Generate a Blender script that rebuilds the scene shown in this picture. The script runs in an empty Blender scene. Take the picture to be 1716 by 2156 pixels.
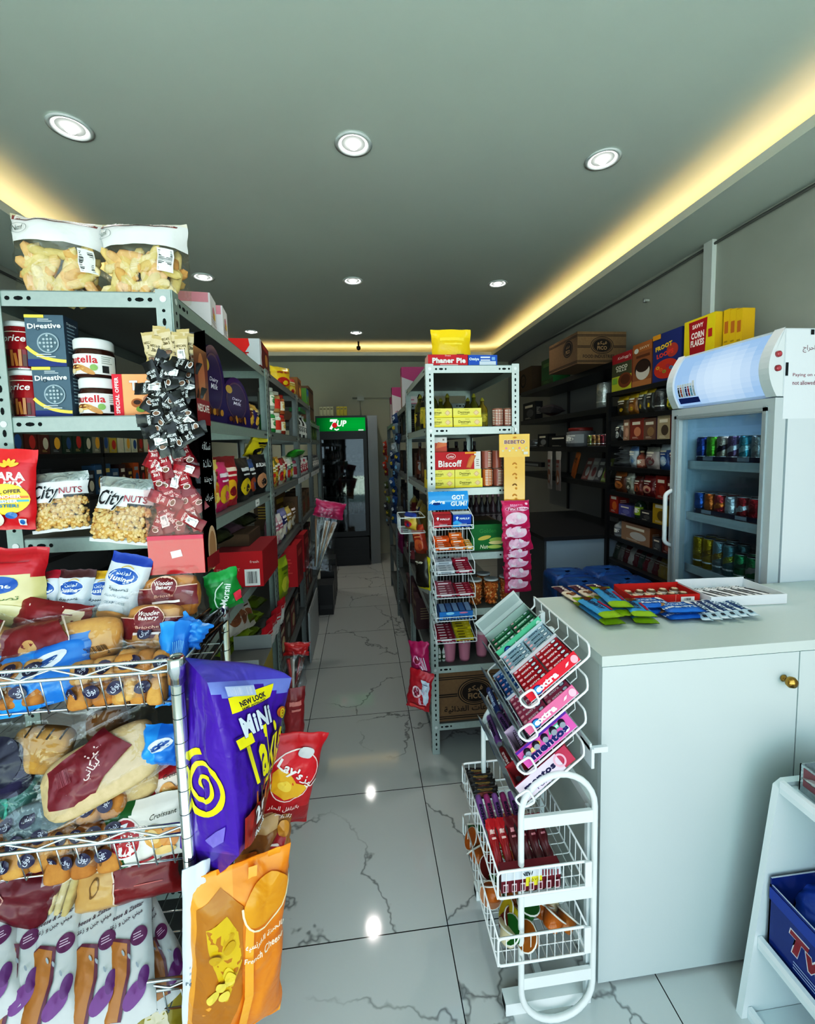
import bpy, math, random
from math import sin, cos, pi, radians, sqrt
from mathutils import Vector, Matrix, Euler
from mathutils.geometry import tessellate_polygon
from mathutils.noise import noise as pnoise
rnd = random.Random(11)
COL = bpy.context.scene.collection
ORD = 'first second third fourth fifth sixth seventh eighth ninth tenth eleventh twelfth thirteenth fourteenth fifteenth sixteenth seventeenth eighteenth nineteenth twentieth'.split()

# ------------------------------------------------------------------ colours
def C(h):
    if not isinstance(h, str): return h
    h = h.lstrip('#')
    if len(h) == 3: h = ''.join(c * 2 for c in h)
    out = []
    for i in (0, 2, 4):
        c = int(h[i:i + 2], 16) / 255
        out.append(c / 12.92 if c <= .04045 else ((c + .055) / 1.055) ** 2.4)
    return (out[0], out[1], out[2], 1.0)

# ------------------------------------------------------------------ materials: every finish reads the mesh's own colour attribute
MATS = {}
def newmat(name):
    m = bpy.data.materials.new(name); m.use_nodes = True
    nt = m.node_tree; nt.nodes.clear()
    return m, nt.nodes, nt.links
def finish(name, rough=.4, metal=0, bump=0, bscale=30, spec=.5, var=0, clear=0, emit=0, coat=0, detail=2):
    m, N, L = newmat(name)
    out = N.new('ShaderNodeOutputMaterial'); b = N.new('ShaderNodeBsdfPrincipled')
    a = N.new('ShaderNodeAttribute'); a.attribute_name = 'Col'
    col = a.outputs['Color']
    tc = N.new('ShaderNodeTexCoord')
    if var:
        n = N.new('ShaderNodeTexNoise'); n.inputs['Scale'].default_value = bscale * .7; n.inputs['Detail'].default_value = 4
        L.new(tc.outputs['Object'], n.inputs['Vector'])
        r = N.new('ShaderNodeMapRange'); r.inputs[1].default_value = .3; r.inputs[2].default_value = .7
        r.inputs[3].default_value = 1 - var; r.inputs[4].default_value = 1 + var * .5
        L.new(n.outputs['Fac'], r.inputs[0])
        mx = N.new('ShaderNodeVectorMath'); mx.operation = 'SCALE'
        L.new(col, mx.inputs[0]); L.new(r.outputs[0], mx.inputs['Scale']); col = mx.outputs[0]
    L.new(col, b.inputs['Base Color'])
    b.inputs['Roughness'].default_value = rough; b.inputs['Metallic'].default_value = metal
    b.inputs['Specular IOR Level'].default_value = spec
    b.inputs['Coat Weight'].default_value = coat
    if bump:
        n = N.new('ShaderNodeTexNoise'); n.inputs['Scale'].default_value = bscale; n.inputs['Detail'].default_value = detail
        n.inputs['Distortion'].default_value = 1.2
        L.new(tc.outputs['Object'], n.inputs['Vector'])
        bp = N.new('ShaderNodeBump'); bp.inputs['Strength'].default_value = bump; bp.inputs['Distance'].default_value = .01
        L.new(n.outputs['Fac'], bp.inputs['Height']); L.new(bp.outputs[0], b.inputs['Normal'])
    s = b.outputs[0]
    if emit:
        e = N.new('ShaderNodeEmission'); e.inputs['Strength'].default_value = emit
        L.new(a.outputs['Color'], e.inputs['Color']); s = e.outputs[0]
    if clear:
        t = N.new('ShaderNodeBsdfTransparent'); mix = N.new('ShaderNodeMixShader')
        gl = N.new('ShaderNodeBsdfGlossy'); gl.inputs['Roughness'].default_value = rough; s = gl.outputs[0]
        lw = N.new('ShaderNodeLayerWeight'); lw.inputs['Blend'].default_value = .25
        fr = N.new('ShaderNodeMapRange'); fr.inputs[3].default_value = clear; fr.inputs[4].default_value = min(.75, clear * 5)
        L.new(lw.outputs['Facing'], fr.inputs[0]); L.new(fr.outputs[0], mix.inputs[0])
        if bump: L.new(bp.outputs[0], gl.inputs['Normal']); L.new(bp.outputs[0], lw.inputs['Normal'])
        L.new(a.outputs['Color'], t.inputs['Color'])
        L.new(t.outputs[0], mix.inputs[1]); L.new(s, mix.inputs[2]); s = mix.outputs[0]
    L.new(s, out.inputs['Surface'])
    MATS[name] = m
finish('film', .3, 0, .35, 16, .5)
finish('paper', .55, 0, .05, 60, .35)
finish('foil', .32, .75, .5, 40)
finish('gloss', .12, 0, 0, 1, .5)
finish('plastic', .35, 0, 0, 1, .45)
finish('matte', .8, 0, 0, 1, .2)
finish('steel', .45, .35, .04, 120, .5, .05)
finish('chrome', .14, 1)
finish('brass', .25, 1)
finish('enamel', .3, 0, .02, 90, .5)
finish('bread', .75, 0, .12, 90, .2, .16)
finish('carton', .7, 0, .08, 90, .25, .08)
finish('clear', .12, 0, .6, 18, .8, 0, .08)
finish('cling', .12, 0, .8, 20, .9, 0, .055)
finish('glass', .03, 0, 0, 1, .6, 0, .06)
finish('acrylic', .05, 0, 0, 1, .5, 0, .018)
finish('lit', 1, emit=1.0)
finish('lamp', 1, emit=14.0)
finish('warm', 1, emit=15.0)
finish('glow', 1, emit=4.5)

# ------------------------------------------------------------------ mesh builder
class MB:
    def __init__(s): s.v = []; s.f = []; s.c = []; s.m = []; s.s = []
    def face(s, pts, col, m='paper', smooth=False):
        i = len(s.v); s.v += [tuple(p) for p in pts]
        s.f.append(tuple(range(i, i + len(pts)))); s.c.append(C(col)); s.m.append(m); s.s.append(smooth)
        return s
    def fi(s, idx, col, m, smooth=False):
        s.f.append(tuple(idx)); s.c.append(col); s.m.append(m); s.s.append(smooth)
    def box(s, x0, x1, y0, y1, z0, z1, col, m='paper', top=None, side=None, skip=''):
        p = [(x0, y0, z0), (x1, y0, z0), (x1, y1, z0), (x0, y1, z0), (x0, y0, z1), (x1, y0, z1), (x1, y1, z1), (x0, y1, z1)]
        i = len(s.v); s.v += p; side = side or col
        for k, q, c in (('b', (3, 2, 1, 0), col), ('t', (4, 5, 6, 7), top or col), ('f', (0, 1, 5, 4), col), ('r', (1, 2, 6, 5), side), ('k', (2, 3, 7, 6), col), ('l', (3, 0, 4, 7), side)):
            if k not in skip: s.fi([i + j for j in q], C(c), m)
        return s
    def obox(s, c, ax, ay, az, col, m='paper'):
        c, ax, ay, az = map(Vector, (c, ax, ay, az)); i = len(s.v); col = C(col)
        for z in (-1, 1):
            for x, y in ((-1, -1), (1, -1), (1, 1), (-1, 1)): s.v.append(tuple(c + ax * x + ay * y + az * z))
        for q in ((3, 2, 1, 0), (4, 5, 6, 7), (0, 1, 5, 4), (1, 2, 6, 5), (2, 3, 7, 6), (3, 0, 4, 7)): s.fi([i + j for j in q], col, m)
        return s
    def lathe(s, prof, n=20, m='plastic', c=(0, 0, 0), cap0=True, cap1=True, smooth=True):
        """prof: list of (r, z, colour of the band that starts here)"""
        i = len(s.v)
        for r, z, *_ in prof:
            for k in range(n):
                a = 2 * pi * k / n; s.v.append((c[0] + r * sin(a), c[1] - r * cos(a), c[2] + z))
        for j in range(len(prof) - 1):
            q = prof[j]; col = C(q[2]); mm = q[3] if len(q) > 3 else m
            for k in range(n):
                k2 = (k + 1) % n
                s.fi((i + j * n + k, i + j * n + k2, i + (j + 1) * n + k2, i + (j + 1) * n + k), col, mm, smooth)
        if cap0: s.fi([i + k for k in range(n)][::-1], C(prof[0][2]), m)
        if cap1: s.fi([i + (len(prof) - 1) * n + k for k in range(n)], C(prof[-1][2]), prof[-1][3] if len(prof[-1]) > 3 else m)
        return s
    def tube(s, pts, r, col, m='enamel', n=6, closed=False):
        pts = [Vector(p) for p in pts]; k = len(pts); col = C(col); i = len(s.v)
        up = None
        for j in range(k):
            a = pts[(j - 1) % k] if (closed or j) else pts[0]; b = pts[(j + 1) % k] if (closed or j < k - 1) else pts[-1]
            d = (b - a).normalized()
            if up is None: up = d.orthogonal().normalized()
            up = (up - d * up.dot(d)); up = up.normalized() if up.length > 1e-6 else d.orthogonal().normalized()
            w = d.cross(up)
            for q in range(n):
                t = 2 * pi * q / n; s.v.append(tuple(pts[j] + (up * cos(t) + w * sin(t)) * r))
        for j in range(k if closed else k - 1):
            for q in range(n):
                a, b = j * n, ((j + 1) % k) * n
                s.fi((i + a + q, i + a + (q + 1) % n, i + b + (q + 1) % n, i + b + q), col, m, True)
        if not closed:
            s.fi([i + q for q in range(n)][::-1], col, m); s.fi([i + (k - 1) * n + q for q in range(n)], col, m)
        return s
    def grid(s, fn, nu, nv, col, m='film', smooth=True, wrap=False):
        i = len(s.v); f = callable(col)
        for b in range(nv + 1):
            for a in range(nu if wrap else nu + 1): s.v.append(tuple(fn(a / nu, b / nv)))
        w = nu if wrap else nu + 1; cc = None if f else C(col)
        for b in range(nv):
            for a in range(nu):
                a2 = (a + 1) % w
                s.fi((i + b * w + a, i + b * w + a2, i + (b + 1) * w + a2, i + (b + 1) * w + a), C(col((a + .5) / nu, (b + .5) / nv)) if f else cc, m, smooth)
        return s
    def add(s, o, M):
        i = len(s.v); s.v += [tuple(M @ Vector(p)) for p in o.v]
        s.f += [tuple(i + k for k in f) for f in o.f]; s.c += o.c; s.m += o.m; s.s += o.s
        return s
    def mesh(s, name):
        me = bpy.data.meshes.new(name); me.from_pydata(s.v, [], s.f)
        names = []
        for m in s.m:
            if m not in names: names.append(m)
        for m in names: me.materials.append(MATS[m])
        ix = {m: i for i, m in enumerate(names)}
        me.polygons.foreach_set('material_index', [ix[m] for m in s.m])
        me.polygons.foreach_set('use_smooth', s.s)
        at = me.color_attributes.new('Col', 'FLOAT_COLOR', 'CORNER')
        buf = []
        for f, c in zip(s.f, s.c): buf += list(c) * len(f)
        at.data.foreach_set('color', buf); me.update()
        return me

def link(name, data, parent=None, loc=(0, 0, 0), rot=(0, 0, 0)):
    o = bpy.data.objects.new(name, data); COL.objects.link(o)
    o.location = loc; o.rotation_euler = rot
    if parent: o.parent = parent
    return o
def obj(name, mb, parent=None, loc=(0, 0, 0), rot=(0, 0, 0), label=None):
    o = link(name, mb if isinstance(mb, bpy.types.Mesh) else mb.mesh(name), parent, loc, rot)
    if label: o['label'] = label
    return o
def tag(o, label, cat, group=None, kind=None):
    if label: o['label'] = label
    if cat: o['category'] = cat
    if group: o['group'] = group
    if kind: o['kind'] = kind
    return o
def struct(name, mb, kind='structure'):
    o = obj(name, mb); o['kind'] = kind; return o
def thing(name, label, cat, loc=(0, 0, 0), rot=(0, 0, 0), group=None, parts=(), mb=None):
    """a thing: an Empty at its base with its parts, or (mb) a single mesh"""
    o = link(name, mb if (mb is None or isinstance(mb, bpy.types.Mesh)) else mb.mesh(name), None, loc, rot)
    tag(o, label, cat, group)
    for n, p in parts: obj(n, p, o)
    return o
def cp(o, loc, rot=(0, 0, 0), label=None, group=None, scale=None):
    c = o.copy(); COL.objects.link(c); c.location = loc; c.rotation_euler = rot
    if label: c['label'] = label
    if group: c['group'] = group
    if scale: c.scale = scale
    for ch in list(o.children):
        d = ch.copy(); COL.objects.link(d); d.parent = c
        for g in list(ch.children):
            e = g.copy(); COL.objects.link(e); e.parent = d
    return c
class Kind:
    """first call links the thing, later calls copy it"""
    def __init__(s, fn): s.fn = fn; s.o = None
    def __call__(s, loc, rot=(0, 0, 0), label=None, group=None, scale=None):
        if s.o is None:
            s.o = s.fn(); o = s.o; o.location = loc; o.rotation_euler = rot
            if label: o['label'] = label
            if group: o['group'] = group
            if scale: o.scale = scale
            return o
        return cp(s.o, loc, rot, label, group, scale)

# ------------------------------------------------------------------ lettering
TXT = {}
AR = {'ا': 'FE8D FE8E', 'أ': 'FE83 FE84', 'إ': 'FE87 FE88', 'ب': 'FE8F FE90 FE91 FE92', 'ة': 'FE93 FE94', 'ت': 'FE95 FE96 FE97 FE98', 'ج': 'FE9D FE9E FE9F FEA0', 'ح': 'FEA1 FEA2 FEA3 FEA4', 'خ': 'FEA5 FEA6 FEA7 FEA8', 'د': 'FEA9 FEAA', 'ذ': 'FEAB FEAC', 'ر': 'FEAD FEAE', 'ز': 'FEAF FEB0', 'س': 'FEB1 FEB2 FEB3 FEB4', 'ش': 'FEB5 FEB6 FEB7 FEB8', 'ص': 'FEB9 FEBA FEBB FEBC', 'ط': 'FEC1 FEC2 FEC3 FEC4', 'ع': 'FEC9 FECA FECB FECC', 'غ': 'FECD FECE FECF FED0', 'ف': 'FED1 FED2 FED3 FED4', 'ق': 'FED5 FED6 FED7 FED8', 'ك': 'FED9 FEDA FEDB FEDC', 'ل': 'FEDD FEDE FEDF FEE0', 'م': 'FEE1 FEE2 FEE3 FEE4', 'ن': 'FEE5 FEE6 FEE7 FEE8', 'ه': 'FEE9 FEEA FEEB FEEC', 'و': 'FEED FEEE', 'ي': 'FEF1 FEF2 FEF3 FEF4', 'ئ': 'FE89 FE8A FE8B FE8C', 'ى': 'FEEF FEF0'}
def shape_ar(t):
    if not any(c in AR for c in t): return t
    out = []
    for i, c in enumerate(t):
        if c not in AR: out.append(c); continue
        f = AR[c].split(); p = t[i - 1] if i else ' '; n = t[i + 1] if i + 1 < len(t) else ' '
        jp = p in AR and len(AR[p].split()) == 4; jn = n in AR and len(f) == 4
        k = 3 if jp and jn else 2 if jn else 1 if jp else 0
        out.append(chr(int(f[k], 16)))
    return ''.join(out[::-1])
def text_mesh(t, bold=0, shear=0, res=2):
    key = (t, bold, shear)
    if key not in TXT:
        cu = bpy.data.curves.new('lettering', 'FONT'); cu.body = shape_ar(t); cu.resolution_u = res
        cu.offset = bold; cu.shear = shear; cu.space_character = 1 + bold * 1.5
        o = bpy.data.objects.new('lettering', cu); COL.objects.link(o)
        bpy.context.view_layer.update()
        me = o.to_mesh()
        vs = [(v.co.x, v.co.y) for v in me.vertices]; fs = [tuple(p.vertices) for p in me.polygons]
        o.to_mesh_clear(); bpy.data.objects.remove(o); bpy.data.curves.remove(cu)
        if not vs: vs = [(0, 0), (1, 0), (1, 1)]
        x0 = min(v[0] for v in vs); x1 = max(v[0] for v in vs); y0 = min(v[1] for v in vs); y1 = max(v[1] for v in vs)
        # orient all faces the same way
        f2 = []
        for f in fs:
            ar = sum(vs[f[i]][0] * vs[f[(i + 1) % len(f)]][1] - vs[f[(i + 1) % len(f)]][0] * vs[f[i]][1] for i in range(len(f)))
            f2.append(f if ar > 0 else f[::-1])
        TXT[key] = ([((x - (x0 + x1) / 2), (y - (y0 + y1) / 2)) for x, y in vs], f2, x1 - x0, y1 - y0)
    return TXT[key]

class CV:
    """paints flat shapes onto a surface: fn(u, v, h) -> point; u right, v up, in metres from the centre of the face"""
    def __init__(s, mb, fn, m='paper', step=.02, h=.0005, lift=.00025):
        s.mb = mb; s.fn = fn; s.m = m; s.step = step; s.h = h; s.lift = lift; s.tr = None
    def _h(s): s.h += s.lift; return s.h
    def put(s, pts, faces, col, m=None):
        h = s._h(); i = len(s.mb.v); t = s.tr
        s.mb.v += [tuple(s.fn(*(t(u, v) if t else (u, v)), h)) for u, v in pts]; c = C(col); m = m or s.m
        for f in faces: s.mb.fi([i + k for k in f], c, m, True)
        return s
    def rect(s, u0, v0, u1, v1, col, m=None, rot=0):
        nu = max(1, min(40, int(abs(u1 - u0) / s.step + .5))); nv = max(1, min(40, int(abs(v1 - v0) / s.step + .5)))
        cu, cv, ca, sa = (u0 + u1) / 2, (v0 + v1) / 2, cos(rot), sin(rot); P = []
        for b in range(nv + 1):
            for a in range(nu + 1):
                x = u0 + (u1 - u0) * a / nu - cu; y = v0 + (v1 - v0) * b / nv - cv
                P.append((cu + x * ca - y * sa, cv + x * sa + y * ca))
        return s.put(P, [(b * (nu + 1) + a, b * (nu + 1) + a + 1, (b + 1) * (nu + 1) + a + 1, (b + 1) * (nu + 1) + a) for b in range(nv) for a in range(nu)], col, m)
    def ell(s, cu, cv, ru, rv, col, m=None, rot=0, n=24, inner=0, a0=0, a1=2 * pi):
        k = max(1, min(10, int(max(ru, rv) / s.step + .5))); P = []; F = []; ca, sa = cos(rot), sin(rot)
        full = abs(a1 - a0 - 2 * pi) < 1e-6; w = n if full else n + 1
        for j in range(k + 1):
            t = inner + (1 - inner) * j / k; t = max(t, .001)
            for q in range(w):
                a = a0 + (a1 - a0) * q / n; x = ru * t * cos(a); y = rv * t * sin(a)
                P.append((cu + x * ca - y * sa, cv + x * sa + y * ca))
        for j in range(k):
            for q in range(n):
                q2 = (q + 1) % w; F.append((j * w + q, (j + 1) * w + q, (j + 1) * w + q2, j * w + q2))
        return s.put(P, F, col, m)
    def poly(s, pts, col, m_=None):
        pts = [tuple(p) for p in pts]; G = []
        for f in tessellate_polygon([[Vector((u, v, 0)) for u, v in pts]]):
            a, b, c = (pts[k] for k in f)
            G.append(tuple(f) if (b[0] - a[0]) * (c[1] - a[1]) - (b[1] - a[1]) * (c[0] - a[0]) > 0 else tuple(f)[::-1])
        mx = s.step * 1.2; mid = {}; out = []
        while G:
            f = G.pop(); e = [((pts[f[i]][0] - pts[f[(i + 1) % 3]][0]) ** 2 + (pts[f[i]][1] - pts[f[(i + 1) % 3]][1]) ** 2) ** .5 for i in range(3)]; m = max(e)
            if m <= mx or len(pts) > 900: out.append(f); continue
            i = e.index(m); a, b, c = f[i], f[(i + 1) % 3], f[(i + 2) % 3]; k = (min(a, b), max(a, b))
            if k not in mid: mid[k] = len(pts); pts.append(((pts[a][0] + pts[b][0]) / 2, (pts[a][1] + pts[b][1]) / 2))
            G += [(a, mid[k], c), (mid[k], b, c)]
        return s.put(pts, out, col, m_)
    def strip(s, pts, w, col, m=None, closed=False):
        n = len(pts); P = []
        for i in range(n):
            a = pts[i - 1] if (i or closed) else pts[0]; b = pts[(i + 1) % n] if (i < n - 1 or closed) else pts[-1]
            dx, dy = b[0] - a[0], b[1] - a[1]; l = sqrt(dx * dx + dy * dy) or 1; ww = w(i / max(1, n - 1)) if callable(w) else w
            nx, ny = -dy / l * ww / 2, dx / l * ww / 2
            P += [(pts[i][0] - nx, pts[i][1] - ny), (pts[i][0] + nx, pts[i][1] + ny)]
        F = [(2 * i, 2 * ((i + 1) % n), 2 * ((i + 1) % n) + 1, 2 * i + 1) for i in range(n if closed else n - 1)]
        return s.put(P, F, col, m)
    def text(s, t, cu, cv, hgt, col, w=None, rot=0, bold=.012, shear=0, m=None, warp=None, outline=None, ow=.02):
        if outline: s.text(t, cu, cv, hgt * (1 + ow * 2), outline, (w * (1 + ow)) if w else None, rot, bold + ow, shear, m, warp)
        vs, fs, W, H = text_mesh(t, bold, shear)
        k = hgt / H; kx = (w / W) if w else k; ca, sa = cos(rot), sin(rot); P = []
        for x, y in vs:
            X, Y = x * kx, y * k
            if warp: X, Y = warp(X, Y)
            P.append((cu + X * ca - Y * sa, cv + X * sa + Y * ca))
        return s.put(P, fs, col, m)
    def bars(s, u0, v0, u1, v1, col='111', bg='f4f4f0', n=14, seed=1, vert=True, pad=.12):
        """a barcode patch"""
        if bg: s.rect(u0, v0, u1, v1, bg)
        r = random.Random(seed); h = s.h
        a0, a1, b0, b1 = (u0, u1, v0, v1) if vert else (v0, v1, u0, u1)
        pa, pb = (a1 - a0) * pad, (b1 - b0) * pad; x = a0 + pa; e = a1 - pa; un = (e - x) / (n * 2)
        P = []; F = []
        while x < e - un:
            w = un * r.choice((.5, .8, 1.4)); q = [(x, b0 + pb), (x + w, b0 + pb), (x + w, b1 - pb), (x, b1 - pb)]
            if not vert: q = [(b, a) for a, b in q][::-1]
            F.append(tuple(range(len(P), len(P) + 4))); P += q; x += w + un * r.choice((.6, 1.0, 1.3))
        return s.put(P, F, col)
    def lines(s, u0, v0, u1, v1, col, n=4, seed=1, fill=.35):
        """rows of print too small to read"""
        r = random.Random(seed); d = (v1 - v0) / n; P = []; F = []
        for i in range(n):
            e = u1 - (u1 - u0) * r.random() * .3; y = v0 + d * (i + .3)
            F.append(tuple(range(len(P), len(P) + 4))); P += [(u0, y), (e, y), (e, y + d * fill), (u0, y + d * fill)]
        return s.put(P, F, col)

# ------------------------------------------------------------------ faces of simple solids as painting surfaces
def cv_front(mb, y, cx, cz, m='paper', **k): return CV(mb, lambda u, v, h: (cx + u, y - h, cz + v), m, step=9, **k)
def cv_back(mb, y, cx, cz, m='paper', **k): return CV(mb, lambda u, v, h: (cx - u, y + h, cz + v), m, step=9, **k)
def cv_right(mb, x, cy, cz, m='paper', **k): return CV(mb, lambda u, v, h: (x + h, cy + u, cz + v), m, step=9, **k)
def cv_left(mb, x, cy, cz, m='paper', **k): return CV(mb, lambda u, v, h: (x - h, cy - u, cz + v), m, step=9, **k)
def cv_top(mb, z, cx, cy, m='paper', **k): return CV(mb, lambda u, v, h: (cx + u, cy + v, z + h), m, step=9, **k)
def cv_cyl(mb, r, cz, m='paper', c=(0, 0), rf=None, **k):
    def fn(u, v, h):
        R_ = (rf(v) if rf else r) + h; a = u / r
        return (c[0] + R_ * sin(a), c[1] - R_ * cos(a), cz + v)
    return CV(mb, fn, m, step=r * .3, **k)
def carton(w, d, h, col, side=None, top=None, m='paper', flap=True):
    """box with its base at z=0 and its front on -y; returns builder, front, top, right and left painting surfaces"""
    mb = MB(); mb.box(-w / 2, w / 2, -d / 2, d / 2, 0, h, col, m, top, side)
    f, t = cv_front(mb, -d / 2, 0, h / 2, m), cv_top(mb, h, 0, 0, m)
    r, l = cv_right(mb, w / 2, 0, h / 2, m), cv_left(mb, -w / 2, 0, h / 2, m)
    return mb, f, t, r, l
def sq(x, p): return (1 - min(1, abs(x)) ** p) ** .5
def pouch(w, h, t, col, back=None, m='film', nu=14, nv=18, seed=0, wr=.006, pinch=.05, seal=.06, px=2.6, pz=3.0, foot=0, bend=0, mb=None, sealcol=None):
    """pillow bag, base at z=0, printed face on -y.  returns builder, front and back painting surfaces.  col may be a function of (a, b) in -1..1"""
    mb = mb or MB(); o = seed * 7.31
    def S(a, b, side, h_=0):
        bb = b; s1 = 1 - 2 * seal
        q = max(-1, min(1, b / s1)) if s1 > 0 else b
        if foot: prof = sq(a, px) * (sq(q, pz) if q > 0 else 1 - (1 - foot) * (abs(q) ** 6))
        else: prof = sq(a, px) * sq(q, pz)
        x = a * w / 2 * (1 - pinch * (1 - b * b)) ; z = (b + 1) * h / 2
        n = pnoise((a * 2.3 + o, b * 3.1 + o, 1.7 + side)) + .5 * pnoise((a * 5.2 - o, b * 6.3, o + side))
        y = side * (t / 2 * prof + .0006 + h_) + wr * n * (.25 + .75 * prof) + bend * (1 - b * b) * t
        x += wr * .8 * pnoise((o, b * 3.0, 4.0 + a)) * (.3 + abs(a)); z += wr * .7 * pnoise((a * 2.5, o, 9.0))* abs(b)
        return Vector((x, y, z))
    cf = col if callable(col) else None
    def fc(u, v):
        if sealcol and abs(2 * v - 1) > 1 - 2 * seal: return sealcol
        return cf(2 * u - 1, 2 * v - 1) if cf else col
    mb.grid(lambda u, v: S(2 * u - 1, 2 * v - 1, -1), nu, nv, fc if (cf or sealcol) else col, m)
    bc = back or col
    def bcf(u, v):
        if sealcol and abs(2 * v - 1) > 1 - 2 * seal: return sealcol
        return bc(2 * u - 1, 2 * v - 1) if callable(bc) else bc
    mb.grid(lambda u, v: S(1 - 2 * u, 2 * v - 1, 1), nu, nv, bcf, m)
    F = CV(mb, lambda u, v, hh: S(2 * u / w, 2 * v / h, -1, hh), m, step=min(w, h) / 12, h=.0008, lift=.0004)
    B = CV(mb, lambda u, v, hh: S(-2 * u / w, 2 * v / h, 1, hh), m, step=min(w, h) / 12, h=.0008, lift=.0004)
    return mb, F, B
def rcurve(pts, r, n=5, closed=False):
    """polyline with rounded corners"""
    P = [Vector(p) for p in pts]; k = len(P); out = []
    for i in range(k):
        if not closed and i in (0, k - 1): out.append(P[i]); continue
        a, b, c = P[i - 1], P[i], P[(i + 1) % k]; d1 = (a - b); d2 = (c - b)
        t = min(r, d1.length * .49, d2.length * .49); p0 = b + d1.normalized() * t; p1 = b + d2.normalized() * t
        for j in range(n + 1):
            s = j / n; out.append(p0 * (1 - s) ** 2 + b * 2 * s * (1 - s) + p1 * s * s)
    return out
def bez(p0, p1, p2, n=10):
    return [tuple(p0[i] * (1 - s) ** 2 + p1[i] * 2 * s * (1 - s) + p2[i] * s * s for i in range(len(p0))) for s in (k / n for k in range(n + 1))]
RZ = lambda d: (0, 0, radians(d))
# ================================================================== camera
cam = bpy.data.cameras.new('camera'); co = bpy.data.objects.new('camera', cam); COL.objects.link(co)
CAM = ((0.99386119, -0.10828023, -0.02270094), (-0.0312788, -0.07819055, -0.99644763), (0.10612058, 0.99104068, -0.08109743))
EYE = 1.62
rx, ry, rz_ = CAM
co.matrix_world = Matrix(((rx[0], -ry[0], -rz_[0], 0), (rx[1], -ry[1], -rz_[1], 0), (rx[2], -ry[2], -rz_[2], EYE), (0, 0, 0, 1)))
cam.sensor_fit = 'HORIZONTAL'; cam.sensor_width = 36; cam.lens = 900.0 / 1716 * 36; cam.shift_y = -(1078 - 1015.3) / 1716
cam.clip_start = .02
bpy.context.scene.camera = co
# measured points of the photograph turned into places in the shop
def _ray(px, py):
    a, b = (px - 858) / 900, (py - 1015.3) / 900
    return [CAM[0][i] * a + CAM[1][i] * b + CAM[2][i] for i in range(3)]
def onz(px, py, z): r = _ray(px, py); t = (z - EYE) / r[2]; return Vector((r[0] * t, r[1] * t, z))
def ony(px, py, y): r = _ray(px, py); t = y / r[1]; return Vector((r[0] * t, y, EYE + r[2] * t))
def onx(px, py, x): r = _ray(px, py); t = x / r[0]; return Vector((x, r[1] * t, EYE + r[2] * t))

sc = bpy.context.scene
sc.view_settings.view_transform = 'Standard'; sc.view_settings.look = 'None'; sc.view_settings.exposure = 0.0
cm = sc.view_settings; cm.use_curve_mapping = True; cv_ = cm.curve_mapping.curves[3]
for x_, y_ in ((.05, .027), (.214, .185), (.52, .57)): cv_.points.new(x_, y_)
for p_ in cv_.points: p_.handle_type = 'AUTO_CLAMPED'
cm.curve_mapping.update()
sc.cycles.max_bounces = 7; sc.cycles.diffuse_bounces = 3; sc.cycles.glossy_bounces = 3; sc.cycles.transparent_max_bounces = 14; sc.cycles.transmission_bounces = 4
sc.cycles.sample_clamp_indirect = 4.0; sc.cycles.caustics_reflective = False; sc.cycles.caustics_refractive = False
sc.cycles.use_denoising = True

# ================================================================== room
XL, XR, YB, YF, ZC, ZS = -2.36, 2.30, 6.50, -1.2, 3.05, 2.90
CX0, CX1, CYB = -1.82, 1.90, 6.07
def noise_wall(name, c1, c2, scale, rough, bump=.0):
    m, N, L = newmat(name); out = N.new('ShaderNodeOutputMaterial'); b = N.new('ShaderNodeBsdfPrincipled')
    tc = N.new('ShaderNodeTexCoord'); n = N.new('ShaderNodeTexNoise'); n.inputs['Scale'].default_value = scale; n.inputs['Detail'].default_value = 5
    r = N.new('ShaderNodeValToRGB'); r.color_ramp.elements[0].position = .35; r.color_ramp.elements[1].position = .7
    r.color_ramp.elements[0].color = C(c1); r.color_ramp.elements[1].color = C(c2)
    L.new(tc.outputs['Object'], n.inputs['Vector']); L.new(n.outputs['Fac'], r.inputs[0]); L.new(r.outputs[0], b.inputs['Base Color'])
    b.inputs['Roughness'].default_value = rough; b.inputs['Specular IOR Level'].default_value = .3
    L.new(b.outputs[0], out.inputs['Surface']); MATS[name] = m
noise_wall('plaster', 'a9a9a2', 'b4b4ad', 1.3, .8)
noise_wall('backwall', 'bdbba8', 'c6c4b2', .9, .8)
noise_wall('ceilpaint', 'ccd0cb', 'd4d8d3', .7, .75)
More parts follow.
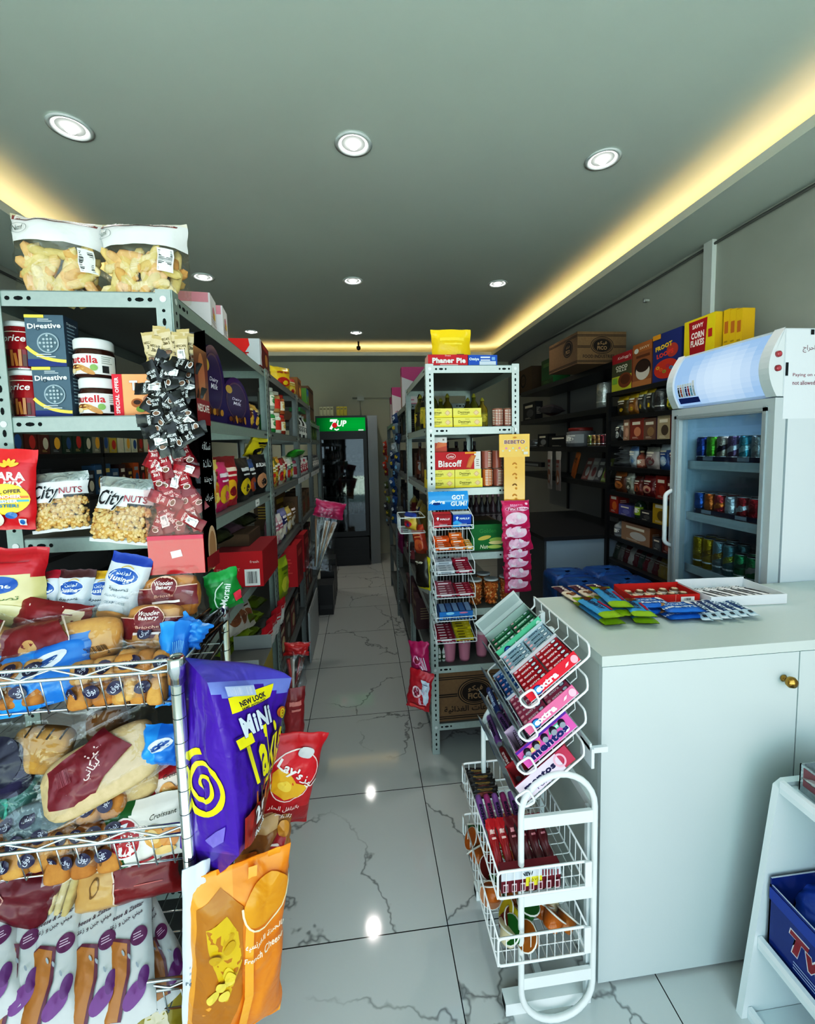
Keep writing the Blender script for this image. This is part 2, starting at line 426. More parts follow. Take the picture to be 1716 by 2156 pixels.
def floor_mat():
    m, N, L = newmat('marble_tile'); out = N.new('ShaderNodeOutputMaterial'); b = N.new('ShaderNodeBsdfPrincipled')
    tc = N.new('ShaderNodeTexCoord'); sx = N.new('ShaderNodeSeparateXYZ'); L.new(tc.outputs['Object'], sx.inputs[0])
    def math_(op, a, v=None, bb=None):
        q = N.new('ShaderNodeMath'); q.operation = op; L.new(a, q.inputs[0])
        if v is not None: q.inputs[1].default_value = v
        if bb is not None: L.new(bb, q.inputs[1])
        return q.outputs[0]
    def joint(c, off):
        a = math_('DIVIDE', math_('SUBTRACT', c, off), .6); f = math_('FRACT', a); d = math_('ABSOLUTE', math_('SUBTRACT', f, .5))
        return math_('GREATER_THAN', d, .4972), math_('FLOOR', a)
    jx, ix = joint(sx.outputs[0], .243); jy, iy = joint(sx.outputs[1], .105)
    j = math_('MAXIMUM', jx, bb=jy)
    # each tile shifts the vein pattern
    cmb = N.new('ShaderNodeCombineXYZ'); L.new(math_('MULTIPLY', ix, 3.7), cmb.inputs[0]); L.new(math_('MULTIPLY', iy, 5.3), cmb.inputs[1])
    ad = N.new('ShaderNodeVectorMath'); L.new(tc.outputs['Object'], ad.inputs[0]); L.new(cmb.outputs[0], ad.inputs[1])
    nz = N.new('ShaderNodeTexNoise'); nz.inputs['Scale'].default_value = 2.2; nz.inputs['Detail'].default_value = 5; nz.inputs['Roughness'].default_value = .6; L.new(ad.outputs[0], nz.inputs['Vector'])
    sb = N.new('ShaderNodeVectorMath'); sb.operation = 'MULTIPLY_ADD'; L.new(nz.outputs['Color'], sb.inputs[0]); sb.inputs[1].default_value = (.55, .55, .55); L.new(ad.outputs[0], sb.inputs[2])
    n = N.new('ShaderNodeTexVoronoi'); n.feature = 'DISTANCE_TO_EDGE'; n.inputs['Scale'].default_value = 1.5; L.new(sb.outputs[0], n.inputs['Vector']); v = n.outputs['Distance']
    r = N.new('ShaderNodeValToRGB'); r.color_ramp.elements[0].position = 0; r.color_ramp.elements[0].color = (.42, .42, .42, 1); r.color_ramp.elements[1].position = .013; r.color_ramp.elements[1].color = (1, 1, 1, 1)
    L.new(v, r.inputs[0])
    n2 = N.new('ShaderNodeTexNoise'); n2.inputs['Scale'].default_value = 1.3; n2.inputs['Detail'].default_value = 3; L.new(ad.outputs[0], n2.inputs['Vector'])
    r2 = N.new('ShaderNodeValToRGB'); r2.color_ramp.elements[0].position = .44; r2.color_ramp.elements[0].color = (1, 1, 1, 1); r2.color_ramp.elements[1].position = .52; r2.color_ramp.elements[1].color = (0, 0, 0, 1)
    L.new(n2.outputs['Fac'], r2.inputs[0])
    mx = N.new('ShaderNodeMix'); mx.data_type = 'RGBA'; L.new(r2.outputs[0], mx.inputs['Factor']); L.new(r.outputs[0], mx.inputs['A']); mx.inputs['B'].default_value = (1, 1, 1, 1)
    base = N.new('ShaderNodeMix'); base.data_type = 'RGBA'; base.blend_type = 'MULTIPLY'; base.inputs['Factor'].default_value = 1
    base.inputs['A'].default_value = C('c6c8c6'); L.new(mx.outputs['Result'], base.inputs['B'])
    fin = N.new('ShaderNodeMix'); fin.data_type = 'RGBA'; L.new(j, fin.inputs['Factor']); L.new(base.outputs['Result'], fin.inputs['A']); fin.inputs['B'].default_value = C('2b2b2b')
    L.new(fin.outputs['Result'], b.inputs['Base Color']); b.inputs['Roughness'].default_value = .06; b.inputs['Specular IOR Level'].default_value = .5
    L.new(b.outputs[0], out.inputs['Surface']); MATS['marble_tile'] = m
floor_mat()
struct('floor', MB().face([(XL - .1, YF, 0), (XR + .1, YF, 0), (XR + .1, YB + .1, 0), (XL - .1, YB + .1, 0)], 'fff', 'marble_tile'))
struct('ceiling', MB().face([(XL - .1, YF, ZC), (XL - .1, YB + .1, ZC), (XR + .1, YB + .1, ZC), (XR + .1, YF, ZC)], 'fff', 'ceilpaint'))
struct('wall_right', MB().box(XR, XR + .1, YF, YB + .1, 0, ZC, 'fff', 'plaster'))
struct('wall_left', MB().box(XL - .1, XL, YF, YB + .1, 0, ZC, 'fff', 'plaster'))
struct('wall_back', MB().box(XL, XR, YB, YB + .1, 0, ZC, 'fff', 'backwall'))
t = .015
struct('trim_1', MB().box(CX1, XR, YF, YB, ZS, ZS + t, 'fff', 'ceilpaint').box(CX1, CX1 + .015, YF, CYB, ZS + t, ZS + .05, 'fff', 'ceilpaint'))
struct('trim_2', MB().box(XL, CX0, YF, YB, ZS, ZS + t, 'fff', 'ceilpaint').box(CX0 - .015, CX0, YF, CYB, ZS + t, ZS + .05, 'fff', 'ceilpaint'))
struct('trim_3', MB().box(CX0, CX1, CYB, YB, ZS, ZS + t, 'fff', 'ceilpaint').box(CX0, CX1, CYB, CYB + .015, ZS + t, ZS + .05, 'fff', 'ceilpaint'))
# strip lights lying in the cove behind the lip
for nm, b, lab in (('right', (CX1 + .07, CX1 + .10, YF + .1, CYB + .1), 'long warm strip light in the ceiling cove above the drinks fridge'), ('left', (CX0 - .10, CX0 - .07, YF + .1, CYB + .1), 'long warm strip light in the ceiling cove over the biscuit bags'), ('back', (CX0, CX1, CYB + .07, CYB + .10), 'warm strip light in the ceiling cove along the back wall')):
    thing('strip_light', lab, 'strip light', mb=MB().box(b[0], b[1], b[2], b[3], ZS + t, ZS + t + .012, (1, .66, .26, 1), 'warm'))
# wall details on the right: pilaster, hose-like cable run under the soffit
p0 = onx(1500, 505, XR)
struct('trim_4', MB().box(XR - .03, XR, p0.y - .035, p0.y + .035, 0, ZS, 'd8d8d4', 'matte'))
seg = [(XR - .012, y, ZS - .035 - .012 * sin(y * 2.1)) for y in [YF + .3 * k for k in range(26)] if y < YB]
thing('wall_cable', 'grey cable run along the top of the right wall under the soffit', 'cable', mb=MB().tube(seg, .009, '6b6b68', 'matte', 5))
seg = [(XL + .012, y, ZS - .04 - .012 * sin(y * 2.3)) for y in [1 + .3 * k for k in range(18)] if y < YB]
thing('wall_cable', 'grey cable run along the top of the left wall behind the biscuit bags', 'cable', mb=MB().tube(seg, .009, '5b5b58', 'matte', 5))
c0 = onx(1364, 633, XR)
thing('wall_bracket', 'small metal bracket screwed to the right wall above the brown cartons', 'bracket', mb=MB().box(XR - .03, XR, c0.y - .02, c0.y + .02, c0.z - .012, c0.z + .004, 'c9c9c4', 'steel').lathe([(.008, 0, '999'), (.008, .03, '999')], 8, 'steel', (XR - .03, c0.y, c0.z - .015)))
# downlights
dl = Kind(lambda: thing('ceiling_downlight', '', 'downlight', parts=[
    ('trim_ring', MB().lathe([(.083, 0, 'd9dcdc'), (.088, -.004, 'd9dcdc'), (.072, -.007, 'd9dcdc'), (.066, 0, 'aeb1b1'), (.055, .03, 'aeb1b1')], 28, 'enamel', cap0=False, cap1=False)),
    ('diffuser', MB().lathe([(.064, -.002, (1, .98, .95, 1)), (.04, .004, (1, .98, .95, 1)), (.002, .004, (1, .98, .95, 1))], 24, 'glow', cap0=False, cap1=False)),
    ('bulb', MB().lathe([(.022, .002, (1, 1, 1, 1)), (.026, -.008, (1, 1, 1, 1)), (.018, -.018, (1, 1, 1, 1)), (.004, -.021, (1, 1, 1, 1))], 14, 'lamp'))]))
for (px, py), w in {(148, 268): 'nearest row, left above the biscuit bags', (744, 303): 'nearest row, middle of the ceiling', (1269, 335): 'nearest row, by the right cove', (428, 583): 'second row, beside the biscuit bags', (743, 591): 'second row, middle of the ceiling', (1048, 597): 'second row, by the right cove', (529, 698): 'third row, over the red carton', (750, 700): 'third row, middle, near the back wall'}.items():
    p = onz(px, py, ZC)
    dl((p.x, p.y, ZC), (0, 0, 0), 'round recessed ceiling downlight, ' + w, 'recessed ceiling downlights')
    l = bpy.data.lights.new('downlight_beam', 'SPOT'); l.energy = 26; l.spot_size = radians(120); l.spot_blend = .9; l.color = (1, .96, .9); l.shadow_soft_size = .05
    lo = bpy.data.objects.new('downlight_beam', l); COL.objects.link(lo); lo.location = (p.x, p.y, ZC - .04)
p = ony(755, 733, 5.9)
thing('ceiling_sensor', 'tiny black sensor hanging from the ceiling near the back cove', 'sensor', (p.x, 5.9, ZC), mb=MB().lathe([(.012, 0, '222'), (.012, -.06, '222'), (.028, -.065, '181818'), (.028, -.1, '181818'), (.012, -.115, '181818')], 12, 'plastic'))
# ================================================================== daylight from the open shop front behind the viewer
W = bpy.data.worlds.new('sky'); sc.world = W; W.use_nodes = True
bg = W.node_tree.nodes['Background']; bg.inputs[0].default_value = (.72, .9, 1.0, 1); bg.inputs[1].default_value = 2.9
def area(name, loc, rot, size, e, col):
    l = bpy.data.lights.new(name, 'AREA'); l.shape = 'RECTANGLE'; l.size, l.size_y = size; l.energy = e; l.color = col
    o = bpy.data.objects.new(name, l); COL.objects.link(o); o.location = loc; o.rotation_euler = rot; return o
W_PORTAL = area('shopfront_daylight', (0, YF, 1.5), (radians(90), 0, 0), (4.6, 3.0), 1, (1, 1, 1)); W_PORTAL.data.cycles.is_portal = True
sun = bpy.data.lights.new('sun', 'SUN'); sun.energy = 44; sun.angle = .02; sun.color = (1, .97, .9)
so = bpy.data.objects.new('sun', sun); COL.objects.link(so); so.rotation_euler = (radians(-38), 0, radians(6))  # sun added so the ground outside bounces light up onto the ceiling
struct('bounce_pavement', MB().face([(-12, -14, -.02), (12, -14, -.02), (12, YF, -.02), (-12, YF, -.02)], 'b0bfb7', 'matte'))  # unseen ground added outside, tinted so its bounce greens the front ceiling
# ================================================================== slotted-angle shelving
def rack(label, x0, x1, y0, y1, levels, top, group, col='96a29d', dark=False, holes=True, posts=(1, 1, 1, 1)):
    cx, cy = (x0 + x1) / 2, (y0 + y1) / 2
    o = thing('shelving_unit', label, 'shelving', (cx, cy, 0), group=group)
    w, d = (x1 - x0) / 2, (y1 - y0) / 2; P = .036
    hc = '15181a'
    for k, (sx, sy) in enumerate(((-1, -1), (1, -1), (1, 1), (-1, 1))):
        if not posts[k]: continue
        mb = MB(); X, Y = sx * w, sy * d
        mb.box(min(X, X - sx * P), max(X, X - sx * P), min(Y, Y + sy * .003), max(Y, Y + sy * .003), 0, top + .006, col, 'steel')
        mb.box(min(X, X + sx * .003), max(X, X + sx * .003), min(Y, Y - sy * P), max(Y, Y - sy * P), 0, top + .006, col, 'steel')
        if holes:
            f = cv_front(mb, -d - .003, 0, 0) if sy < 0 else cv_back(mb, d + .003, 0, 0)
            r = cv_right(mb, w + .003, 0, 0) if sx > 0 else cv_left(mb, -w - .003, 0, 0)
            z = .03; i = 0
            while z < top - .01:
                a, b = ((.0042, .0042), (.0045, .0095))[i % 2]
                near = any(abs(z - (q - .018)) < .02 for q in levels)
                if not near:
                    for c_, u in ((f, (X - sx * P / 2) * (1 if sy < 0 else -1)), (r, (Y - sy * P / 2) * (1 if sx > 0 else -1))):
                        c_.h = .0004; c_.ell(u, z, a, b, hc, 'matte', n=8)
                z += .0275 if i % 2 else .0265; i += 1
            for q in levels:
                for c_, u in ((f, (X - sx * P / 2) * (1 if sy < 0 else -1)), (r, (Y - sy * P / 2) * (1 if sx > 0 else -1))):
                    c_.h = .001; c_.ell(u, q - .018, .008, .008, 'dfe4e2', 'steel', n=10)
        obj('post', mb, o)
    for q in levels:
        mb = MB(); L = .038
        mb.box(-w + .001, w - .001, -d + .001, d - .001, q - .003, q, '6d7371' if not dark else '44484a', 'steel')
        for a in ((-w, w, -d, -d + .002), (-w, w, d - .002, d), (-w, -w + .002, -d, d), (w - .002, w, -d, d)):
            mb.box(a[0], a[1], a[2], a[3], q - L, q - .003, col, 'steel')
        for c_, hw in ((cv_front(mb, -d, 0, 0), w), (cv_right(mb, w, 0, 0), d), (cv_left(mb, -w, 0, 0), d)):
            for s in (-1, 1):
                for u, a in ((hw - .05, .006), (hw - .075, .011), (hw - .098, .005)):
                    c_.h = .0004; c_.ell(s * u, q - .019, a, .0052, hc, 'matte', n=8)
        obj('shelf', mb, o)
    return o
LZ = (2.02, 1.717, 1.412, 1.075, .745, .42, .12)
RZL = (2.02, 1.717, 1.41, 1.075, .78, .48, .167)
LX0, LX1 = -.886, -.46
RX0, RX1 = .33, .80
rack('grey slotted steel shelving unit behind the bread rack, jars and nut bags in front', LX0, LX1, 1.16, 2.24, LZ, 2.02, 'left aisle shelving')
rack('grey slotted steel shelving unit, second one down the left side of the aisle', LX0, LX1, 2.25, 3.26, LZ, 2.02, 'left aisle shelving', '808483')
rack('grey slotted steel shelving unit, third one down the left side of the aisle', LX0, LX1, 3.275, 4.09, LZ, 2.02, 'left aisle shelving', '808483')
rack('short grey steel shelving unit at the far end of the left row', LX0, LX1, 4.10, 4.95, (1.88,) + LZ[1:], 1.88, 'left aisle shelving', '7f8886')
rack('pale steel shelving unit facing the door, gum rack hung on its left post', RX0, RX1, 2.112, 3.06, RZL, 2.02, 'right aisle shelving', 'b7c1bd')
rack('grey steel shelving unit behind the one with the gum rack', RX0, RX1, 3.075, 3.99, (1.93,) + RZL[1:], 1.93, 'right aisle shelving', '8a8f8d')
rack('grey steel shelving unit furthest down the right side of the aisle', RX0 - .02, RX1, 4.005, 4.95, (1.86,) + RZL[1:], 1.86, 'right aisle shelving', '7f8886')

# ================================================================== dark wall shelving
def wall_shelves(label, axis, x0, x1, y0, y1, levels, back=None, posts=(), lip=.03, col='17181a', group=None):
    o = thing('wall_shelving', label, 'shelving', (0, 0, 0), group=group)
    for z in levels: obj('shelf', MB().box(x0, x1, y0, y1, z - lip, z, col, 'plastic', top='232527'), o)
    for p in posts: obj('post', MB().box(*p, col, 'plastic'), o)
    if back: obj('back_panel', MB().box(*back, '8d9092', 'enamel'), o)
    return o
NX0 = 1.90
NEARZ = (2.0, 1.815, 1.635, 1.44, 1.25, 1.085, .91, .72, .56)
wall_shelves('black tiered wall shelving beside the drinks fridge, cereal boxes on top', 'x', NX0, XR - .001, 2.16, 3.14, NEARZ, (XR - .012, XR - .002, 2.16, 3.14, .3, 2.0), [(NX0 - .012, NX0 + .012, 3.11, 3.14, 0, 2.0), (NX0 - .012, NX0 + .012, 2.16, 2.19, 0, 2.0), (XR - .04, XR - .013, 3.11, 3.14, 0, 2.0)])
FARZ = (2.235, 1.90, 1.59, 1.30)
wall_shelves('black wall shelving in the far right corner with a brown carton on top', 'x', NX0 + .02, XR - .001, 3.145, 5.0, FARZ, (XR - .012, XR - .002, 3.145, 5.0, .9, 2.2), [(XR - .035, XR - .013, 3.8, 3.825, .9, 2.2), (XR - .035, XR - .013, 4.5, 4.525, .9, 2.2)], .045)
LWX = -1.9
LWZ = (1.97, 1.63, 1.33, 1.0, .6)
wall_shelves('black wall shelving along the left wall, seen through the steel unit', 'x', XL + .001, LWX, 2.3, 5.6, LWZ, (XL + .002, XL + .012, 2.3, 5.6, .3, 1.97), [(LWX - .02, LWX, 3.4, 3.42, 0, 1.97)], .03)
# low cabinet in the corner
o = thing('storage_cabinet', 'low grey cabinet with a dark top behind the blue water packs', 'cabinet', (1.83, 3.6, 0))
obj('carcass', MB().box(-.42, .45, -.43, .75, .06, .87, '5b6266', 'enamel').box(-.415, -.4149, -.41, -.02, .1, .85, '4d5357', 'enamel'), o)
obj('door', MB().box(-.41, .43, -.443, -.43, .07, .865, 'a9b8c2', 'enamel'), o)
obj('top_board', MB().box(-.44, .455, -.46, .76, .87, .9, '2b2c2e', 'plastic'), o)
obj('base_plinth', MB().box(-.41, .44, -.41, .74, 0, .06, '2a2a2a', 'matte'), o)

# ================================================================== drinks fridge by the counter
FX, FY0, FY1, FZ = 1.65, 1.557, 2.13, 2.06
o = thing('display_fridge', 'white glass-door drinks fridge with a blank lit header by the counter', 'fridge', (FX, (FY0 + FY1) / 2, 0))
hy = (FY1 - FY0) / 2
mb = MB().box(.06, .64, -hy, -hy + .04, .1, 1.789, 'd6dce0', 'enamel').box(.06, .64, hy - .04, hy, .1, 1.789, 'd6dce0', 'enamel').box(.031, .64, -hy, hy, 1.789, FZ - .005, 'd6dce0', 'enamel').box(.6, .64, -hy, hy, .1, FZ - .02, 'cfd8de', 'enamel').box(.06, .64, -hy, hy, .1, .3, 'd6dce0', 'enamel')
obj('cabinet_body', mb, o)
obj('liner', MB().face([(.595, -hy + .041, .3), (.595, hy - .041, .3), (.595, hy - .041, 1.79), (.595, -hy + .041, 1.79)][::-1], 'b9cbd6', 'enamel').face([(.06, hy - .041, .3), (.595, hy - .041, .3), (.595, hy - .041, 1.79), (.06, hy - .041, 1.79)], 'b3c6d2', 'enamel'), o)
obj('base_grille', MB().box(.05, .62, -hy + .01, hy - .01, 0, .1, '33373a', 'plastic'), o)
# curved header: a lit sign box bulging towards the aisle
def hd(u, v):
    a = -1 + 2 * u; z = 1.80 + .25 * v
    return Vector((.05 - .075 * sin(pi * min(1, v * .75 + .18)), a * (hy - .045), z))
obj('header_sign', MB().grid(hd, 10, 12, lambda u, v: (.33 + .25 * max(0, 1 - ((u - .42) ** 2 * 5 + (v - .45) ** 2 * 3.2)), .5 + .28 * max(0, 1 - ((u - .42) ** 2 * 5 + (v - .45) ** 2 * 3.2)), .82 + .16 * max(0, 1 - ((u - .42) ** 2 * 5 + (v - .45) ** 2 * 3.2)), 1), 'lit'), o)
mbk = o.children[-1]
for s, nm in ((-1, 'header_cap'), (1, 'header_cap')):
    prof = [(.05 - .085 * sin(pi * min(1, v * .75 + .18)), 1.79 + .27 * v) for v in [k / 12 for k in range(13)]] + [(.03, FZ), (.03, 1.79)]
    m_ = MB(); y0, y1 = s * (hy - .045), s * hy
    A = [(x, y0, z) for x, z in prof]; B = [(x, y1, z) for x, z in prof]
    m_.face(A if s > 0 else A[::-1], 'dfe4e6', 'enamel'); m_.face(B[::-1] if s > 0 else B, 'dfe4e6', 'enamel')
    for k in range(len(A)):
        q = [A[k], A[(k + 1) % len(A)], B[(k + 1) % len(A)], B[k]]; m_.face(q[::-1] if s > 0 else q, 'dfe4e6', 'enamel')
    obj(nm, m_, o)
for zz in (1.90, 1.955):
    m_ = MB(); k = MB().lathe([(.013, 0, '9c3b42'), (.012, .008, '9c3b42'), (.006, .011, 'b35058')], 14, 'gloss'); m_.add(k, Matrix.Translation((.002, -hy, zz)) @ Matrix.Rotation(radians(90), 4, 'X')); obj('switch_button', m_, o)
m_ = MB()
cvh = CV(m_, lambda u, v, h: hd(u, v) + Vector((-h, 0, 0)), 'gloss', step=.08, h=.001)
# sticker with a row of cans on the far lower corner of the header (u: 0 near end .. 1 far end)
cvh.poly([(.97, .04), (.70, .04), (.70, .14), (.97, .15)], '2b3f86')
for k, c in enumerate(('1f2836', 'c4623c', 'd8dde0', '26306a', 'b5343a', '7fb9d6', 'd5dadd')):
    u = .955 - k * .035; cvh.rect(u - .028, .16, u, .42 + (k == 6) * .04, 'eef1f3'); cvh.rect(u - .024, .18, u - .004, .36, c)
obj('sticker', m_, o)
# door
dm = MB(); fz0, fz1 = .12, 1.785; g = .055
for b in ((-hy, hy, fz0, fz0 + g), (-hy, hy, fz1 - g, fz1), (-hy, -hy + g, fz0 + g, fz1 - g), (hy - g, hy, fz0 + g, fz1 - g)): dm.box(0, .05, b[0], b[1], b[2], b[3], 'b9bfc2', 'enamel')
for b in ((-hy + .03, hy - .03, fz0 + .035, fz0 + .05), (-hy + .03, hy - .03, fz1 - .05, fz1 - .035), (-hy + .03, -hy + .045, fz0, fz1), (hy - .045, hy - .03, fz0, fz1)): dm.box(-.008, 0, b[0], b[1], max(b[2], fz0 + .03), min(b[3], fz1 - .03), '9aa1a5', 'enamel')
d_ = obj('door', dm, o)
obj('door_glass', MB().box(.02, .026, -hy + g, hy - g, fz0 + g, fz1 - g, (.9, .97, 1, 1), 'glass'), d_)
obj('handle', MB().tube(rcurve([(-.001, hy - .02, 1.36), (-.04, hy - .02, 1.34), (-.04, hy - .02, 1.08), (-.001, hy - .02, 1.06)], .02), .011, 'e3e6e6', 'enamel', 8), d_)
FSH = (.36, .68, .955, 1.235, 1.505)
for z in FSH: obj('shelf', MB().box(.07, .58, -hy + .042, hy - .042, z - .025, z, 'c3ccd2', 'enamel').box(.066, .074, -hy + .042, hy - .042, z - .03, z + .012, 'b0b8bc', 'enamel'), o)
obj('shelf_rail', MB().box(.57, .59, hy - .13, hy - .1, .3, 1.78, '8a979e', 'steel').box(.57, .59, -hy + .1, -hy + .13, .3, 1.78, '8a979e', 'steel'), o)
m_ = MB(); m_.box(.034, .40, -hy - .0015, -hy - .0003, 1.70, 2.05, 'e6ebef', 'paper')
f = cv_front(m_, -hy - .0015, .07, 1.90)
f.text('Paying on credit', .075, -.028, .017, '8a5560', w=.15); f.text('not allowed', .05, -.058, .017, '8a5560', w=.10); f.text('ممنوع الاحراج', .11, .075, .03, '8a6a70')
f.rect(-.034, -.03, -.022, .022, '1c1c22'); f.rect(.07, .13, .085, .15, '1c1c22')
obj('notice', m_, o)
fl = bpy.data.lights.new('fridge_glow', 'AREA'); fl.shape = 'RECTANGLE'; fl.size = .45; fl.size_y = .1; fl.energy = .9; fl.color = (.7, .85, 1)
fo = bpy.data.objects.new('fridge_glow', fl); COL.objects.link(fo); fo.location = (FX + .25, (FY0 + FY1) / 2, 1.77)

# ================================================================== green-topped fridge at the end of the aisle
o = thing('display_fridge', 'dark glass-door fridge with a bright green lit header at the aisle end', 'fridge', (-.255, 5.87, 0))
obj('cabinet_body', MB().box(-.34, -.31, .04, .6, .08, 2.06, '1d2b24', 'enamel').box(.31, .34, .04, .6, .08, 2.06, '1d4a35', 'enamel').box(-.31, .31, .56, .6, .08, 2.06, '2a2f33', 'enamel').box(-.34, .34, .04, .6, 1.79, 2.06, '1a1f1d', 'enamel').box(-.34, .34, .04, .6, 0, .42, '121414', 'plastic'), o)
m_ = MB().box(-.34, .34, 0, .04, 1.83, 2.065, '151a18', 'plastic')
c = cv_front(m_, 0, 0, 1.95, 'lit')
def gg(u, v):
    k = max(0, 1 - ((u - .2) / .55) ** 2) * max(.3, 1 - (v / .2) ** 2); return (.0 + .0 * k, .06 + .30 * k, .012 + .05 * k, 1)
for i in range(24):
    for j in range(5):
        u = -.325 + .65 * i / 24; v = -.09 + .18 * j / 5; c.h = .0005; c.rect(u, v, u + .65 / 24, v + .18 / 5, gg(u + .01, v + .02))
c.h = .001
c.text('7', -.10, .0, .14, 'f2fff4', bold=.05, shear=.15); c.ell(-.085, -.01, .035, .035, (.55, .02, .03, 1)); c.text('UP', .01, .012, .085, 'f2fff4', w=.13, bold=.04, shear=.2)
c.strip([(-.09, -.06), (-.06, -.075), (-.03, -.06)], .018, 'e9fff0'); c.rect(.23, -.088, .3, -.07, 'b8d8c4')
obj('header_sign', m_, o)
dm = MB()
for b in ((-.34, .34, 1.75, 1.83), (-.34, .34, .42, .48), (-.34, -.27, .48, 1.75), (.29, .34, .48, 1.75)): dm.box(b[0], b[1], 0, .035, b[2], b[3], '14181a', 'plastic')
d_ = obj('door', dm, o); obj('door_glass', MB().box(-.27, .29, .012, .018, .48, 1.75, (.5, .55, .56, 1), 'glass'), d_)
for z in (.72, .96, 1.2, 1.45): obj('shelf', MB().box(-.3, .3, .05, .5, z - .012, z, '5b6468', 'steel'), o)
obj('base_grille', MB().box(-.33, .33, -.005, .0, .06, .40, '0c0d0d', 'plastic').box(-.33, .33, -.008, -.005, .14, .15, '1f2122', 'plastic').box(-.33, .33, -.008, -.005, .24, .25, '1f2122', 'plastic'), o)
struct('trim_5', MB().box(.10, .235, 5.95, 6.49, 0, 2.07, '8f9191', 'enamel'))
# pipes on the back wall above it
thing('wall_conduit', 'thin pale conduit with a junction box on the back wall above the fridge', 'conduit', mb=MB().tube([(-.1, YB - .012, 2.37), (.9, YB - .012, 2.35)], .012, 'b5b5a5', 'enamel').tube([(.02, YB - .012, 2.36), (.02, YB - .012, 2.07)], .012, 'b5b5a5', 'enamel').box(-.03, .07, YB - .04, YB - .001, 2.33, 2.4, 'bdbdae', 'enamel'))

# ================================================================== counter
CXL, CY0, CY1, CZ = .65, 1.083, 1.55, 1.027
o = thing('shop_counter', 'white shop counter with flat doors and a brass knob, bars laid on top', 'counter', (CXL, CY0, 0))
obj('worktop', MB().box(0, 1.62, 0, .47, CZ - .03, CZ, 'c4cbc6', 'enamel'), o)
obj('side_panel', MB().box(.004, .0225, .0225, .465, .0, CZ - .031, 'bcc3be', 'enamel'), o)
obj('carcass', MB().box(.023, 1.62, .03, .465, .03, CZ - .031, 'bcc3be', 'enamel'), o)
d_ = obj('door', MB().box(.004, .619, .004, .022, .012, CZ - .034, 'c4cccb', 'enamel'), o)
k = MB().lathe([(.008, 0, 'b08a4a'), (.011, .004, 'b08a4a'), (.006, .008, 'b08a4a'), (.007, .014, 'b08a4a'), (.015, .02, 'b08a4a'), (.017, .028, 'b08a4a'), (.013, .036, 'b08a4a'), (.004, .039, 'b08a4a')], 18, 'brass')
kk = MB().add(k, Matrix.Translation((.568, .004, .917)) @ Matrix.Rotation(radians(90), 4, 'X'))
obj('knob', kk, d_, label='round brass knob')
obj('door', MB().box(.623, 1.4, .004, .022, .012, CZ - .034, 'c4cccb', 'enamel'), o)
# ================================================================== white wire display stand in front of the counter
def basket(mb_frame, x0, x1, y0, y1, z0, z1, col='eef1ef', nx=11, ny=12, r=.0035, rw=.0016):
    """open wire basket: rims thick, the mesh thin"""
    f = MB(); m = MB()
    for y in (y0, y1): f.tube(rcurve([(x0, y, z0), (x1, y, z0), (x1, y, z1), (x0, y, z1)], .012, 4, True), r, col, 'enamel', 6, True)
    for z in (z0, z1):
        for x in (x0, x1): f.tube([(x, y0, z), (x, y1, z)], r * .8, col, 'enamel')
    for i in range(1, nx):
        x = x0 + (x1 - x0) * i / nx
        m.tube([(x, y0, z1), (x, y0, z0), (x, y1, z0), (x, y1, z1)], rw, col, 'enamel', 4)
    for i in range(1, ny):
        y = y0 + (y1 - y0) * i / ny
        m.tube(rcurve([(x0, y, z1), (x0, y, z0), (x1, y, z0), (x1, y, z1)], .01, 3), rw, col, 'enamel', 4)
    return f, m
S0, S1 = 1.03, 1.385
o = thing('wire_display_stand', 'white tubular wire stand with tilted gum trays and baskets beside the counter', 'display stand', (.5, (S0 + S1) / 2, 0))
ox, oy = .5, (S0 + S1) / 2
W_ = 'e9efec'
def L3(p): return (p[0] - ox, p[1] - oy, p[2])
for y in (S0, S1):
    a, b, zc0, zc1, R_ = .395, .603, .112, .635, .104
    pts = [(a, y, zc0)] + [(a, y, zc0 + (zc1 - zc0) * k / 4) for k in range(1, 5)] + [((a + b) / 2 - R_ * cos(t), y, zc1 + R_ * sin(t)) for t in [pi * k / 14 for k in range(1, 14)]] + [(b, y, zc1 - (zc1 - zc0) * k / 4) for k in range(5)] + [((a + b) / 2 + R_ * cos(t), y, zc0 - R_ * sin(t)) for t in [pi * k / 14 for k in range(1, 14)]]
    obj('hoop', MB().tube([L3(p) for p in pts], .0085, W_, 'enamel', 10, True), o)
    for z in (.61, .385, .135):
        obj('cross_rail', MB().box(a - ox, b - ox, y - oy - .004, y - oy + .006, z - .017, z + .017, W_, 'enamel'), o)
for z in (.62, .135): obj('side_rail', MB().box(.6 - ox, .612 - ox, S0 - oy, S1 - oy, z - .014, z + .014, W_, 'enamel'), o)
for x, y in ((.598, S0 + .02), (.598, S1 - .02)): obj('upright', MB().box(x - ox - .008, x - ox + .008, y - oy - .008, y - oy + .008, .02, 1.05 if y > 1.2 else .62, 'dfe6e6', 'enamel'), o)
obj('upright', MB().box(.57 - ox - .009, .57 - ox + .009, .03 - .009, .03 + .009, .6, 1.05, 'dfe6e6', 'enamel'), o)
for y in (1.075, 1.388): obj('foot', MB().box(.36 - ox, .61 - ox, y - oy - .019, y - oy + .019, .0, .036, W_, 'enamel').box(.3599 - ox, .3602 - ox, y - oy - .015, y - oy + .015, .004, .032, '2b2f2f', 'matte'), o)
obj('foot_bar', MB().box(.475 - ox, .495 - ox, 1.09 - oy, 1.37 - oy, .008, .028, 'c9d2d0', 'enamel'), o)
